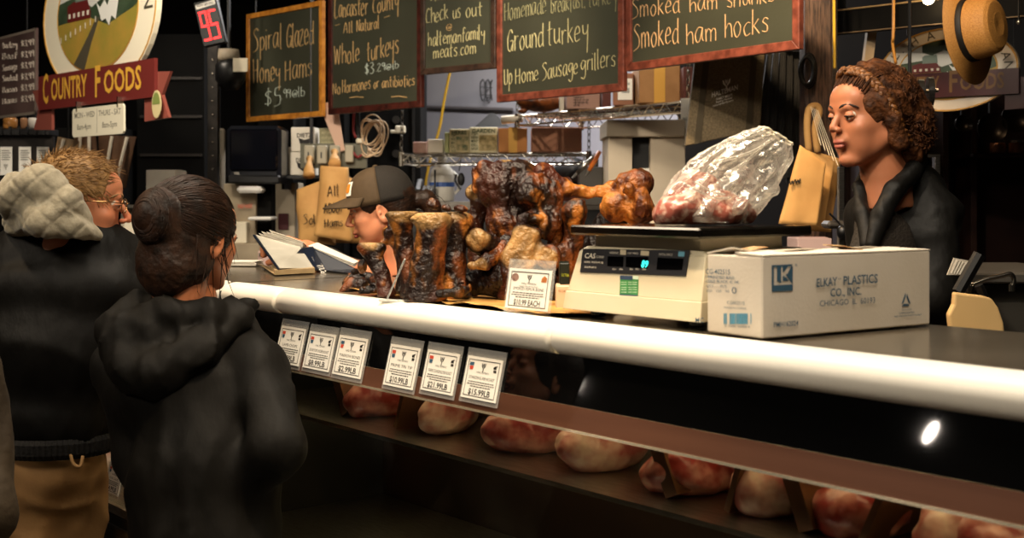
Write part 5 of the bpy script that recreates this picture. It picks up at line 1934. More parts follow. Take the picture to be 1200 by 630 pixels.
m_crm = mat('cream_board', '#d6c6ae', '#cbbba2', 3, rough=.6)
fbox(MB(), 711, 803, 140, 160, dK - .03, .4, .004).build('lid', m_crm, t_)
fbox(MB(), 713, 741, 160, 330, dK, .34).build('side_panel', m_crm, t_)
fbox(MB(), 762, 803, 160, 330, dK, .34).build('side_panel', m_crm, t_)
fbox(MB(), 741, 762, 160, 330, dK + .05, .28).build('dark_slot', m_black, t_)
# white lettered papers between
for i, (x0, x1, y0, y1, lab) in enumerate([(752, 761, 197, 225, 'tall white paper pinned in the dark slot of the cream rack'), (744, 750, 199, 228, 'narrow white paper beside the taller one in the dark slot')]):
    o = fbox(MB(), x0, x1, y0, y1, dK + .03, .004, 0).build('paper_sheet', m_paper)
    tag(o, lab, 'paper')
t_ = thing('price_list', 'white paper list hanging between the upper shelf and the black tote bags', 'paper', P(803, 158, 5.03), R(50))
fbox(MB(), 798, 811, 115, 158, 5.03, .003, 0).build('sheet', m_paper, t_)
mb = MB()
ftext(mb, Face(P(798, 158, 5.03), RGT), 'PICK', 800, 141, 808, 140.5, 3, .02, .002)
mb.build('lettering', m_ink, t_)

# ------------------------------------------------------------------ far worker reading under the lower shelf (built in people section)

# ------------------------------------------------------------------ black tote bags
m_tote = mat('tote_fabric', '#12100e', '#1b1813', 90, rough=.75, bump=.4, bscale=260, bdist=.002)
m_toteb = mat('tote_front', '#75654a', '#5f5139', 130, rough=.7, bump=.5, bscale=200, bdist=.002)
dT = 4.5
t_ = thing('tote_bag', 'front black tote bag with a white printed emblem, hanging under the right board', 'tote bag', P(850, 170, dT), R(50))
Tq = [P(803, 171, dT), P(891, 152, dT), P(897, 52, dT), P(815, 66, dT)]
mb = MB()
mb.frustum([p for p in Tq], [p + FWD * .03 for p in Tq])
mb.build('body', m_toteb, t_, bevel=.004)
FT = Face(Tq[0], (Tq[1] - Tq[0]), (Tq[3] - Tq[0]))
FT2 = Face(P(803, 171, dT), RGT)
mb = MB()
for x0 in (0, 1):
    a0 = .12 if x0 == 0 else .80
    pA = mix(Tq[0], Tq[1], a0)
    pB = mix(Tq[3], Tq[2], a0)
    wv_ = (Tq[1] - Tq[0]) * .085
    nn = -FWD * .003
    mb.frustum([pA + nn, pA + wv_ + nn, pB + wv_ + nn, pB + nn], [pA - nn, pA + wv_ - nn, pB + wv_ - nn, pB - nn])
mb.build('strap', mat('tote_strap', '#4a3f2b', rough=.7), t_)
mb = MB()
axT = (Tq[1] - Tq[0]).normalized()
mb_az = Vector((0, 0, 1))
logo(mb, P(851, 99, dT) - FWD * .004, axT, mb_az, .030, .001)
axT2 = (P(867, 103, dT) - P(834, 113, dT)).normalized()
mb.text('HALTEMAN', P(834, 114, dT) - FWD * .004, axT2, mb_az, .018, .098, 'L', .001, .02)
mb.text('FAMILY MEATS', P(839, 118, dT) - FWD * .004, axT2, mb_az, .009, .062, 'L', .001, .01)
mb.text('Reading Terminal', P(839, 121, dT) - FWD * .004, axT2, mb_az, .007, .060, 'L', .001, .01)
mb.text('haltemanfamily.com', P(835, 125.5, dT) - FWD * .004, axT2, mb_az, .008, .078, 'L', .001, .01)
mb.build('lettering', mat('tote_print', '#f2ecdc', rough=.7), t_)
for i in range(7):
    f_ = i / 6
    x0t, x1t = 893 + i * 7, 897 + i * 8
    x0b, x1b = 872 + i * 10, 884 + i * 10
    yb_ = 178 + 38 * math.sin(f_ * 1.5)
    dd = dT + .02 + .02 * i
    q = [P(x0b, yb_, dd), P(x1b + 4, yb_ - 3, dd), P(x1t, 60, dd + .02), P(x0t, 60, dd + .02)]
    mb = MB()
    mb.frustum(q, [p + FWD * .016 for p in q])
    for k in range(2):
        e0, e1 = mix(q[0], q[1], .3 + .4 * k), mix(q[3], q[2], .3 + .4 * k)
        mb.tube([e0 - FWD * .001, e1 - FWD * .001], .0022, 5)
    o = mb.build('tote_bag', m_tote)
    tag(o, ['folded black tote bag directly right of the printed one', 'second folded black tote bag right of the printed one', 'third folded black tote bag right of the printed one', 'fourth folded black tote bag in the hanging fan',
            'fifth folded black tote bag in the hanging fan', 'sixth folded black tote bag, next to the last of the fan', 'rightmost folded black tote bag beside the wooden post'][i], 'tote bag', 'folded tote bags in the hanging fan')
# bar they hang on
mb = MB()
mb.tube([P(800, 58, dT + .08), P(960, 50, dT + .08)], .012, 8)
mb.tube([P(806, 58, dT + .08), pt_z(806, dT + .08, ZC)], .006, 6)
mb.tube([P(950, 51, dT + .08), pt_z(950, dT + .08, ZC)], .006, 6)
tag(mb.build('hanging_rail', m_black), 'black rail behind the right board carrying the tote bags', 'rail')

# ------------------------------------------------------------------ kraft bags
def kraft_bag(label, quad, d, th, folds=0, letter=None, hook=None, group=None, seed=0, name='paper_bag'):
    """quad: photo corners bl, br, tr, tl"""
    q = [P(*c, d) for c in quad]
    t_ = thing(name, label, 'paper bag', mix(q[0], q[1], .5), R(50), group)
    nx_, ny_ = 14, 18
    rr_ = random.Random(seed)
    layers = []
    for side in (0, 1):
        g = []
        for j in range(ny_ + 1):
            for i in range(nx_ + 1):
                u, v = i / nx_, j / ny_
                p = mix(mix(q[0], q[1], u), mix(q[3], q[2], u), v)
                bul = math.sin(PI * u) ** .5 * math.sin(PI * min(max(v, .02), .98)) ** .5
                w = snoise(np.array(p.x), np.array(p.y), np.array(p.z), 22, seed, 2) * .008 + snoise(np.array(p.x * 2 + side), np.array(p.y), np.array(p.z * .4), 40, seed + 1, 1) * .004
                off = th * (.5 * bul + .15)
                p = p + FWD * ((off if side else -off) + float(w)) + RGT * float(w) * .5
                g.append(p)
        layers.append(g)
    vs = layers[0] + layers[1]
    n1_ = len(layers[0])
    fs = []
    for s_ in (0, 1):
        o_ = s_ * n1_
        for j in range(ny_):
            for i in range(nx_):
                k = o_ + j * (nx_ + 1) + i
                f = (k, k + 1, k + nx_ + 2, k + nx_ + 1)
                fs.append(f if s_ == 0 else tuple(reversed(f)))
    bd = [i for i in range(nx_ + 1)] + [j * (nx_ + 1) + nx_ for j in range(1, ny_ + 1)] + [ny_ * (nx_ + 1) + i for i in range(nx_ - 1, -1, -1)] + [j * (nx_ + 1) for j in range(ny_ - 1, 0, -1)]
    for k in range(len(bd)):
        a, b = bd[k], bd[(k + 1) % len(bd)]
        fs.append((b, a, n1_ + a, n1_ + b))
    link_mesh('body', vs, fs, m_kraft, t_, True)
    if letter:
        mb = MB()
        for s, p0, p1, hp in letter:
            handwrite(mb, s, Face(q[0] - FWD * (th * .68 + .004), RGT), p0, p1, hp, .0022)
        mb.build('lettering', m_ink, t_)
    return t_, q


kraft_bag('leftmost hanging brown paper bag with black script, left of the cap', [(350, 283), (393, 287), (382, 210), (348, 222)], 5.82, .09, letter=[('SoUP', (356, 262), (378, 262), 11)], seed=2, group='brown paper bags left of the cap')
kraft_bag('middle hanging brown paper bag with lettering, behind the cap brim', [(370, 276), (412, 283), (407, 196), (376, 194)], 5.74, .07, letter=[('All', (384, 230), (396, 228), 12), ('ABOUT', (380, 250), (402, 248), 11), ('Hams', (380, 266), (402, 265), 10)], seed=5, group='brown paper bags left of the cap')
kraft_bag('crumpled brown paper bag behind the girl in the cap, partly under her brim', [(390, 284), (432, 285), (440, 225), (396, 200)], 5.92, .09, seed=9, group='brown paper bags left of the cap')
for i, (pp, lab) in enumerate([([(362, 206, 5.83), (362, 196, 5.86), (363, 186, 5.95)], 'twisted paper neck of a bag hooked left of the cap'), ([(392, 192, 5.76), (392, 185, 5.85), (392, 178, 5.95)], 'second twisted paper neck hooked on the socket strip')]):
    mb = MB()
    mb.tube(catmull([tuple(P(*q)) for q in pp]), [.030, .028, .026, .024, .020, .016, .013, .011, .018][:len(catmull([tuple(P(*q)) for q in pp]))], 9)
    tag(mb.build('twisted_paper', m_kraft, smooth=True), lab, 'paper')
# right hand group by the worker
kb = [([(912, 262), (958, 264), (968, 192), (938, 170)], 4.02, 'front brown paper bag by the worker, with a dark scribble'), ([(930, 264), (966, 268), (978, 190), (946, 176)], 4.10, 'second brown paper bag behind the front one by the worker'), ([(946, 270), (974, 272), (985, 186), (956, 178)], 4.17, 'rearmost brown paper bag next to the worker')]
for i, (q_, d_, lab) in enumerate(kb):
    kraft_bag(lab, q_, d_, .018, seed=20 + i, group='brown paper bags by the worker', letter=[('ww', (925, 216), (938, 214), 8)] if i == 0 else None)
mb = MB()
for k in range(5):
    mb.tube([P(950 + k * 2, 125 + k, 4.12), P(962 + k * 5, 170 + k * 6, 3.98)], .0009, 4)
tag(mb.build('bag_string', mat('string_white', '#e2d6bd', rough=.8)), 'white strings hanging in front of the brown bags by the worker', 'string')
mb = MB()
mb.tube(catmull([tuple(P(948, 178, 4.16)), tuple(P(946, 150, 4.16)), tuple(P(948, 128, 4.16)), tuple(P(957, 124, 4.16)), tuple(P(960, 132, 4.16)), tuple(P(955, 150, 4.16)), tuple(P(958, 178, 4.16))]), .012, 8)
tag(mb.build('twisted_paper', m_kraft, smooth=True), 'twisted brown paper handle above the bags by the worker', 'paper')
# knotted black strap beside the post
mb = MB()
for k in range(3):
    mb.tube([P(945 + 8 * math.cos(a) + k * 1.5, 83 + (16 + k * 2) * math.sin(a), 4.2 + .01 * k) for a in [i * PI / 8 for i in range(16)]], .006, 6, closed=True)
tag(mb.build('strap_coil', m_blackpl, smooth=True), 'coil of black strap hooked on the wooden post', 'strap')

# ------------------------------------------------------------------ wooden post
m_post = mat('post_wood', '#6b5040', '#2c1c14', 26, rough=.5, stretch=(8, 8, .6), bump=.5, bscale=60)
c0 = pt_z(956, 4.3, 0)
t_ = thing('wooden_post', 'rough brown wooden post right of the right board', 'post', c0, R(50))
MB().box(c0 + Vector((0, 0, ZC / 2)), (.095, .10, ZC - .002), R50, bev=.01).build('shaft', m_post, t_)
c0b = pt_z(977, 4.4, 0)
o = MB().box(c0b + Vector((0, 0, ZC / 2 + .75)), (.016, .04, ZC - 1.5), R50).build('trim_2', m_steel)
tag(o, kind='structure')
mb = MB()
mb.tube([P(977, -60, 4.2), P(978, 80, 4.2)], .005, 6)
tag(mb.build('yellow_cable', mat('yellow_pvc', '#c9a02a')), 'thin yellow cable running down beside the wooden post', 'cable')

# ------------------------------------------------------------------ dark equipment left of the grey wall
m_navy = mat('dispenser_plastic', '#15171d', rough=.3)


def bench(name, label, cat, px0, px1, py0, py1, d, dep, m, parts=None, full=False):
    c_ = pt_z((px0 + px1) / 2, d + dep / 2, 0)
    t_ = thing(name, label, cat, c_ if full else P((px0 + px1) / 2, py1, d + dep / 2), R(50))
    fbox(MB(), px0, px1, py0, py1, d, dep, .004).build('body', m, t_)
    return t_


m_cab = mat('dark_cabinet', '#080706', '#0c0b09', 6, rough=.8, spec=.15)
# tall black cabinet behind the cap
zf = lambda d: HZ + 1.5 * FPX / d
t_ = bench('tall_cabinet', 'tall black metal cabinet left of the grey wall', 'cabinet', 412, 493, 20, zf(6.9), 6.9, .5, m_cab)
for y in (60, 100, 140, 180, 220):
    mb = MB()
    mb.lathe([(.0, 0), (.022, .0), (.022, .012), (.012, .016)], P(464, y, 6.89), axis='Y', seg=12, rot=R50)
    mb.build('knob', mat('dark_knob', '#2b2927', rough=.3), t_)
fbox(MB(), 483, 486, 20, 300, 6.885, .02, 0).build('door_gap', m_black, t_)
# cream lever on it
mb = MB()
fbox(mb, 463, 475, 147, 156, 6.85, .04, .006)
fbox(mb, 457, 464, 152, 156, 6.85, .03, .004)
mb.build('lever', m_cream, t_)
# black frame panel between
t_ = bench('steel_rack', 'black steel rack behind the hanging paper bags', 'rack', 302, 344, 60, zf(6.6), 6.6, .4, m_cab)
t_ = bench('steel_rack', 'black steel rack panel behind the coiled cable', 'rack', 370, 404, 100, zf(6.7), 6.7, .3, m_cab)
# towel dispenser
t_ = thing('towel_dispenser', 'large dark towel dispenser left of the logo cartons', 'dispenser', P(297, 214, 5.9), R(50))
fbox(MB(), 265, 329, 147, 212, 5.9, .22, .02).build('cover', m_navy, t_)
fbox(MB(), 269, 325, 151, 200, 5.885, .02, .008).build('window', mat('smoke_window', '#0b0c12', rough=.1), t_)
fbox(MB(), 266, 328, 205, 215, 5.88, .22, .008).build('lower_lip', m_blackpl, t_)
mb = MB()
ftext(mb, Face(P(265, 212, 5.86), RGT), 'TORK', 274, 204.5, 281, 204.2, 3, .02, .001)
mb.build('lettering', mat('panel_print', '#cfc9bb'), t_)
t_ = thing('wash_unit', 'cream and black wash station below the towel dispenser', 'wash station', pt_z(285, 6.0, 0), R(50))
fbox(MB(), 262, 300, 215, 290, 6.02, .1, .004).build('back_panel', mat('beige_panel', '#9c8e76', '#8a7c66', 8, rough=.6), t_)
fbox(MB(), 300, 318, 216, 300, 6.05, .1, .004).build('dark_panel', m_cab, t_)
fbox(MB(), 277, 307, 218, 226, 5.9, .1, .012).build('towel_roll', m_white, t_)
fbox(MB(), 290, 318, 254, 258, 5.85, .15, .006).build('paper_tray', m_white, t_)
fbox(MB(), 262, 289, 260, 285, 5.95, .08, .004).build('lower_panel', mat('cream_plastic', '#d8cfb8'), t_)
fbox(MB(), 262, 320, 285, zf(5.9), 5.9, .3, .004).build('cabinet', mat('beige_panel', '#9c8e76'), t_)
fbox(MB(), 302, 319, 294, 318, 5.88, .03, .004).build('pink_box', mat('pale_pink', '#c9a9a0', rough=.6), t_)
mb = MB()
ftext(mb, Face(P(262, 290, 6.0), RGT), 'WASH HANDS', 279, 244, 296, 243.5, 5, .02, .012)
mb.build('red_lettering', m_red, t_)
mb = MB()
for y in (286, 298):
    mb.ell(P(305, y, 5.86), .008)
mb.build('knob', m_chrome, t_)
t_ = thing('cream_pillar', 'cream cabinet side with a dark red panel behind the binder', 'cabinet', pt_z(334, 6.3, 0), R(50))
fbox(MB(), 323, 346, 214, zf(6.3), 6.3, .25, .004).build('body', mat('warm_grey', '#a89c88', '#9a8e7a', 5, rough=.6), t_)
fbox(MB(), 326, 338, 250, 269, 6.29, .02, .001).build('red_panel', mat('deep_red', '#3f1418', rough=.4), t_)
# logo cartons
zshelf = 1.5 + (229 - 205) / FPX * 6.1
t_ = thing('bracket_shelf', 'black bracket shelf carrying the two white logo cartons', 'shelf', P(350, 207, 6.15), R(50))
fbox(MB(), 322, 400, 205.2, 209, 6.05, .35, .002).build('board', m_black, t_)
for x in (330, 392):
    fbox(MB(), x, x + 3, 209, 222, 6.1, .25, .001).build('bracket', m_black, t_)
m_wcart = mat('white_card', '#d9d2c4', '#ccc4b4', 8, rough=.7)
for i, (x0, x1, y0, y1, lab) in enumerate([(340, 366, 178, 205, 'lower white carton with a dark shield print, left of the cap'), (341, 369, 149, 177.4, 'upper white carton with a dark shield print, stacked on the other')]):
    d_ = 6.1 + .0 * i
    tt = simple_carton('logo_carton', lab, 'carton', x0, x1, y1, y0, d_, .2, m_wcart)
    mb = MB()
    f3 = tt[1]
    cx_, cy_ = (x0 + x1) / 2 + 2, (y0 + y1) / 2 + 2
    u_, v_ = f3.uv(cx_, cy_)
    s_ = .030
    mb.prism([(u_ - s_, v_ + s_ * .5), (u_ - s_ * .8, v_ - s_ * .4), (u_, v_ - s_), (u_ + s_ * .8, v_ - s_ * .4), (u_ + s_, v_ + s_ * .5), (u_, v_ + s_ * .2)], f3.O, f3.ax, f3.az, .001, .001)
    ftext(mb, f3, 'DIETZ', x0 + 7, y0 + 12, x1 - 3, y0 + 11.6, 5, .03, .002)
    mb.build('print', m_ink, tt[0])
simple_carton('logo_carton', 'plain cream carton left of the logo cartons', 'carton', 323, 338, 205, 172, 6.15, .18, mat('warm_grey', '#a89c88'))
tt = simple_carton('dispenser_box', 'grey green box with faint print behind the socket strip', 'box', 374, 394, 205, 150, 6.12, .1, mat('grey_green_card', '#8a8668', '#7c7859', 9, rough=.7))
mb = MB()
for j in range(3):
    ftext(mb, tt[1], ['HOT DRINK', 'CUP LIDS', 'PACK OF 50'][j], 377, 157 + j * 6, 391, 156.8 + j * 6, 3, .0, .002)
mb.build('print', mat('pale_print', '#b9b48f', rough=.7), tt[0])
# paper tongue hanging under the board gap
mb = MB()
q = [P(373, 120, 5.99), P(395, 120, 5.99), P(404, 176, 5.99), P(396, 178, 5.99)]
mb.frustum(q, [p + FWD * .003 for p in q])
tag(mb.build('paper_sheet', mat('pale_pink_paper', '#c7a48f', rough=.7)), 'pinkish paper hanging below the honey framed board', 'paper')
# electric socket strip: three grey boxes on a backing board
t_ = thing('socket_strip', 'grey board with three electric sockets above the brown bags', 'electric sockets', P(390, 196, 6.0), R(50))
fbox(MB(), 352, 430, 168, 197, 6.02, .02, .001).build('board', mat('perspex', '#5c5a4a', rough=.3), t_)
for x in (356, 371, 386):
    b_ = fbox(MB(), x, x + 12, 170, 192, 5.97, .05, .006).build('socket', mat('socket_grey', '#a39b86', rough=.4), t_)
    fbox(MB(), x + 4.6, x + 6, 178, 185, 5.965, .006, 0).build('slot', m_black, b_)
fbox(MB(), 404, 414, 170, 190, 5.98, .04, .004).build('junction_box', mat('socket_grey', '#a39b86'), t_)
for x in (365, 420):
    MB().tube([P(x, 170, 6.03), pt_z(x, 6.03, ZC)], .009, 6).build('conduit', m_black, t_)
# cable coil
mb = MB()
q = random.Random(4)
for k in range(9):
    cx_, cy_ = 438 + q.uniform(-5, 4), 157 + q.uniform(-3, 6)
    rx_, ry_ = q.uniform(7, 14), q.uniform(13, 22)
    ph = q.uniform(-.4, .4)
    mb.tube([P(cx_ + rx_ * math.cos(a) + ph * ry_ * math.sin(a), cy_ + ry_ * math.sin(a), 6.0 + .01 * k) for a in [i * PI / 12 for i in range(24)]], .0035, 5, closed=True)
mb.tube(catmull([tuple(P(424, 180, 6.0)), tuple(P(430, 184, 6.0)), tuple(P(445, 178, 6.02))]), .004, 5)
tag(mb.build('cable_coil', mat('cream_cable', '#c9ab86', rough=.5), smooth=True), 'coil of cream cable hanging below the Lancaster County board', 'cable')
mb = MB()
mb.tube(catmull([tuple(P(416, 120, 6.02)), tuple(P(414, 150, 6.02)), tuple(P(417, 161, 6.02))]), .006, 6)
mb.tube(catmull([tuple(P(414, 178, 5.99)), tuple(P(419, 184, 5.99)), tuple(P(424, 181, 5.99))]), .006, 6)
tag(mb.build('red_cable', mat('red_pvc', '#7c1e1e', rough=.5), smooth=True), 'short dark red cable left of the cream cable coil', 'cable')
mb = MB()
fbox(mb, 417, 426, 162, 168, 6.0, .04, .006)
tag(mb.build('connector', m_cream), 'cream plug connector at the end of the red cable', 'connector')

# ------------------------------------------------------------------ the far left: racks, signs, menu
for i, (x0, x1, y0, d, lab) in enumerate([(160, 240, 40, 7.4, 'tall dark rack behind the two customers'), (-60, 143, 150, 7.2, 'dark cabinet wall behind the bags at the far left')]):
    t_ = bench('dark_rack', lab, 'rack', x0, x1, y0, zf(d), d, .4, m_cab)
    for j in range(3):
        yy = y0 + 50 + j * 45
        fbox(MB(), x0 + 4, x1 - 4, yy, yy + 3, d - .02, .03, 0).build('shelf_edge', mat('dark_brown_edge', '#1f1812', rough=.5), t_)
t_ = thing('rack_post', 'dark steel upright between the sign and the honey framed board', 'post', pt_z(248, 6.2, 0), R(50))
fbox(MB(), 243, 255, -150, zf(6.2), 6.2, .05, .002).build('upright', mat('worn_steel', '#2f2b27', '#1b1816', 20, rough=.4, metal=.5), t_)
mb = MB()
for y in range(70, 300, 16):
    mb.ell(P(249, y, 6.19), .006, 8, 5)
mb.build('bolt', m_chrome, t_)
fbox(MB(), 256, 262, 150, 330, 6.3, .05, .01).build('white_pipe', mat('dull_pipe', '#7d7466', rough=.5), t_)
# camera-like head on the post
t_ = thing('ceiling_speaker', 'dark round ceiling fitting with a cream top left of the honey board', 'fitting', P(270, 60, 6.2))
MB().lathe([(.04, 0), (.075, .05), (.075, .12), (.05, .15)], P(270, 105, 6.2), seg=18).build('shade', m_blackpl, t_, smooth=True)
MB().lathe([(.05, 0), (.055, .02), (.05, .06)], P(268, 72, 6.2), seg=18).build('top', mat('warm_grey', '#a89c88'), t_, smooth=True)
MB().tube([P(268, 60, 6.2), pt_z(268, 6.2, ZC)], .01, 6).build('stem', m_black, t_)
fbox(MB(), 273, 290, 68, 84, 6.1, .01, .001).build('tag', m_cream, t_)
# now-serving display
dN = 5.6
t_ = thing('queue_display', 'black queue display with red glowing number, hung at a tilt', 'display', P(247, 50, dN), R(50))
RT = R50 @ Matrix.Rotation(R(-13), 4, 'Y')
cN = P(247, 27, dN)
MB().box(cN, (.105, .05, .205), RT, bev=.004).build('case', m_blackpl, t_)
axn = (RT.to_3x3() @ Vector((1, 0, 0)))
azn = (RT.to_3x3() @ Vector((0, 0, 1)))
On = cN - (RT.to_3x3() @ Vector((0, .0255, 0)))
mb = MB()
mb.prism([(-.045, .068), (.045, .075), (.045, .095), (-.045, .088)], On, axn, azn, .001, .0)
mb.build('header_strip', m_paper, t_)
mb = MB()
mb.text('NOW SERVING', On + azn * .077 - axn * .038, axn, azn, .012, .076, 'L', .002, .02)
mb.build('lettering', m_ink, t_)
mb = MB()
segs = {'9': 'abcdfg', '6': 'acdefg', '5': 'acdfg'}
sp = {'a': ((0, 1), (1, 1)), 'b': ((1, 1), (1, .5)), 'c': ((1, .5), (1, 0)), 'd': ((0, 0), (1, 0)), 'e': ((0, .5), (0, 0)), 'f': ((0, 1), (0, .5)), 'g': ((0, .5), (1, .5))}
for di, ch in enumerate('95'):
    for sg_ in segs[ch]:
        (xa, ya), (xb, yb) = sp[sg_]
        n_ = 5
        for k in range(n_ + 1):
            u_ = xa + (xb - xa) * k / n_
            v_ = ya + (yb - ya) * k / n_
            p = On + axn * (-.036 + di * .042 + u_ * .027) + azn * (-.075 + v_ * .125) - (RT.to_3x3() @ Vector((0, .001, 0)))
            mb.box(p, (.006, .003, .008), RT)
mb.build('digits', mat('red_led', '#ff2a2a', emit=3.0), t_)
MB().tube([cN + azn * .1, pt_z(243, dN, ZC)], .006, 6).build('hanger', m_black, t_)

# menu board far left


La, Lb_ = P(-70, 148, 6.6), P(45, 133.5, 5.6)
zA = 1.5 + (229 - 133.5) / FPX * 5.6
La.z = Lb_.z = zA
dx = (Lb_ - La)
wM = dx.length
dx.normalize()
t_ = thing('menu_board', 'dark menu board with pale writing in the top left corner', 'menu board', La + dx * wM / 2, math.atan2(dx.y, dx.x))
hM = (229 - 33) / FPX * 5.6 + 1.5 - zA
MB().prism([(0, 0), (wM, 0), (wM, hM), (0, hM)], La, dx, (0, 0, 1), .012).build('panel', mat('menu_panel', '#4a3a38', '#6a5550', 3, rough=.35), t_)
mb = MB()
frame_lines(mb, La, dx, Vector((0, 0, 1)), 0, 0, wM, hM, .012, .013)
mb.build('border', mat('menu_border', '#8c8074', rough=.4), t_)
mb = MB()
fM = Face(La + dx.cross(Vector((0, 0, 1))) * .0125, dx)
for j, s in enumerate(['turkey', 'Beef', 'Sausage', 'Smoked', 'Bacon', 'Hams']):
    y = 58 + j * 13
    handwrite(mb, s, fM, (3, y - 1), (20, y - 3), 7, .003)
    handwrite(mb, '$3.99', fM, (25, y - 3.5), (40, y - 5), 7, .003)
mb.build('chalk_lettering', mat('menu_chalk', '#b3a79b', rough=.9), t_)
for u_ in (.3, .9):
    p = La + dx * wM * u_ + Vector((0, 0, hM))
    MB().tube([p, Vector((p.x, p.y, ZC))], .004, 5).build('cord', m_black, t_)

# shop sign of the left: oval picture and banner
def shop_sign(label, F_, U, Wd, banner_col, letter_col, oval_col, rx, rz, cz, lett, tilt=0.0, hours=False):
    """F_: origin at banner centre; U along; sizes in metres"""
    up = Vector((0, 0, 1))
    t_ = thing('shop_sign', label, 'sign', F_ - up * .2, math.atan2(U.y, U.x))

    def el(cx, cy, a, b, n=48):
        return [(cx + a * math.cos(2 * PI * k / n), cy + b * math.sin(2 * PI * k / n)) for k in range(n)]
    MB().prism(el(0, cz, rx, rz), F_, U, up, .02).build('oval_board', oval_col, t_)
    mb = MB()
    for a, b, w_ in ((rx * .985, rz * .985, .006), (rx * .71, rz * .72, .005)):
        pts = el(0, cz, a, b)
        mb.tube([F_ + U * x + up * y - U.cross(up) * -.021 for x, y in pts], w_ * .6, 4, closed=True)
    mb.build('oval_rim', mat('gold_rim', '#b98a3a', rough=.4), t_)
    # picture: sky, hills, field, path, barn
    off = .0205
    a, b = rx * .70, rz * .71

    def clip(poly):
        out_ = []
        for x, y in poly:
            q_ = math.hypot(x / a, y / b)
            if q_ > 1:
                x, y = x / q_, y / q_
            out_.append((x, y + cz))
        return out_

    def dense(poly):
        o_ = []
        for i in range(len(poly)):
            p0, p1 = poly[i], poly[(i + 1) % len(poly)]
            for k in range(8):
                o_.append((p0[0] + (p1[0] - p0[0]) * k / 8, p0[1] + (p1[1] - p0[1]) * k / 8))
        return o_

    def lay(name, poly, m, o_):
        MB().prism(clip(dense(poly)), F_, U, up, .0008, o_).build(name, m, t_)
    MB().prism(el(0, cz, a, b), F_, U, up, .0008, off).build('sky', mat('sign_sky', '#c9c8c2', rough=.45), t_)
    lay('hills', [(-a * 1.1, b * .25), (-a * .5, b * .35), (-a * .1, b * .1), (a * .35, b * .3), (a * .6, b * .75), (a * 1.1, b * .9), (a * 1.1, -b * .3), (-a * 1.1, -b * .3)], mat('sign_hills', '#2b3a28', '#3f4f3a', 14, rough=.45), off + .001)
    lay('field', [(-a * 1.1, -b * .1), (-a * .2, -b * .05), (a * .3, -b * .25), (a * 1.1, b * .0), (a * 1.1, -b * 1.1), (-a * 1.1, -b * 1.1)], mat('sign_field', '#8f8235', '#a8873a', 10, rough=.45), off + .002)
    lay('path', [(a * .02, -b * .1), (a * .1, -b * .1), (-a * .1, -b * .5), (-a * .3, -b * 1.0), (-a * .62, -b * .9), (-a * .2, -b * .4)], mat('sign_path', '#4c4638', rough=.45), off + .003)
    lay('barn', [(-a * .72, -b * .08), (-a * .72, b * .2), (-a * .55, b * .26), (-a * .2, b * .24), (-a * .12, b * .05), (-a * .12, -b * .08)], mat('barn_red', '#5c1c1a', rough=.5), off + .004)
    lay('barn_roof', [(-a * .5, b * .24), (-a * .5, b * .46), (-a * .44, b * .52), (-a * .2, b * .52), (-a * .18, b * .24)], mat('barn_roof', '#6d7a70', rough=.5), off + .005)
    mb = MB()
    for k in range(5):
        x = a * (-.68 + k * .12)
        mb.prism(clip([(x, -b * .02), (x + a * .05, -b * .02), (x + a * .05, b * .06), (x, b * .06)]), F_, U, up, .0006, off + .006)
    for k in range(9):
        x = a * (-.9 + k * .13)
        y = -b * .42 + k * b * .035
        mb.prism(clip([(x, y), (x + a * .018, y), (x + a * .018, y + b * .1), (x, y + b * .1)]), F_, U, up, .0006, off + .006)
    mb.build('windows_and_fence', mat('sign_pale', '#cfc9ba', rough=.5), t_)
    # plume of white feathers in the middle
    lay('white_bird', [(a * .05, b * .15), (a * .14, b * .05), (a * .25, b * .16), (a * .32, b * .06), (a * .5, b * .4), (a * .58, b * .1), (a * .52, -b * .2), (a * .42, -b * .12), (a * .36, -b * .28), (a * .28, -b * .15), (a * .18, -b * .18)], mat('sign_white', '#dcdcd6', rough=.5), off + .007)
    lay('tree', [(-a * .5, b * .62), (-a * .3, b * .5), (-a * .05, b * .66), (a * .1, b * .55), (a * .3, b * .8), (a * .1, b * 1.1), (-a * .5, b * 1.1)], mat('sign_tree', '#27331f', rough=.5), off + .006)
    # banner with folded tails
    hB = Wd[1]
    w2 = Wd[0] / 2
    for s_ in (-1, 1):
        mb = MB()
        mb.prism([(s_ * w2 * .80, -hB * 1.10), (s_ * w2 * 1.16, -hB * 1.05), (s_ * w2 * 1.06, -hB * .45), (s_ * w2 * 1.18, hB * .12), (s_ * w2 * .80, hB * .2)], F_, U, up, .012, .012)
        mb.build('banner_tail', mat('tail_' + banner_col[1][1:], banner_col[1], rough=.35), t_)
    MB().prism([(-w2, -hB / 2), (w2, -hB / 2), (w2, hB / 2), (-w2, hB / 2)], F_, U, up, .014, .024).build('banner', mat('banner_' + banner_col[0][1:], banner_col[0], rough=.35), t_)
    mb = MB()
    nn_ = U.cross(up)
    mb.text('C', F_ - U * (w2 * .90) - up * hB * .30, U, up, hB * .86, hB * .36, 'L', .040, .03)
    mb.text('OUNTRY', F_ - U * (w2 * .74) - up * hB * .24, U, up, hB * .62, w2 * .66, 'L', .040, .03)
    mb.text('F', F_ + U * (w2 * .06) - up * hB * .30, U, up, hB * .86, hB * .32, 'L', .040, .03)
    mb.text('OODS', F_ + U * (w2 * .21) - up * hB * .24, U, up, hB * .62, w2 * .60, 'L', .040, .03)
    mb.build('lettering', letter_col, t_)
    mb = MB()
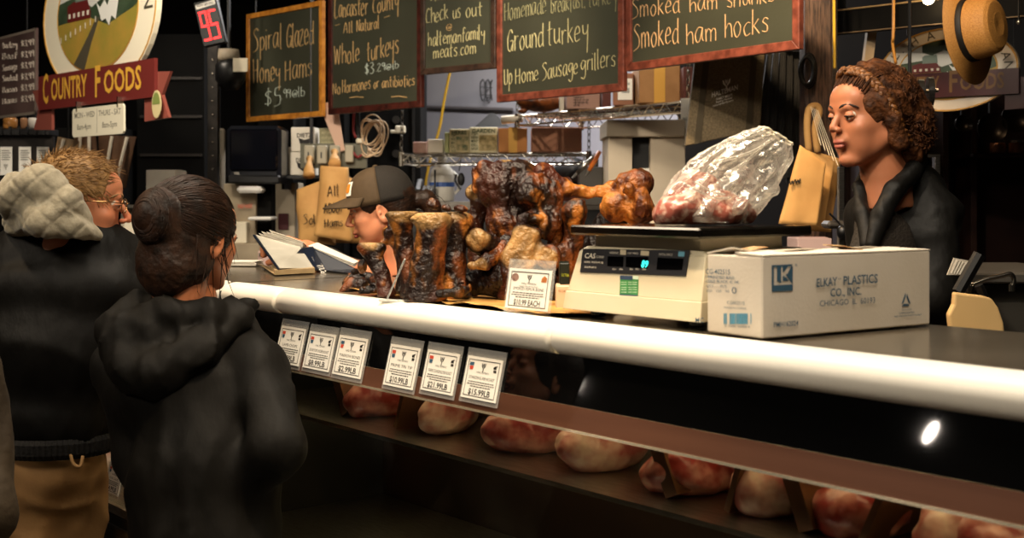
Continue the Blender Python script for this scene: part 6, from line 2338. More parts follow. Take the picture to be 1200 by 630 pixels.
    for s, a_ in (('L', 152), ('.', 142), ('H', 124), ('A', 106), ('L', 88), ('T', 70), ('E', 52), ('M', 34), ('A', 16), ('N', 0)):
        r_ = R(a_)
        c_ = F_ + U * (rx * .85 * math.cos(r_)) + up * (cz + rz * .84 * math.sin(r_))
        axr = U * math.sin(r_) - up * math.cos(r_)
        azr = U * math.cos(r_) + up * math.sin(r_)
        mb.text(s, c_ - azr * .03 * rz / .4, axr, azr, .085 * rz / .4, None, 'C', .022)
    mb.v = mb.v
    mb.build('oval_lettering', mat('dark_olive_ink', '#4a4436', rough=.6), t_)
    return t_


sa, sb = P(51.5, 110, 5.4), P(187, 88, 4.66)
zS = 1.5 + .42
sc = (sa + sb) / 2 + (sb - sa) * .03
sc.z = zS + .02
U_ = Vector((sb.x - sa.x, sb.y - sa.y, 0))
Lw = U_.length
U_.normalize()
m_ovalw = mat('oval_cream', '#ece4cc', rough=.3)
sl = shop_sign('left COUNTRY FOODS shop sign with cream oval and maroon banner', sc, U_, (Lw, .145), ('#6b2a26', '#8a4a3f'), mat('gold_letter', '#d9a63f', rough=.4), m_ovalw, Lw * .49, .335, .30, 1)
for u_ in (-.3, .3):
    p = sc + U_ * u_ + Vector((0, 0, .55))
    MB().tube([p, Vector((p.x, p.y, ZC))], .005, 5).build('hanger', m_black, sl)
# tin badge on the tail
fS = Face(sc - U_.cross(Vector((0, 0, 1))) * -.045, U_)
u_, v_ = fS.uv(184, 122)
poly = [(u_ + .034 * math.cos(k * PI / 12), v_ + .052 * math.sin(k * PI / 12)) for k in range(24)]
MB().prism(poly, fS.O, fS.ax, fS.az, .003).build('oval_badge', mat('badge_cream', '#cdbf8f', rough=.4), sl)
MB().prism([(u_ + .028 * math.cos(k * PI / 12), v_ + .044 * math.sin(k * PI / 12)) for k in range(13)], fS.O, fS.ax, fS.az, .001, .0032).build('badge_green', mat('badge_green', '#7d8a4a', rough=.4), sl)
# hours plaque: hangs in front
u0_, v0_ = fS.uv(87, 161)
u1_, v1_ = fS.uv(147, 120)
vl = fS.uv(87, 128)[1]
pl_ = thing('hours_plaque', 'small cream plaque of opening hours, MON-WED and THURS-SAT, under the left sign', 'plaque', fS.O + fS.ax * (u0_ + u1_) / 2 + fS.az * v0_, math.atan2(U_.y, U_.x))
O2 = fS.O
MB().prism([(u0_ + .01, v0_), (u1_ - .01, v0_), (u1_, v0_ + .01), (u1_, vl - .01), (u1_ - .01, vl), (u0_ + .01, vl), (u0_, vl - .01), (u0_, v0_ + .01)], O2, fS.ax, fS.az, .008).build('plate', mat('plaque_cream', '#e6dfc8', rough=.35), pl_)
mb = MB()
uw = u1_ - u0_
vh = vl - v0_
for s, x, y, w_ in (('MON - WED', .05, .66, .40), ('THURS - SAT', .53, .66, .42), ('8am-4pm', .1, .25, .28), ('8am-5pm', .60, .25, .28)):
    mb.text(s, O2 + fS.ax * (u0_ + x * uw) + fS.az * (v0_ + y * vh), fS.ax, fS.az, vh * .2, w_ * uw, 'L', .0085, .01)
mb.prism([(u0_ + uw * .495, v0_ + .01), (u0_ + uw * .5, v0_ + .01), (u0_ + uw * .5, vl - .01), (u0_ + uw * .495, vl - .01)], O2, fS.ax, fS.az, .0004, .0082)
mb.build('lettering', mat('grey_ink', '#6b6658', rough=.7), pl_)
mb = MB()
for x in (.1, .9):
    mb.box(O2 + fS.ax * (u0_ + uw * x) + fS.az * (vl + .008), (.008, .024, .04), Matrix.Rotation(math.atan2(U_.y, U_.x), 4, 'Z'))
mb.build('hook', m_chrome, pl_)

# hanging bags under the plaque and tags at far left
m_bagdk = mat('brown_bag_dark', '#6a4a30', '#4c3320', 9, rough=.6, bump=.3, bscale=20)
for i, (q_, d_, m_, lab) in enumerate([([(58, 230), (84, 230), (92, 165), (68, 160)], 5.8, mat('tan_bag', '#a08868', '#846c4e', 9, rough=.6, bump=.3), 'tan bag with a white stripe hanging left behind the man'),
                                       ([(88, 225), (120, 225), (112, 158), (86, 160)], 6.0, m_bagdk, 'brown bag hanging under the plaque behind the man'),
                                       ([(118, 228), (148, 220), (160, 160), (116, 158)], 6.2, m_bagdk, 'dark brown bag with pale stripes right of the plaque')]):
    q3 = [P(*c, d_) for c in q_]
    t_ = thing('hanging_bag', lab, 'bag', mix(q3[0], q3[1], .5), R(50), None)
    n_ = 8
    vs, fs = [], []
    for s_ in (0, 1):
        for j in range(n_ + 1):
            for k in range(n_ + 1):
                u, v = k / n_, j / n_
                p = mix(mix(q3[0], q3[1], u), mix(q3[3], q3[2], u), v)
                b_ = math.sin(PI * u) * (1 - v * .6)
                w = .012 * math.sin(u * 14 + i * 2) * (1 - v * .3)
                vs.append(p + FWD * ((.05 * b_ + .004) * (1 if s_ else -1) + w))
    n1_ = (n_ + 1) ** 2
    for s_ in (0, 1):
        for j in range(n_):
            for k in range(n_):
                a_ = s_ * n1_ + j * (n_ + 1) + k
                fs.append((a_, a_ + 1, a_ + n_ + 2, a_ + n_ + 1))
    link_mesh('body', vs, fs, m_, t_, True)
    mb = MB()
    for k in range(2 if i else 1):
        p0 = mix(mix(q3[0], q3[1], .3 + .45 * k), mix(q3[3], q3[2], .3 + .4 * k), .05) - FWD * .066
        p1 = mix(mix(q3[0], q3[1], .35 + .45 * k), mix(q3[3], q3[2], .4 + .4 * k), .98) - FWD * .03
        mb.tube([p0, mix(p0, p1, .5) - FWD * .012, p1], .008, 5)
    mb.build('pale_stripe', mat('off_white_card', '#d5cbb8'), t_)
    MB().tube([mix(q3[3], q3[2], .5), pt_z((q_[2][0] + q_[3][0]) / 2, d_, ZC)], .005, 5).build('loop', m_black, t_)
# notice rail with three white cards
t_ = thing('notice_rail', 'dark brown rail holding three white cards at the far left', 'rail', P(20, 215, 5.9), R(50))
fbox(MB(), -30, 62, 160, 212, 5.95, .03, .002).build('board', mat('dark_brown_edge', '#1f1812'), t_)
for i, x in enumerate((0, 22, 43)):
    t3 = thing('small_card', ['left white card on the dark rail at the far left', 'middle white card on the dark rail at the far left', 'right white card on the dark rail at the far left'][i], 'price card', P(x + 7, 205, 5.93), R(50), 'white cards on the far left rail')
    fbox(MB(), x, x + 14, 172, 205, 5.925, .004, 0).build('card', m_paper, t3)
    mb = MB()
    f3 = Face(P(x, 205, 5.923), RGT)
    logo(mb, P(x + 7, 195, 5.922), RGT, Vector((0, 0, 1)), .02, .001)
    for j in range(5):
        rp(mb, f3, x + 2, 176 + j * 2.6, x + 11 + (j % 2) * 1.5, 176.9 + j * 2.6, .001)
    mb.build('print', mat('grey_ink', '#6b6658'), t3)
t_ = thing('bottle_shelf', 'dark slatted shelf under the menu board', 'shelf', P(15, 160, 5.95), R(50))
fbox(MB(), -40, 58, 151, 158, 5.9, .12, .002).build('board', m_black, t_)
mb = MB()
for k in range(9):
    fbox(mb, -30 + k * 10, -28 + k * 10, 148, 158, 5.88, .02, 0)
mb.build('rib', m_black, t_)
for i, (x, c_, lab) in enumerate([(4, '#a8743c', 'orange jar on the shelf under the menu board, leftmost'), (24, '#9c7454', 'tan jar on the shelf under the menu board, middle'), (33, '#cfc9c0', 'white jar on the shelf under the menu board, rightmost')]):
    w_ = [16, 8, 11][i] / FPX * 5.95 / 2
    c3 = P(x + [8, 4, 5.5][i], 151, 5.96)
    t3 = thing('jar', lab, 'jar', c3, 0, 'jars on the far left shelf')
    MB().lathe([(w_ * .9, 0), (w_, .006), (w_, .045), (w_ * .8, .052)], c3 + Vector((0, 0, .001)), seg=16).build('body', mat('jar_' + 'abc'[i], c_, rough=.3), t3, smooth=True)
    MB().lathe([(w_ * .82, .052), (w_ * .82, .066)], c3 + Vector((0, 0, .001)), seg=16).build('lid', m_black, t3)
# small white carton & scale-like box behind between customers
simple_carton('carton', 'small white carton on the far counter between the two customers', 'carton', 171, 205, 235, 199, 5.6, .2, m_wcart)
t_ = thing('white_machine', 'cream slicer housing on the far counter seen between the two heads', 'machine', P(160, 300, 5.2), R(50))
fbox(MB(), 140, 190, 245, 330, 5.2, .3, .02).build('housing', mat('cream_plastic', '#d8cfb8'), t_)
fbox(MB(), 138, 176, 240, 246, 5.15, .34, .01).build('tray', m_steel, t_)
t_ = thing('back_counter', 'dark counter carrying the slicer and white carton behind the customers', 'counter', pt_z(180, 5.5, 0), R(50))
fbox(MB(), 110, 203, 333, zf(5.1), 5.1, .9, .002).build('base', m_cab, t_)
fbox(MB(), 168, 212, 236, 331, 5.55, .3, .002).build('riser', m_cab, t_)

# ------------------------------------------------------------------ right side: beam, second sign, hat, window dark furniture
bm_ = t_ = thing('dark_beam', 'dark painted beam crossing behind the straw hat', 'beam', P(1050, 40, 4.3), R(50))
bA, bB, bC, bD = P(975, 40, 4.5), P(1210, 18, 3.9), P(1210, -14, 3.9), P(975, 13, 4.5)
MB().frustum([bA, bB, bC, bD], [p + FWD * .06 for p in (bA, bB, bC, bD)]).build('beam', m_cab, t_)
pA_ = mix(bA, bB, .0)
MB().tube([bA - FWD * .004, bB - FWD * .004], .0022, 5).build('lower_edge', mat('worn_edge', '#6d5a44', rough=.5), t_)
MB().tube([bD - FWD * .004, bC - FWD * .004], .003, 5).build('upper_edge', mat('worn_edge_b', '#a88a60', rough=.4), t_)
for x in (985, 1200):
    p = mix(bD, bC, (x - 975) / 235)
    MB().box(Vector((p.x, p.y, (p.z + ZC) / 2)) + FWD * .03, (.05, .05, ZC - p.z), R50).build('hanger', m_cab, t_)
lp = thing('spot_lamp', 'small bare warm lamp shining over the dark beam, left of the hat', 'lamp', P(1088, -2, 4.1))
MB().ell(P(1088, -1, 4.12), (.018, .018, .018)).build('bulb', mat('bulb_glow', '#ffe0b0', emit=60), lp, smooth=True)
MB().lathe([(.03, 0), (.045, .05), (.02, .09)], P(1088, -4, 4.12), seg=16).build('socket', m_black, lp, smooth=True)
MB().tube([P(1088, -20, 4.12), pt_z(1088, 4.12, ZC)], .004, 5).build('cable', m_black, lp)
# second sign
ga, gb = P(1030, 108, 4.55), P(1190, 100, 4.25)
gc = P(1128, 94, 4.35)
Ug = Vector((gb.x - ga.x, gb.y - ga.y, 0)).normalized()
g2 = shop_sign('right COUNTRY FOODS shop sign behind the straw hat', P(1112, 100, 4.4), Ug, (.50, .088), ('#3f1518', '#341114'), mat('dull_gold', '#6d4c22', rough=.5), mat('oval_pale', '#cfc4b4', rough=.5), .245, .148, .055, 1)
for u_ in (-.15, .15):
    p = P(1112, 100, 4.4) + Ug * u_ + Vector((0, 0, .19))
    MB().tube([p, Vector((p.x, p.y, ZC))], .003, 5).build('hanger', m_black, g2)
mb = MB()
mb.tube(catmull([tuple(P(1048, -120, 4.3)), tuple(P(1047, 30, 4.2)), tuple(P(1046, 50, 4.2)), tuple(P(1050, 75, 4.2))]), .005, 6)
tag(mb.build('orange_cord', mat('orange_pvc', '#a8742c', rough=.5), smooth=True), 'orange cord hanging over the left edge of the right sign', 'cord')
# straw hat, crown facing right
hat = thing('straw_hat', 'straw boater hat with a black band hanging at the top right', 'hat', P(1140, 88, 3.7))
m_straw = mat('straw', '#c28d48', '#a06c30', 260, rough=.6, bump=.6, bscale=240, bdist=.003, contrast=(.3, .7))
Hc = P(1133, 36, 3.75)          # centre of the brim
ax_h = (RGT * .66 - FWD * .72 + Vector((0, 0, .10))).normalized()     # crown direction
up_h = (Vector((-.0, 0, 1)) - ax_h * ax_h.z).normalized()
sd_h = ax_h.cross(up_h)
Mh = Matrix((( sd_h.x, up_h.x, ax_h.x, Hc.x), (sd_h.y, up_h.y, ax_h.y, Hc.y), (sd_h.z, up_h.z, ax_h.z, Hc.z), (0, 0, 0, 1)))


def spiral(profile, seg=72):
    """braided look: each row of straw bulges a little"""
    out_ = []
    for i in range(len(profile) - 1):
        (r0, h0), (r1, h1) = profile[i], profile[i + 1]
        L = math.hypot(r1 - r0, h1 - h0)
        n_ = max(2, int(L / .0028))
        nxn, nyn = -(h1 - h0) / L, (r1 - r0) / L
        for k in range(n_):
            f = k / n_
            b_ = .0009 * math.sin(2 * PI * (f * L) / .0056)
            out_.append((max(r0 + (r1 - r0) * f - nyn * 0 + nxn * -b_, .0005), h0 + (h1 - h0) * f + b_ * abs(nyn)))
    out_.append(profile[-1])
    return out_


MB(Mh).lathe(spiral([(.149, .006), (.147, .001), (.12, -.002), (.086, 0), (.084, .01), (.080, .06), (.074, .088), (.062, .098), (.03, .102), (.001, .100)]), seg=64, sy=1.12).build('straw_body', m_straw, hat, smooth=True)
MB(Mh).lathe([(.086, .002), (.0868, .004), (.0858, .022), (.084, .024)], seg=64, sy=1.12).build('hat_band', mat('band_black', '#0c0a09', rough=.6), hat, smooth=True)
MB().tube([Hc + up_h * .1, Vector((Hc.x, Hc.y, ZC))], .002, 5).build('string', m_black, hat)
# chain at the far right, glass bracket
mb = MB()
mb.tube([P(1194, -40, 3.9), P(1194, 25, 3.9)], .003, 5)
mb.ell(P(1194, 26, 3.9), .008)
tag(mb.build('hanging_chain', m_chrome), 'thin chain hanging right of the straw hat', 'chain')
# tape rolls on a bar
t_ = thing('roll_holder', 'black holder with three dark rolls behind the worker hair', 'roll holder', P(1083, 124, 3.55))
for k, x in enumerate((1071, 1079, 1090)):
    rd = [.030, .034, .041][k]
    MB().lathe([(rd * .5, -.008), (rd, -.008), (rd, .008), (rd * .5, .008), (rd * .5, -.008)], P(x, 107, 3.55), axis='X', rot=Matrix.Rotation(R(40), 4, 'Z'), seg=24).build('roll', mat('dark_roll', '#1a1816', rough=.3), t_, smooth=False)
MB().tube([P(1066, 107, 3.55), P(1100, 106, 3.52)], .006, 8).build('axle', m_chrome, t_)
MB().tube([P(1066, 107, 3.55), P(1066, 60, 3.6), pt_z(1066, 3.6, ZC)], .005, 6).build('arm', m_black, t_)
mb = MB()
q = [P(1008, 110, 4.46), P(1018, 110, 4.46), P(1030, 20, 4.46), P(1019, 20, 4.46)]
mb.frustum(q, [p + FWD * .03 for p in q])
mb.build('slanted_slat', mat('pale_slat', '#9a8568', rough=.6), bm_)
# dark hutch with pans and jars behind the worker
t_ = thing('dark_hutch', 'dark brown hutch behind the worker', 'cabinet', pt_z(1120, 5.2, 0), R(50))
m_hutch = mat('hutch_wood', '#241410', '#160c0a', 4, rough=.35)
fbox(MB(), 985, 1320, 110, zf(5.3), 5.3, .3, .002).build('back', m_hutch, t_)
fbox(MB(), 1140, 1300, 180, 184, 5.0, .3, .001).build('shelf', m_hutch, t_)
for x in (1010, 1105, 1138):
    fbox(MB(), x, x + 7, 100, zf(5.1), 5.1, .2, .001).build('upright', m_hutch, t_)
for i, (x, y, r_, lab) in enumerate([(1127, 145, .035, 'small dark pan hanging under the right sign'), (1160, 150, .06, 'dark round pan hanging right of the small pan'), (1188, 138, .06, 'dark pan with a blue glint at the right edge')]):
    t3 = thing('hanging_pan', lab, 'pan', P(x, y, 4.9), 0, 'pans hanging behind the worker')
    MB().lathe([(.001, .0), (r_ * .85, .0), (r_, -.03), (r_ * .97, -.03), (r_ * .82, -.004), (.001, -.004)], P(x, y, 4.9), axis='Y', rot=R50, seg=24).build('body', mat('cast_iron', '#1c1512', rough=.3, metal=.6), t3, smooth=True)
    MB().tube([P(x, y, 4.9) + Vector((0, 0, r_)), P(x, y, 4.9) + Vector((0, 0, r_ + .12))], .006, 6).build('handle', m_black, t3)
    MB().tube([P(x, y, 4.9) + Vector((0, 0, r_ + .12)), pt_z(x, 4.9, ZC)], .002, 4).build('wire', m_black, t3)
for i, (x, lab) in enumerate([(1169, 'copper coloured tin on the hutch shelf, left one'), (1191, 'pinkish tin at the right edge of the hutch shelf')]):
    c3 = P(x, 180, 5.08)
    t3 = thing('tin', lab, 'tin', c3)
    MB().lathe([(.028, 0), (.030, .003), (.030, .04), (.028, .044)], c3 + Vector((0, 0, .001)), seg=18).build('body', mat('copper_tin', '#8a5a3c', rough=.3, metal=.5), t3, smooth=True)
    MB().lathe([(.031, .044), (.031, .054), (.01, .056)], c3 + Vector((0, 0, .001)), seg=18).build('lid', m_chrome, t3)
# stand behind the worker: chrome frame edge
t_ = thing('steel_stand', 'bright steel frame edge behind the worker shoulder', 'frame', pt_z(1098, 3.9, 0), R(50))
fbox(MB(), 1096, 1102, 182, zf(3.9), 3.9, .03, .001).build('upright', m_steel, t_)
fbox(MB(), 1060, 1102, 181, 184, 3.9, .03, .001).build('crossbar', m_steel, t_)
# metal pole with clamp left of worker
t_ = thing('clamp_stand', 'steel pole with a dark clamp left of the worker', 'stand', pt_z(986, 3.35, 0), R(50))
fbox(MB(), 983, 990, 195, zf(3.35), 3.35, .02, .002).build('pole', m_steel, t_)
fbox(MB(), 970, 1000, 259, 268, 3.3, .08, .008).build('clamp', mat('gun_grey', '#3a352f'), t_)
MB().ell(P(988, 272, 3.28), (.018, .018, .02)).build('knob', m_blackpl, t_, smooth=True)
MB().tube([P(984, 262, 3.3), P(972, 250, 3.3)], .003, 5).build('lever', m_black, t_)
simple_carton('carton', 'pale pink carton low behind the scale by the brown bags', 'carton', 935, 975, 300, 279, 3.75, .15, mat('pale_pink', '#c9a9a0'))
t_ = thing('prep_table', 'steel prep table behind the counter by the worker', 'table', pt_z(960, 3.7, 0), R(50))
zpt = P(935, 300, 3.75).z
fbox(MB(), 890, 1000, 300.5, 306, 3.6, .45, .002).build('top', m_steel, t_)
for x in (895, 992):
    for d_ in (3.65, 4.0):
        c3 = pt_z(x, d_, 0)
        MB().tube([c3, Vector((c3.x, c3.y, zpt - .02))], .014, 8).build('leg', m_steel, t_)
# steel counter at the far right with tap, board and lever
t_ = thing('steel_sink', 'steel sink counter at the right edge behind the worker', 'sink', pt_z(1190, 3.0, 0), R(50))
fbox(MB(), 1132, 1290, 320, 332, 3.05, .5, .004).build('rim', mat('satin_steel', '#77726a', rough=.4, metal=.7), t_)
fbox(MB(), 1140, 1285, 332, zf(3.1), 3.1, .4, .004).build('front', mat('satin_steel_b', '#5a564f', rough=.45, metal=.6), t_)
tap = thing('tap', 'bent chrome tap on the steel sink at the right edge', 'tap', P(1150, 330, 2.95))
MB().tube(catmull([tuple(P(*q)) for q in ((1138, 334, 2.95), (1156, 327, 2.95), (1174, 323, 2.95), (1184, 321, 2.95), (1188, 327, 2.95), (1186, 336, 2.95))]), .006, 8).build('spout', m_chrome, tap, smooth=True)
MB().tube([P(1186, 333, 2.95), P(1186, 341, 2.95)], .008, 10).build('nozzle', m_chrome, tap)
MB().tube([P(1138, 334, 2.95), P(1136, 350, 2.95)], .010, 8).build('base', m_chrome, tap)
# cream tongue-shaped board
pts = [(1117, 342), (1150, 346), (1160, 349), (1168, 360), (1174, 378), (1176, 400), (1112, 400), (1112, 385), (1110, 368), (1116, 356)]
O_ = P(1110, 400, 2.35)
fB = Face(O_, RGT)
mb = MB()
mb.prism([fB.uv(*p) for p in pts], O_, RGT, (0, 0, 1), .02, -.01)
o = mb.build('cutting_board', mat('cream_board_b', '#d6b27a', '#cba76f', 5, rough=.5), bevel=.004)
tag(o, 'cream rounded cutting board standing behind the counter right of the worker', 'cutting board')
lev_ = t_ = thing('machine_lever', 'black slanted handle sticking up behind the cutting board', 'lever', P(1135, 350, 2.5))
MB().tube([P(1123, 342, 2.5), P(1148, 298, 2.5)], .013, 8).build('grip', m_blackpl, t_)
MB().tube([P(1147, 334, 2.45), P(1160, 362, 2.45), P(1172, 385, 2.45)], .009, 8).build('lower_arm', m_blackpl, t_)
MB().tube([P(1123, 342, 2.5), P(1123, 420, 2.55)], .012, 8).build('stem', m_blackpl, t_)
mb = MB()
for k in range(6):
    mb.tube([P(1115 + k * 3, 320 + k * .5, 2.6), P(1122 + k * 3.4, 304 + k * 1.2, 2.6)], .0028, 5)
q3 = [P(1110, 322, 2.62), P(1134, 322, 2.62), P(1140, 306, 2.62), P(1118, 302, 2.62)]
mb.frustum(q3, [p + FWD * .004 for p in q3])
mb.build('ribbed_guard', mat('ribbed_white', '#bdb5a6', rough=.4), lev_)
t_ = thing('slicer_body', 'low steel slicer base behind the cutting board and handle', 'slicer', pt_z(1130, 2.6, 0), R(50))
fbox(MB(), 1106, 1184, 400, zf(2.3), 2.32, .2, .004).build('stand', mat('satin_steel_b', '#5a564f'), t_)

# ------------------------------------------------------------------ people
m_skin = mat('skin', '#ffffff', vcol=True, rough=.45, sss=.12, bump=.12, bscale=220, bdist=.001, spec=.4)
m_eyew = mat('eye_white', '#cfc4b4', rough=.2)
m_iris = mat('iris', '#2a1a10', rough=.15)


def head_mesh(skin, lip, s=1.0, jaw=1.0, nose=1.0, res=.0025, male=False, smile=0.0, red=0.0, lift=0.0, cheek=1.0):
    g = SDF((-.095, -.115, -.21), (.095, .135, .125), res)
    g.ell((0, -.012, .028), (.0735, .090, .082), .01)
    g.ell((0, .022, -.028), (.060, .062, .082), .02)
    for q in (-1, 1):
        g.cap((q * .050, -.002, -.050), (q * .020 * jaw, .056, -.094), .018 * jaw, .014, .02)
        g.ell((q * .038, .056, -.026), (.020, .020, .018), .018)
        g.ell((q * .031, .051, -.056), (.018 * cheek, .016 * cheek, .022 * cheek), .018)
    g.ell((0, .066, -.096), (.020 * jaw, .017, .014), .014)
    g.ell((0, .060, .040), (.050, .028, .034), .02)
    g.cap((-.030, .079, .019), (.030, .079, .019), .0085, .0085, .012)
    for q in (-1, 1):
        g.ell((q * .0315, .097, .003), (.0155, .014, .0105), .010, sub=True)
        g.ell((q * .0315, .0755, .001), (.0135, .0105, .0095), .004)
    g.cap((0, .082, .010), (0, .103 * nose, -.027 + lift), .0065, .0088, .008)
    g.ell((0, .1035 * nose, -.031 + lift), (.0095, .0085, .0078), .004)
    for q in (-1, 1):
        g.ell((q * .0105, .094, -.035 + lift), (.0068, .0085, .0062), .004)
        g.ell((q * .006, .098, -.0415 + lift), (.003, .004, .002), .002, sub=True)
    g.ell((0, .079, -.056 + lift * .8), (.022, .012, .012), .012)
    g.ell((0, .0875, -.0605 + lift * .8), (.0195, .0075, .0048), .003)
    g.ell((0, .086, -.0705 + lift * .8), (.0165, .0078, .0055), .003)
    g.ell((0, .0955, -.0655 + lift * .8), (.021 + smile * .004, .007, .0011), .0015, sub=True)
    for q in (-1, 1):
        g.ell((q * (.022 + smile * .003), .086, -.0650 + lift * .8 + smile * .002), (.003, .004, .002), .003, sub=True)
        rt = Matrix.Rotation(q * R(-18), 4, 'Z') @ Matrix.Rotation(R(-10), 4, 'X')
        g.ell((q * .0755, -.012, -.016), (.0065, .0175, .031), .004, rot=rt)
        g.ell((q * .0825, -.009, -.013), (.005, .0105, .019), .003, rot=rt, sub=True)
        g.ell((q * .079, -.006, -.014), (.004, .004, .006), .002)
    g.chain([(0, -.018, -.06), (0, -.030, -.12), (0, -.036, -.20)], [.050, .049 if not male else .056, .058 if not male else .064], .015)
    V, F_ = g.mesh()
    V = smooth_mesh(V, F_, 1, .35)
    c = np.ones((len(V), 1)) * np.array(skin)
    x, y, z = V[:, 0], V[:, 1], V[:, 2]
    m_ = np.clip((1.1 - np.sqrt((x / .021) ** 2 + ((z + .0655 - lift * .8) / .0115) ** 2)) * 5, 0, 1) * (y > .078)
    c = c * (1 - m_[:, None]) + np.array(lip) * m_[:, None]
    if red:
        ch = np.exp(-(((np.abs(x) - .035) / .022) ** 2 + ((z + .032) / .022) ** 2)) * (y > .03) + np.exp(-((x / .014) ** 2 + ((z + .03) / .014) ** 2)) * (y > .08)
        c = c * (1 - red * np.clip(ch, 0, 1)[:, None] * np.array([.05, .45, .5]))
    return V * s, F_, c


def hand_mesh(skin, side=1, curl=.5, thumb=.5, res=.0022):
    """palm along +Y from the wrist at the origin, back of the hand +Z, thumb on side*X"""
    g = SDF((-.075, -.05, -.085), (.075, .20, .045), res)
    g.box((0, .045, 0), (.038, .042, .012), .012, .01)
    g.cap((0, -.045, 0), (0, .01, 0), .026, .026, .012)
    for i, (x, L) in enumerate(((.029, .066), (.010, .074), (-.010, .068), (-.029, .054))):
        p = Vector((x * side, .082, 0))
        a = curl * .5
        r = .0092 if i < 3 else .0080
        pts = [p - Vector((0, .02, 0)), p]
        rs = [r * 1.05, r]
        for f, kk in ((.45, 1.0), (.30, 1.1), (.25, .8)):
            p = p + Vector((x * side * .08, math.cos(a) * L * f, -math.sin(a) * L * f))
            pts.append(p)
            rs.append(r * (.95 if f > .4 else .85))
            a += curl * kk
        g.chain([tuple(q) for q in pts], rs, .003)
    p0 = Vector((.026 * side, .012, -.004))
    p1 = Vector((.050 * side, .040, -.012 - .01 * thumb))
    p2 = Vector((.056 * side, .066, -.022 - .02 * thumb))
    p3 = Vector((.048 * side, .088, -.03 - .028 * thumb))
    g.chain([tuple(p0), tuple(p1), tuple(p2), tuple(p3)], [.015, .012, .0105, .009], .006)
    V, F_ = g.mesh()
    return V, F_, np.ones((len(V), 1)) * np.array(skin)


def limb(pts, rs, skin, res=.008):
    Q = [np.array(P(*p)) for p in pts]
    m_ = max(rs) + .03
    g = SDF(np.min(Q, axis=0) - m_, np.max(Q, axis=0) + m_, res)
    g.chain([tuple(q) for q in Q], rs, .02)
    V, F_ = g.mesh()
    return V, F_, np.ones((len(V), 1)) * np.array(skin)


def garment(name, prims, m, parent, res=.008, warp=None, k=.03, plane=None, colors=None, label=None):
    pts, mr = [], 0
    for p in prims:
        if p[0] in 'cC':
            pts += [np.array(P(*q)) for q in p[1]]
            mr = max(mr, max(p[2]))
        else:
            pts.append(np.array(P(*p[1])))
            mr = max(mr, max(p[2]) if isinstance(p[2], tuple) else p[2])
    m_ = mr + .03
    g = SDF(np.min(pts, axis=0) - m_, np.max(pts, axis=0) + m_, res)
    for p in prims:
        kk = p[3] if len(p) > 3 else k
        if p[0] in 'cC':
            g.chain([tuple(P(*q)) for q in p[1]], p[2], kk, sub=p[0] == 'C')
        else:
            rot = R50 @ (p[4] if len(p) > 4 else Matrix.Identity(4))
            g.ell(tuple(P(*p[1])), p[2], kk, rot=rot, sub=p[0] == 's')
    if warp:
        g.warp(warp)
    for pl_n in (plane or []):
        g.plane(pl_n[0], pl_n[1], .004)
    V, F_ = g.mesh()
    V = smooth_mesh(V, F_, 1, .5)
    return link_mesh(name, V, F_, m, parent, True, colors, label)


def folds(seed, amp=.006, sc=16, zs=.5):
    def f(x, y, z):
        a = snoise(x, y, z * zs, sc, seed, 2)
        b = snoise(x + z * .4, y - z * .3, z * .25, sc * 1.7, seed + 9, 2)
        c_ = snoise(x - z * .6, y + z * .5, z * .3, sc * 3, seed + 17, 2)
        return amp * 1.7 * (np.abs(a) ** .7 - .5) + amp * (np.abs(b) ** .7 - .5) + amp * .45 * (np.abs(c_) ** .7 - .4)
    return f


def head_frame(px, py, d, phi, tilt=0.0, roll=0.0):
    return Matrix.Translation(P(px, py, d)) @ Matrix.Rotation(R(50) - R(phi), 4, 'Z') @ Matrix.Rotation(R(roll), 4, 'Y') @ Matrix.Rotation(-R(tilt), 4, 'X')


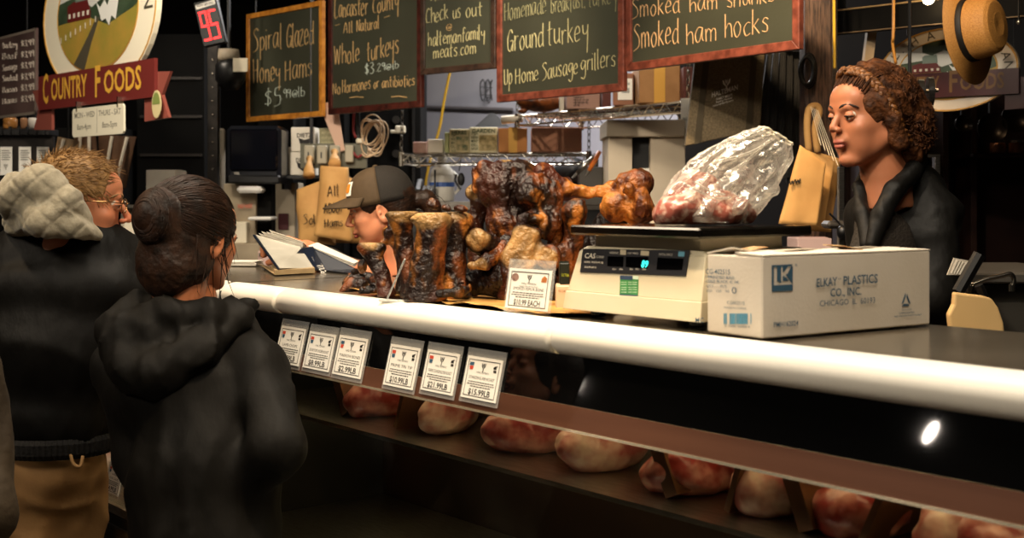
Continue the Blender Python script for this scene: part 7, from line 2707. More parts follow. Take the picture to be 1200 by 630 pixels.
def face_parts(M, t, s, brow, lids=.6, skin=(.5, .3, .2), browth=.0026, lash=True):
    """eyes half closed and looking down, lids, brows"""
    m_lid = mat('lid_%d' % int(skin[0] * 1000), skin, rough=.45, sss=.1)
    for q in (-1, 1):
        c = Vector((q * .0315, .0735, .0015)) * s
        r = .0125 * s
        mb = MB(M)
        mb.ell(c, r, 20, 12)
        e = mb.build('eye', m_eyew, t, smooth=True)
        mb = MB(M)
        dr = Vector((0, math.cos(.5 * lids), -math.sin(.5 * lids)))
        mb.ell(c + dr * r * .78, (r * .47, r * .30, r * .47), 16, 8, rot=Matrix.Rotation(-.5 * lids, 4, 'X'))
        mb.build('iris', m_iris, e, smooth=True)
        mb = MB(M)
        rl = r * 1.09
        for up_, a0, a1 in ((1, 100, 26 - 44 * lids), (0, -46, -100)):
            vs, n1, n2 = [], 14, 8
            for i in range(n2 + 1):
                el = R(a0 + (a1 - a0) * i / n2)
                for j in range(n1 + 1):
                    az_ = R(-95 + 190 * j / n1)
                    # axis through the eye corners is x
                    w = math.cos(R(-90 + 180 * j / n1))
                    ee = el * (1 if up_ == 0 else 1)
                    ee = R(-22) + (el - R(-22)) * (w ** .6 if w > 0 else 0)
                    vs.append(c + Vector((rl * math.sin(R(-88 + 176 * j / n1)), rl * math.cos(ee) * max(w, .03), rl * math.sin(ee) * max(w, .03))))
            fs = []
            for i in range(n2):
                for j in range(n1):
                    k = i * (n1 + 1) + j
                    fs.append((k, k + 1, k + n1 + 2, k + n1 + 1))
            mb.add(vs, fs)
            if up_ and lash:
                edge = [v + Vector((0, .0015 * s, -.0005)) for v in vs[-(n1 + 1):]]
        mb.build('eyelid', m_lid, t, smooth=True)
        if lash:
            MB(M).tube(edge, [.0002] + [.0011 * s] * (len(edge) - 2) + [.0002], 5).build('eyelashes', m_blackpl, t, smooth=True)
        pts = [Vector((q * x, y, z)) * s for x, y, z in ((.012, .0890, .0200), (.022, .0885, .0245), (.034, .0820, .0260), (.044, .0735, .0225), (.050, .0660, .0180))]
        pts = [tuple(v) for v in pts]
        cp = catmull(pts, 4)
        MB(M).tube(cp, [browth * s * (.5 + .6 * math.sin(PI * (.15 + .8 * i / len(cp)))) for i in range(len(cp))], 6).build('eyebrow', brow, t, smooth=True)


def hair_strands(M, roots, m, t, r=.0011, name='strands', seg=4):
    """roots: list of point chains in the head frame"""
    mb = MB(M)
    for ch in roots:
        n = len(ch)
        mb.tube(ch, [r * (1 - .75 * (i / (n - 1)) ** 2) for i in range(n)], 3, cap=False)
    return mb.build(name, m, t, smooth=True)


def shoe_and_legs(t, px, d, yhip, m, r=.085, spread=.10, shoes=True, rot=0.0):
    hip = P(px, yhip, d)
    M = Matrix.Translation(Vector((hip.x, hip.y, 0))) @ Matrix.Rotation(R(50) - R(rot), 4, 'Z')
    for q in (-1, 1):
        a = M @ Vector((q * spread * .8, 0, hip.z))
        b = M @ Vector((q * spread, .01, hip.z * .52))
        c = M @ Vector((q * spread, -.01, .09))
        g = SDF(np.minimum(np.minimum(a, b), c) - .15, np.maximum(np.maximum(a, b), c) + .15, .01)
        g.chain([tuple(a), tuple(b), tuple(c)], [r * 1.15, r * .85, r * .7], .03)
        g.warp(folds(abs(int(px)) + q + 2, .006, 18, 1.0))
        g.plane((0, 0, .045), (0, 0, -1), .003)
        V, F_ = g.mesh()
        link_mesh('trouser_leg', V, F_, m, t, True)
        if shoes:
            cs = M @ Vector((q * spread, .05, .035))
            g = SDF(np.array(cs) - .2, np.array(cs) + .2, .007)
            Rm = Matrix.Rotation(R(50) - R(rot), 4, 'Z')
            g.ell(tuple(M @ Vector((q * spread, .04, .03))), (.046, .135, .045), .02, rot=Rm)
            g.ell(tuple(M @ Vector((q * spread, -.03, .06))), (.043, .06, .05), .02, rot=Rm)
            g.plane((0, 0, .002), (0, 0, -1), .003)
            V, F_ = g.mesh()
            link_mesh('shoe', V, F_, m_blackpl, t, True)


def place_hand(hm, px, py, d, rx=0, ry=0, rz=0):
    M = Matrix.Translation(P(px, py, d)) @ Matrix.Rotation(R(50), 4, 'Z') @ Euler((R(rx), R(ry), R(rz))).to_matrix().to_4x4()
    return (xform(hm[0], M), hm[1], hm[2])


m_jacket = mat('black_jacket', '#0a0907', '#0e0c09', 6, rough=.6, bump=.45, bscale=22, spec=.25, bdist=.012, stretch=(1, 1, .45))
m_jacket2 = mat('charcoal_jacket', '#090806', '#0d0b08', 6, rough=.66, bump=.35, bscale=18, spec=.2, bdist=.014, stretch=(1, 1, .4))
m_knit = mat('black_knit', '#100e0d', rough=.85, bump=.3, bscale=160)
m_khaki = mat('khaki_cloth', '#a8804f', '#967044', 8, rough=.75, bump=.3, bscale=120, bdist=.002)
m_hood = mat('grey_fleece', '#a39a84', '#8f8670', 70, rough=.9, bump=.4, bscale=180, bdist=.003, sheen=.2)
m_trous = mat('dark_trousers', '#14120f', rough=.8)

# ---- the man in glasses -------------------------------------------------
SK = {'man': S('#c98460'), 'woman': S('#a86a48'), 'cap': S('#cf8a66'), 'girl': S('#a5694a')}
man = thing('person', 'man in glasses with a grey hood over a black jacket and khaki trousers, far left', 'person', pt_z(72, 2.86, 0), R(50))
Mm = head_frame(95, 238, 2.85, 74, 4)
hm = head_mesh(SK['man'], S('#a85a48'), 1.0, 1.15, 1.03, male=True, smile=1, red=.5)
hnd = hand_mesh(SK['man'], 1, .45)
body = [(xform(hm[0], Mm), hm[1], hm[2]), limb([(75, 300, 2.86), (72, 400, 2.87), (68, 520, 2.88)], [.05, .07, .07], SK['man']),
        limb([(-20, 330, 2.87), (-30, 430, 2.8), (-12, 500, 2.95)], [.045, .04, .028], SK['man']), limb([(158, 320, 2.92), (160, 400, 2.88), (205, 391, 2.885)], [.045, .04, .028], SK['man']),
        place_hand(hnd, 203, 392, 2.87, 0, 0, 40), place_hand(hand_mesh(SK['man'], -1, .5), -8, 512, 2.97, -80, 0, 0)]
V, F_, c = join(body)
link_mesh('body', V, F_, m_skin, man, True, c)
m_brow1 = mat('grey_brow', '#8a6a48', rough=.8)
face_parts(Mm, man, 1.0, m_brow1, .5, SK['man'])
# short sandy hair: shell plus many short strands
m_sandy = mat('sandy_hair', '#a07a48', '#76562e', 60, rough=.5, stretch=(1, 1, 5), bump=.6, bscale=120, bdist=.003)


def cap_shell(M, t, m, name, prims, cuts, res=.004, warp=None, smooth=1):
    g = SDF((-.16, -.22, -.22), (.16, .16, .17), res)
    for p in prims:
        if p[0] == 'e':
            g.ell(p[1], p[2], p[3] if len(p) > 3 else .01, rot=p[4] if len(p) > 4 else None)
        elif p[0] == 'c':
            g.chain(p[1], p[2], p[3] if len(p) > 3 else .01)
    if warp:
        g.warp(warp)
    for p in cuts:
        g.ell(p[0], p[1], p[2] if len(p) > 2 else .008, sub=True)
    V, F_ = g.mesh()
    V = smooth_mesh(V, F_, smooth, .4)
    return link_mesh(name, xform(V, M), F_, m, t, True)


cap_shell(Mm, man, m_sandy, 'hair', [('e', (0, -.016, .034), (.0785, .094, .083)), ('e', (0, -.05, -.02), (.066, .052, .062))], [((0, .098, -.02), (.085, .082, .075), .012), ((.08, .035, -.035), (.05, .062, .055)), ((-.08, .035, -.035), (.05, .062, .055)), ((0, -.05, -.13), (.1, .1, .06))],
          .0035, lambda x, y, z: -.0035 * np.abs(np.sin(x * 260 + np.sin(z * 60) * 2)) - .002 * snoise(x, y, z, 120, 4, 2))
rs = random.Random(11)
ch = []
for i in range(1500):
    th = rs.uniform(-PI, PI)
    ph = math.acos(rs.uniform(-.25, 1))
    p = Vector((.079 * math.sin(ph) * math.sin(th), -.016 + .095 * math.sin(ph) * math.cos(th), .034 + .084 * math.cos(ph)))
    if p.y > .055 and p.z < .075:
        continue
    if p.z < .0 and p.y > -.02:
        continue
    nrm = Vector((p.x / .079, (p.y + .016) / .095, (p.z - .034) / .084)).normalized()
    fl = Vector((0, .75, -.25 if p.y < 0 else .25)) + Vector((0, 0, -1.0)) * (1 if p.z < .04 else .1)
    fl = fl - nrm * fl.dot(nrm) + Vector((rs.gauss(0, .2), rs.gauss(0, .2), rs.gauss(0, .2)))
    L = rs.uniform(.016, .03) * (1.25 if p.y > .03 else 1)
    ch.append([p - nrm * .002, p + fl.normalized() * L * .5 + nrm * .004, p + fl.normalized() * L + nrm * rs.uniform(.003, .010)])
hair_strands(Mm, ch, m_sandy, man, .0012)
# glasses
gl_ = thing('glasses', 'thin metal framed glasses worn by the man in the grey hood', 'glasses', Mm @ Vector((0, .1, 0)))
m_gm = mat('gold_frame', '#b08a5a', rough=.25, metal=1.0)
mb = MB(Mm)
for q in (-1, 1):
    mb.tube([(q * .034 + .023 * math.cos(a), .101 - .010 * abs(math.cos(a) * q + 1) * .5, .0 + .017 * math.sin(a)) for a in [i * PI / 12 for i in range(24)]], .0011, 6, closed=True)
mb.tube([(-.012, .102, .005), (0, .105, .008), (.012, .102, .005)], .0011, 6)
mb.build('frame', m_gm, gl_, smooth=True)
for q in (-1, 1):
    MB(Mm).tube([(q * .057, .094, .006), (q * .072, .060, .008), (q * .079, .0, .006), (q * .078, -.02, -.004)], .0013, 6).build('temple_arm', m_gm, gl_, smooth=True)
    MB(Mm).prism([(q * .034 + .0225 * math.cos(i * PI / 12), .0165 * math.sin(i * PI / 12)) for i in range(24)], (0, .0985, 0), (1, 0, 0), (0, 0, 1), .0008).build('lens', m_glass, gl_)
# jacket
garment('jacket', [('e', (64, 480, 2.87), (.150, .125, .13)), ('e', (70, 400, 2.86), (.205, .140, .16)), ('e', (72, 335, 2.85), (.215, .120, .10)), ('c', [(-22, 326, 2.87), (25, 300, 2.86), (115, 294, 2.86), (156, 314, 2.90)], [.070, .070, .070, .068]),
                   ('c', [(158, 318, 2.92), (160, 400, 2.88), (198, 392, 2.88)], [.070, .058, .044]), ('c', [(-24, 330, 2.87), (-34, 430, 2.8), (-18, 485, 2.92)], [.07, .06, .048])], m_jacket, man, .009, folds(3, .008, 14, .6),
        plane=[(tuple(P(60, 512, 2.87)), (0, 0, -1))])
mb = MB()
n_ = 150
for k in range(2):
    pass
vs, fs = [], []
cw = P(63, 516, 2.87)
for j, (z_, rsc) in enumerate(((.022, .98), (.012, 1.04), (-.012, 1.02), (-.024, .95))):
    for i in range(n_ * 2):
        a = 2 * PI * i / (n_ * 2)
        rb = 1 + (.008 if i % 4 < 2 else -.008)
        vs.append(cw + RGT * (.142 * rsc * rb * math.cos(a)) + FWD * (.118 * rsc * rb * math.sin(a)) + Vector((0, 0, z_)))
for j in range(3):
    for i in range(n_ * 2):
        i2 = (i + 1) % (n_ * 2)
        fs.append((j * n_ * 2 + i, j * n_ * 2 + i2, (j + 1) * n_ * 2 + i2, (j + 1) * n_ * 2 + i))
mb.add(vs, fs)
mb.build('ribbed_hem', m_knit, man)
garment('trousers', [('e', (62, 545, 2.87), (.120, .105, .09)), ('c', [(45, 560, 2.87), (42, 780, 2.87), (40, 955, 2.87)], [.080, .068, .062]), ('c', [(86, 560, 2.9), (86, 780, 2.92), (86, 955, 2.92)], [.074, .068, .062])], m_khaki, man, .009,
        lambda x, y, z: folds(8, .010, 14, 1.6)(x, y, z), plane=[(tuple(P(66, 524, 2.87)), (0, 0, 1)), ((0, 0, .05), (0, 0, -1))])
MB().tube(catmull([tuple(P(*q)) for q in ((83, 532, 2.77), (86, 543, 2.765), (94, 546, 2.765), (97, 534, 2.775))]), .004, 6).build('pocket_edge', m_khaki, man, smooth=True)
for q in (42, 86):
    p = pt_z(q, 2.9, 0)
    g = SDF(np.array(p) - .2, np.array(p) + np.array([.2, .2, .2]), .008)
    g.ell(tuple(p + FWD * .05 + Vector((0, 0, .03))), (.05, .14, .05), .02, rot=R50)
    g.ell(tuple(p + Vector((0, 0, .06))), (.045, .06, .05), .02, rot=R50)
    g.plane((0, 0, .002), (0, 0, -1), .003)
    V, F_ = g.mesh()
    link_mesh('shoe', V, F_, mat('brown_leather', '#3a2416', rough=.5), man, True)


def quilt(x, y, z):
    u = (x * .6 + y * .8) * 48
    m_ = np.minimum(np.abs(np.sin(u + z * 48)), np.abs(np.sin(u - z * 48)))
    return .0038 * np.exp(-(m_ / .22) ** 2) + folds(5, .006, 22, 1)(x, y, z)


garment('hood', [('c', [(22, 258, 2.80), (22, 230, 2.76), (50, 214, 2.73), (78, 240, 2.74), (108, 268, 2.78)], [.034, .050, .046, .036, .014]), ('c', [(20, 258, 2.82), (52, 256, 2.72), (86, 266, 2.73), (114, 274, 2.78)], [.030, .040, .026, .010]),
                 ('e', (52, 236, 2.76), (.075, .060, .050)), ('c', [(40, 222, 2.86), (60, 205, 2.82), (70, 222, 2.80)], [.03, .016, .03])], m_hood, man, .004, quilt, k=.012)

# ---- the dark haired woman ---------------------------------------------
wo = thing('person', 'dark haired woman with a low bun in a black hooded jacket, seen from behind', 'person', pt_z(232, 2.5, 0), R(50))
Mw = head_frame(227, 276, 2.5, 31, 5)
hm = head_mesh(SK['woman'], S('#8a4a3c'), .98)
V, F_, c = join([(xform(hm[0], Mw), hm[1], hm[2]), limb([(225, 350, 2.5), (230, 450, 2.5), (235, 600, 2.52)], [.05, .07, .08], SK['woman']),
                 limb([(145, 432, 2.5), (163, 535, 2.46), (194, 606, 2.42)], [.04, .035, .026], SK['woman']), limb([(304, 434, 2.42), (322, 520, 2.32), (290, 560, 2.37)], [.04, .035, .026], SK['woman']),
                 place_hand(hand_mesh(SK['woman'], 1, .6), 198, 613, 2.42, -20, 0, -10), place_hand(hand_mesh(SK['woman'], -1, .6), 284, 564, 2.38, -10, 0, 20)])
link_mesh('body', V, F_, m_skin, wo, True, c)
m_brown = mat('dark_brown_hair', '#170d07', '#2e1a0d', 40, rough=.52, spec=.35, bump=.6, bscale=90, bdist=.004, stretch=(1, 1, 1))
face_parts(Mw, wo, .98, m_brown, .5, SK['woman'])
cap_shell(Mw, wo, m_brown, 'hair', [('e', (0, -.018, .026), (.083, .099, .092)), ('e', (0, -.050, -.035), (.074, .060, .080), .02), ('e', (.004, -.100, .030), (.052, .044, .054), .012), ('e', (.0, -.072, -.062), (.060, .046, .066), .02),
                                    ('e', (0, -.03, -.05), (.07, .04, .06), .02)], [((0, .100, -.035), (.075, .078, .085), .012), ((.086, -.004, -.018), (.026, .024, .036), .006)], .0035,
          lambda x, y, z: -.0012 * np.abs(np.sin((np.arctan2(x, z - .0) * 26) + y * 40)) - .003 * snoise(x, y, z, 70, 6, 2))
ch = []
bun = Vector((.004, -.100, .030))
for i in range(1300):
    th = rs.uniform(-PI, PI)
    ph = math.acos(rs.uniform(-.5, 1))
    c0 = Vector((0, -.018, .026))
    p = c0 + Vector((.084 * math.sin(ph) * math.sin(th), .100 * math.sin(ph) * math.cos(th), .093 * math.cos(ph)))
    if p.y > .06 and p.z < .07:
        continue
    path = []
    for k in range(6):
        f = k / 5 * rs.uniform(.5, .8)
        q = p.lerp(bun + Vector((0, .03, .01)), f)
        dlt = q - c0
        e_ = math.sqrt((dlt.x / .085) ** 2 + (dlt.y / .101) ** 2 + (dlt.z / .094) ** 2)
        if e_ < 1.01:
            q = c0 + dlt / max(e_, .2) * 1.012
        path.append(q)
    ch.append(path)
for i in range(350):
    a = rs.uniform(0, 2 * PI)
    rr_ = rs.uniform(.5, 1.0)
    path = []
    for k in range(7):
        an = a + k * .28
        path.append(bun + Vector((.052 * rr_ * math.cos(an), -.043 * math.sqrt(max(0, 1.05 - rr_ * rr_)) - .002, .058 * rr_ * math.sin(an))))
    ch.append(path)
for i in range(30):        # loose wisps at the nape and by the ear
    p = Vector((rs.uniform(.02, .085), rs.uniform(-.08, .03), rs.uniform(-.06, .03)))
    p.x = max(p.x, .07) if p.y > -.03 else p.x
    ch.append([p, p + Vector((rs.uniform(-.004, .012), rs.uniform(-.012, .012), -.035)), p + Vector((rs.uniform(-.01, .02), rs.uniform(-.02, .02), -.075))])
hair_strands(Mw, ch, m_brown, wo, .0013)
garment('jacket', [('e', (242, 560, 2.42), (.148, .118, .20)), ('e', (232, 455, 2.46), (.180, .118, .12)), ('c', [(148, 428, 2.5), (185, 395, 2.49), (266, 394, 2.48), (300, 424, 2.43)], [.058, .060, .058, .052]),
                   ('c', [(145, 432, 2.5), (163, 535, 2.46), (190, 600, 2.42)], [.060, .048, .038]), ('c', [(304, 434, 2.42), (322, 520, 2.32), (292, 560, 2.36)], [.054, .050, .040]), ('e', (244, 640, 2.40), (.145, .118, .14))], m_jacket2, wo, .009, folds(13, .010, 13, .55),
        plane=[(tuple(P(232, 670, 2.5)), (0, 0, -1))])
garment('hood', [('c', [(160, 356, 2.46), (136, 388, 2.43), (150, 428, 2.38), (185, 438, 2.36), (235, 410, 2.38), (282, 374, 2.44), (292, 362, 2.5)], [.020, .036, .042, .040, .036, .026, .016]), ('e', (180, 395, 2.42), (.085, .050, .062)),
                 ('c', [(162, 352, 2.48), (200, 366, 2.40), (250, 368, 2.41), (288, 356, 2.50)], [.014, .022, .022, .014])], m_jacket2, wo, .006, folds(21, .009, 24, 1.0), k=.02)
shoe_and_legs(wo, 236, 2.30, 730, m_trous, r=.08)

# ---- third customer, only a sleeve and hem in the frame -----------------
m_olive = mat('olive_coat', '#3f3220', '#35291a', 9, rough=.8, bump=.3, bscale=60)
pc3 = thing('person', 'person in an olive brown coat cut off by the left edge of the photo', 'person', pt_z(-100, 2.15, 0), R(50))
garment('coat', [('e', (-104, 470, 2.15), (.150, .12, .18)), ('e', (-100, 600, 2.15), (.155, .13, .20)), ('c', [(-185, 420, 2.15), (-104, 380, 2.15), (-48, 430, 2.15)], [.05, .05, .05]), ('c', [(-42, 440, 2.15), (-26, 520, 2.15), (-18, 600, 2.1)], [.050, .048, .048]), ('c', [(-190, 405, 2.15), (-196, 600, 2.15)], [.05, .045]),
                 ('c', [(-104, 620, 2.15), (-104, 760, 2.15)], [.16, .165])], m_olive, pc3, .01, folds(31, .010, 13, .5), plane=[(tuple(P(-100, 790, 2.15)), (0, 0, -1))])
M3 = head_frame(-104, 285, 2.15, 40)
hm = head_mesh(SK['cap'], S('#a85a48'), .95, res=.004)
V, F_, c = join([(xform(hm[0], M3), hm[1], hm[2]), limb([(-104, 370, 2.15), (-104, 500, 2.15), (-100, 640, 2.15)], [.05, .10, .11], SK['cap']), place_hand(hand_mesh(SK['cap'], 1, .5, res=.003), -48, 650, 2.1, -85, 0, 0), place_hand(hand_mesh(SK['cap'], -1, .5, res=.003), -196, 618, 2.15, -85, 0, 0)])
link_mesh('body', V, F_, m_skin, pc3, True, c)
cap_shell(M3, pc3, m_brown, 'hair', [('e', (0, -.016, .024), (.082, .097, .090)), ('e', (0, -.05, -.05), (.075, .055, .08), .02)], [((0, .100, -.035), (.075, .078, .085), .012)], .005)
shoe_and_legs(pc3, -100, 2.15, 700, m_trous, r=.08, spread=.09)

# ---- girl in the cap -----------------------------------------------------
cg = thing('person', 'woman in a brown cap looking down at the binder behind the counter', 'person', pt_z(485, 3.85, 0), R(50))
Mc = head_frame(445, 244, 3.58, -91, 11)
sC = .95
hm = head_mesh(SK['cap'], S('#a8564a'), sC, .95)
fore = limb([(505, 318, 3.8), (468, 330, 3.62), (430, 324, 3.5), (356, 291, 3.42)], [.045, .04, .036, .024], SK['cap'])
V, F_, c = join([(xform(hm[0], Mc), hm[1], hm[2]), limb([(462, 290, 3.63), (478, 330, 3.75), (490, 430, 3.85)], [.052, .11, .11], SK['cap']), fore,
                 place_hand(hand_mesh(SK['cap'], -1, .75, .9), 362, 293, 3.43, 18, -10, 78), limb([(540, 318, 3.9), (560, 390, 3.8), (520, 400, 3.7)], [.045, .04, .026], SK['cap']), place_hand(hand_mesh(SK['cap'], 1, .5), 514, 401, 3.69, 0, 0, 90)])
link_mesh('body', V, F_, m_skin, cg, True, c)
m_dkbrow = mat('dark_brow', '#2a1a12', rough=.8)
face_parts(Mc, cg, sC, m_dkbrow, .9, SK['cap'], .0024)
cap_shell(Mc, cg, m_brown, 'hair', [('e', (0, -.018, .024), (.0765, .092, .078)), ('e', (0, -.055, -.02), (.062, .045, .055), .02), ('c', [(0, -.105, .005), (.0, -.135, .0), (0, -.15, -.035), (0, -.14, -.075)], [.020, .026, .022, .008], .01)],
          [((0, .098, -.035), (.080, .078, .085), .008), ((.085, .0, -.035), (.04, .03, .04)), ((-.085, .0, -.035), (.04, .03, .04)), ((0, .0, -.1), (.09, .09, .05))], .0035,
          lambda x, y, z: -.002 * np.abs(np.sin(z * 400 + y * 90)))
ch = []
for i in range(160):
    p = Vector((rs.gauss(0, .010), -.108 + rs.gauss(0, .006), .006 + rs.gauss(0, .010)))
    e_ = Vector((rs.gauss(0, .018), -.152 + rs.gauss(0, .012), -.065 + rs.gauss(0, .02)))
    m__ = (p + e_) / 2 + Vector((rs.gauss(0, .006), -.02, .022))
    ch.append([tuple(q) for q in catmull([tuple(p), tuple(m__), tuple(e_)], 4)])
hair_strands(Mc, ch, m_brown, cg, .0012, 'ponytail')
# cap
m_cap = mat('cap_canvas', '#4a3a26', '#42331f', 30, rough=.8, bump=.3, bscale=300, bdist=.001)
m_capm = mat('cap_mesh', '#14110e', '#262019', 420, rough=.8, bump=.8, bscale=500, bdist=.002)
cp = thing('cap', 'brown canvas cap with a black mesh back and an orange patch, worn at the counter', 'cap', Mc @ Vector((0, 0, .05)))


def dome(y0, y1, off, name, m):
    vs, fs = [], []
    n1, n2 = 30, 16
    for j in range(n2 + 1):
        ph = R(2) + (PI / 2 - R(2)) * j / n2
        for i in range(n1 + 1):
            th = y0 + (y1 - y0) * i / n1
            rz = .088 * math.cos(PI / 2 - ph)
            cz_ = .014 + .114 * math.cos(ph) ** .85
            vs.append((math.sin(th) * (.086 + off) * math.sin(ph) ** .8, -.010 + math.cos(th) * (.106 + off) * math.sin(ph) ** .8, cz_ + off))
    for j in range(n2):
        for i in range(n1):
            k = j * (n1 + 1) + i
            fs.append((k, k + 1, k + n1 + 2, k + n1 + 1))
    mb = MB(Mc)
    mb.add([Vector(v) * sC for v in vs], fs)
    o_ = mb.build(name, m, cp, smooth=True)
    md = o_.modifiers.new('s', 'SOLIDIFY')
    md.thickness = .002
    return o_


dome(-R(92), R(92), .0, 'front_panel', m_cap)
dome(R(92), R(268), .0, 'mesh_back', m_capm)
mb = MB(Mc)
nb_, nr_ = 24, 8
vs = []
for j in range(nr_ + 1):
    f = j / nr_
    for i in range(nb_ + 1):
        a = R(-66 + 132 * i / nb_)
        x = math.sin(a) * (.086 + f * .002)
        y = -.010 + math.cos(a) * .106 + f * .074 * (math.cos(a * 1.25) ** .7 if math.cos(a * 1.25) > 0 else 0)
        z = .044 - f * .016 - 2.6 * x * x * (.5 + f * .5) + .004
        vs.append(Vector((x, y, z)) * sC)
fs = []
for j in range(nr_):
    for i in range(nb_):
        k = j * (nb_ + 1) + i
        fs.append((k, k + 1, k + nb_ + 2, k + nb_ + 1))
mb.add(vs, fs)
b_ = mb.build('brim', m_cap, cp, smooth=True)
md = b_.modifiers.new('s', 'SOLIDIFY')
md.thickness = .004
md.offset = 0
MB(Mc).ell(Vector((0, -.010, .129)) * sC, (.008, .008, .004)).build('button', m_cap, cp, smooth=True)
# patch on the front, wraps the canvas slightly
for nm, sc_, m__, of in (('patch', 1.0, m_paper, .0018), ('patch_mark', .62, mat('patch_orange', '#d98a2c', rough=.6), .0030)):
    vs = []
    for j in range(5):
        for i in range(5):
            th = R(-(24) + (i / 4 - .5) * 26 * sc_)
            ph = R(62 + (.5 - j / 4) * -24 * sc_)
            vs.append(Vector((math.sin(th) * (.086 + of) * math.sin(ph) ** .8, -.010 + math.cos(th) * (.106 + of) * math.sin(ph) ** .8, .014 + .114 * math.cos(ph) ** .85 + of)) * sC)
    fs = [(j * 5 + i, j * 5 + i + 1, j * 5 + i + 6, j * 5 + i + 5) for j in range(4) for i in range(4)]
    MB(Mc).add(vs, fs).build(nm, m__, cp, smooth=True)
ear = thing('earring', 'gold hoop earring worn by the woman in the cap', 'earring', Mc @ Vector((-.08, -.01, -.05)))
mb = MB(Mc)
for q in (-1, 1):
    c_ = Vector((q * .084, -.018, -.078)) * sC
    mb.tube([c_ + Vector((0, .015 * math.cos(a), .017 * math.sin(a))) for a in [i * PI / 10 for i in range(20)]], .0018, 6, closed=True)
    for k in range(6):
        a = k * PI / 3
        mb.ell(c_ + Vector((0, .009 * math.cos(a), .010 * math.sin(a))), .0035, 8, 6)
mb.build('hoop', mat('gold', '#b8893c', rough=.3, metal=1.0), ear, smooth=True)
m_pin = mat('pinstripe_shirt', '#0f0e0d', '#2a2723', 90, rough=.8, stretch=(3, 3, .1), contrast=(.55, .7))
garment('shirt', [('e', (488, 360, 3.85), (.165, .115, .17)), ('c', [(446, 322, 3.70), (468, 312, 3.70), (505, 312, 3.8), (535, 322, 3.9)], [.055, .055, .055, .052]), ('c', [(455, 325, 3.68), (462, 338, 3.60), (425, 326, 3.52), (385, 306, 3.45)], [.055, .050, .044, .034]),
                  ('c', [(535, 325, 3.9), (558, 390, 3.8), (530, 400, 3.72)], [.055, .05, .04]), ('c', [(455, 304, 3.63), (466, 318, 3.64)], [.056, .064]), ('e', (492, 440, 3.88), (.155, .11, .16))], m_pin, cg, .009, folds(41, .007, 15, .6), plane=[(tuple(P(490, 500, 3.88)), (0, 0, -1))])
shoe_and_legs(cg, 490, 3.88, 500, m_trous, rot=-90)

# ---- worker on the right ---------------------------------------------------
gr = thing('person', 'young woman with a braided crown of curly hair and black jacket behind the carton', 'person', pt_z(1062, 2.85, 0), R(50))
Mg = head_frame(1020, 136, 2.78, -110, 3)
hm = head_mesh(SK['girl'], S('#9a5648'), 1.0, .95, .955, smile=.8, lift=.007, cheek=1.18)
V, F_, c = join([(xform(hm[0], Mg), hm[1], hm[2]), limb([(1040, 195, 2.80), (1040, 235, 2.82), (1052, 300, 2.86), (1062, 420, 2.88)], [.050, .058, .095, .10], SK['girl']),
                 limb([(1092, 250, 2.80), (1092, 350, 2.74), (1030, 365, 2.66)], [.042, .038, .026], SK['girl']), place_hand(hand_mesh(SK['girl'], 1, .6), 1022, 366, 2.65, -5, 0, 88), limb([(1018, 250, 2.95), (1012, 340, 2.98), (985, 365, 2.86)], [.042, .036, .026], SK['girl']),
                 place_hand(hand_mesh(SK['girl'], -1, .6), 978, 366, 2.85, -5, 0, 88)])
link_mesh('body', V, F_, m_skin, gr, True, c)
face_parts(Mg, gr, 1.0, m_dkbrow, .55, SK['girl'], .0026)
m_curl = mat('curly_hair', '#2c180c', '#543016', 60, rough=.65, bump=.9, bscale=130, bdist=.005, spec=.2)
cap_shell(Mg, gr, m_curl, 'hair', [('e', (0, -.020, .030), (.082, .096, .086)), ('e', (0, -.085, -.005), (.072, .062, .075), .02), ('e', (0, -.075, -.075), (.066, .050, .052), .02), ('e', (0, -.02, .045), (.070, .08, .08)),
                                   ('c', [(.074, .02, .03), (.078, .0, -.01), (.074, -.02, -.06)], [.012, .014, .02]), ('c', [(-.074, .02, .03), (-.078, .0, -.01), (-.074, -.02, -.06)], [.012, .014, .02])],
          [((0, .104, -.030), (.080, .080, .095), .012)], .0035, lambda x, y, z: -.006 * np.abs(snoise(x, y, z, 110, 61, 2)) - .004 * snoise(x, y, z, 50, 62, 2))
m_braid = mat('braid_hair', '#4a2b13', '#7a4c20', 90, rough=.4, bump=.8, bscale=160, bdist=.003, stretch=(1, 1, 3))
# plait running over the brow and down the near side: two strands wound round one another
for sgn in (-1, 1):
    axis = catmull([(sgn * -.010, .058, .100), (sgn * -.034, .046, .093), (sgn * -.058, .030, .070), (sgn * -.074, .014, .038), (sgn * -.082, -.002, .000), (sgn * -.080, -.020, -.034), (sgn * -.070, -.045, -.062)], 12)
    for st in range(3):
        mb = MB(Mg)
        pts, rad = [], []
        for i, p in enumerate(axis):
            a = i * .5 + st * 2 * PI / 3
            p = Vector(p)
            nrm = Vector((p.x, p.y + .02, p.z - .03)).normalized()
            tg = (Vector(axis[min(i + 1, len(axis) - 1)]) - Vector(axis[max(i - 1, 0)])).normalized()
            sd = nrm.cross(tg)
            pts.append(p + sd * (.0068 * math.sin(a)) + nrm * (.003 * math.sin(2 * a) + .004))
            rad.append(.0066 * (1 - .25 * i / len(axis)))
        mb.tube(pts, rad, 8)
        mb.build('braid_strand', m_braid, gr, smooth=True)
ch = []
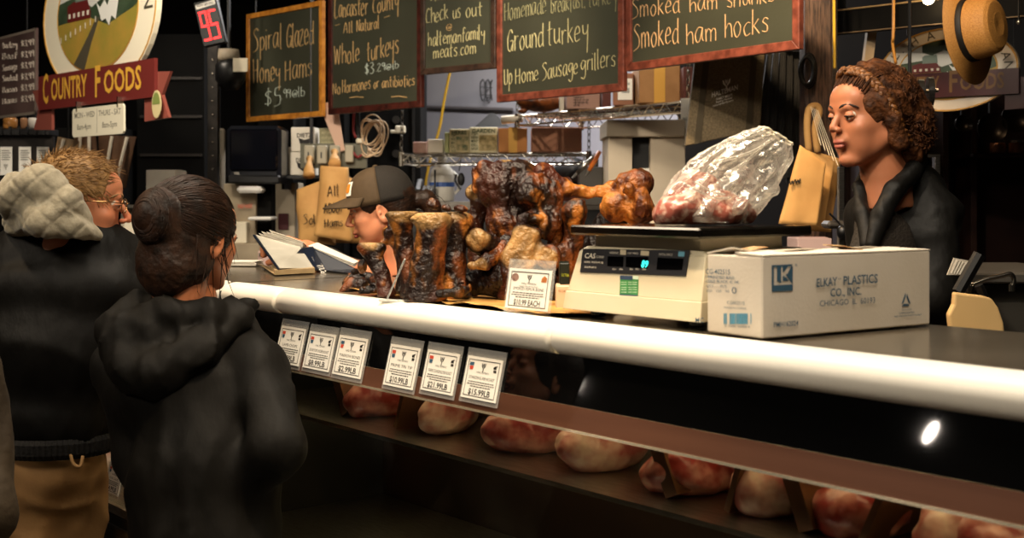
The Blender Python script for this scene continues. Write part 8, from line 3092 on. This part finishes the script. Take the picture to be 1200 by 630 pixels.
for i in range(1100):
    th = rs.uniform(-PI, PI)
    ph = math.acos(rs.uniform(-.75, 1))
    c0, rd = (Vector((0, -.020, .030)), (.084, .098, .088)) if rs.random() < .5 else (Vector((0, -.082, -.03)), (.074, .066, .090))
    p = c0 + Vector((rd[0] * math.sin(ph) * math.sin(th), rd[1] * math.sin(ph) * math.cos(th), rd[2] * math.cos(ph)))
    if p.y > .012 and p.z < .085 or p.y > .055:
        if not (p.z > .06 and abs(p.x) < .06 and p.y < .07):
            continue
    nrm = (p - c0).normalized()
    t1_ = nrm.orthogonal().normalized()
    t2_ = nrm.cross(t1_)
    a0 = rs.uniform(0, 6.28)
    rr_ = rs.uniform(.003, .006)
    dr = (t1_ * math.cos(a0) + t2_ * math.sin(a0))
    path = []
    for k in range(9):
        an = k * .9
        path.append(p - nrm * .002 + nrm * (rr_ * math.sin(an) + rr_ * .6) + dr * (k * .0035) + nrm.cross(dr) * (rr_ * math.cos(an)))
    ch.append(path)
for i in range(260):      # combed-back lighter hair over the brow
    x = rs.uniform(-.055, .055)
    p = Vector((x, .072 - 6 * x * x + rs.uniform(-.004, .004), .066 + rs.uniform(-.01, .012) - 5 * x * x))
    ch.append([p, p + Vector((x * .15, -.014, .020)), p + Vector((x * .25, -.036, .033)), p + Vector((x * .3, -.065, .040))])
hair_strands(Mg, ch, m_curl, gr, .0013, 'curls')
garment('jacket', [('e', (1062, 345, 2.86), (.105, .125, .22)), ('e', (1058, 268, 2.86), (.100, .125, .09)), ('c', [(1094, 246, 2.80), (1078, 222, 2.84), (1045, 232, 2.92), (1022, 252, 2.97)], [.052, .052, .05, .05]), ('c', [(1094, 250, 2.79), (1093, 350, 2.74), (1040, 365, 2.67)], [.056, .054, .038]),
                   ('c', [(1018, 256, 2.97), (1012, 340, 2.98), (992, 363, 2.88)], [.052, .046, .038]), ('e', (1062, 450, 2.86), (.11, .125, .16)), ('C', [(1034, 190, 2.74), (1030, 235, 2.72)], [.046, .030], .01)], m_jacket, gr, .007, folds(51, .008, 16, .6),
        plane=[(tuple(P(1060, 520, 2.86)), (0, 0, -1))])
for nm, pts, rad in (('collar', [(1078, 186, 2.84), (1068, 200, 2.76), (1050, 222, 2.72), (1034, 250, 2.70), (1022, 285, 2.69)], [.016, .022, .021, .019, .014]), ('collar', [(1012, 200, 2.86), (1008, 220, 2.80), (1010, 250, 2.75), (1016, 285, 2.70)], [.010, .016, .017, .014]),
                     ('collar', [(1012, 205, 2.90), (1040, 192, 2.93), (1070, 188, 2.90), (1080, 190, 2.84)], [.012, .02, .022, .016])):
    garment(nm, [('c', pts, rad)], m_jacket, gr, .005, folds(55, .004, 30, .8), k=.01)
garment('apron', [('e', (1035, 330, 2.74), (.085, .05, .16)), ('c', [(1008, 262, 2.78), (1016, 300, 2.74)], [.02, .03])], mat('apron_cloth', '#211a12', rough=.8, bump=.4, bscale=200), gr, .007, folds(57, .006, 20, .6))
shoe_and_legs(gr, 1062, 2.86, 520, m_trous, rot=-70)

# ---- far worker -------------------------------------------------------------
fw = thing('person', 'worker in a black cap and maroon shirt far back under the lower wire shelf', 'person', pt_z(676, 6.75, 0), R(50))
Mf = head_frame(668, 210, 6.7, -70, 18)
hm = head_mesh(S('#b97a63'), S('#94503f'), 1.0, res=.004)
V, F_, c = join([(xform(hm[0], Mf), hm[1], hm[2]), limb([(676, 232, 6.74), (684, 260, 6.8), (684, 330, 6.8)], [.05, .11, .12], S('#b97a63')), limb([(655, 262, 6.6), (640, 280, 6.5), (643, 222, 6.55)], [.045, .038, .028], S('#b97a63')), limb([(708, 262, 6.9), (716, 300, 6.8), (700, 320, 6.7)], [.045, .038, .028], S('#b97a63')),
                 place_hand(hand_mesh(S('#b97a63'), 1, .7, res=.003), 643, 219, 6.55, 70, 0, 20), place_hand(hand_mesh(S('#b97a63'), 1, .5, res=.003), 698, 322, 6.68, 0, 0, 90)])
link_mesh('body', V, F_, m_skin, fw, True, c)
cap_shell(Mf, fw, m_brown, 'hair', [('e', (0, -.018, .024), (.079, .095, .08)), ('e', (0, -.06, -.03), (.07, .05, .07), .02)], [((0, .100, -.035), (.075, .078, .085), .012)], .005)
garment('shirt', [('e', (684, 285, 6.8), (.19, .13, .20)), ('c', [(652, 258, 6.68), (676, 248, 6.76), (710, 258, 6.9)], [.06, .055, .06]), ('c', [(655, 262, 6.6), (641, 280, 6.52), (643, 240, 6.54)], [.055, .05, .042]), ('c', [(709, 262, 6.9), (717, 300, 6.8), (704, 316, 6.72)], [.055, .05, .04]), ('e', (684, 340, 6.8), (.17, .13, .16))], mat('maroon_shirt', '#4a1c20', rough=.8), fw, .012, folds(71, .006, 14, .6))
shoe_and_legs(fw, 684, 6.8, 350, m_trous, rot=-70)
cf = thing('cap', 'black cap worn by the far worker in maroon', 'cap', Mf @ Vector((0, 0, .05)))
g = SDF((-.11, -.13, -.03), (.11, .2, .13), .004)
g.ell((0, -.014, .03), (.086, .102, .085), .01)
g.ell((0, .11, .020), (.062, .075, .010), .008, rot=Matrix.Rotation(R(-8), 4, 'X'))
g.plane((0, 0, .012), (0, -.1, -1), .003)
V, F_ = g.mesh()
link_mesh('crown', xform(V, Mf), F_, m_blackpl, cf, True)
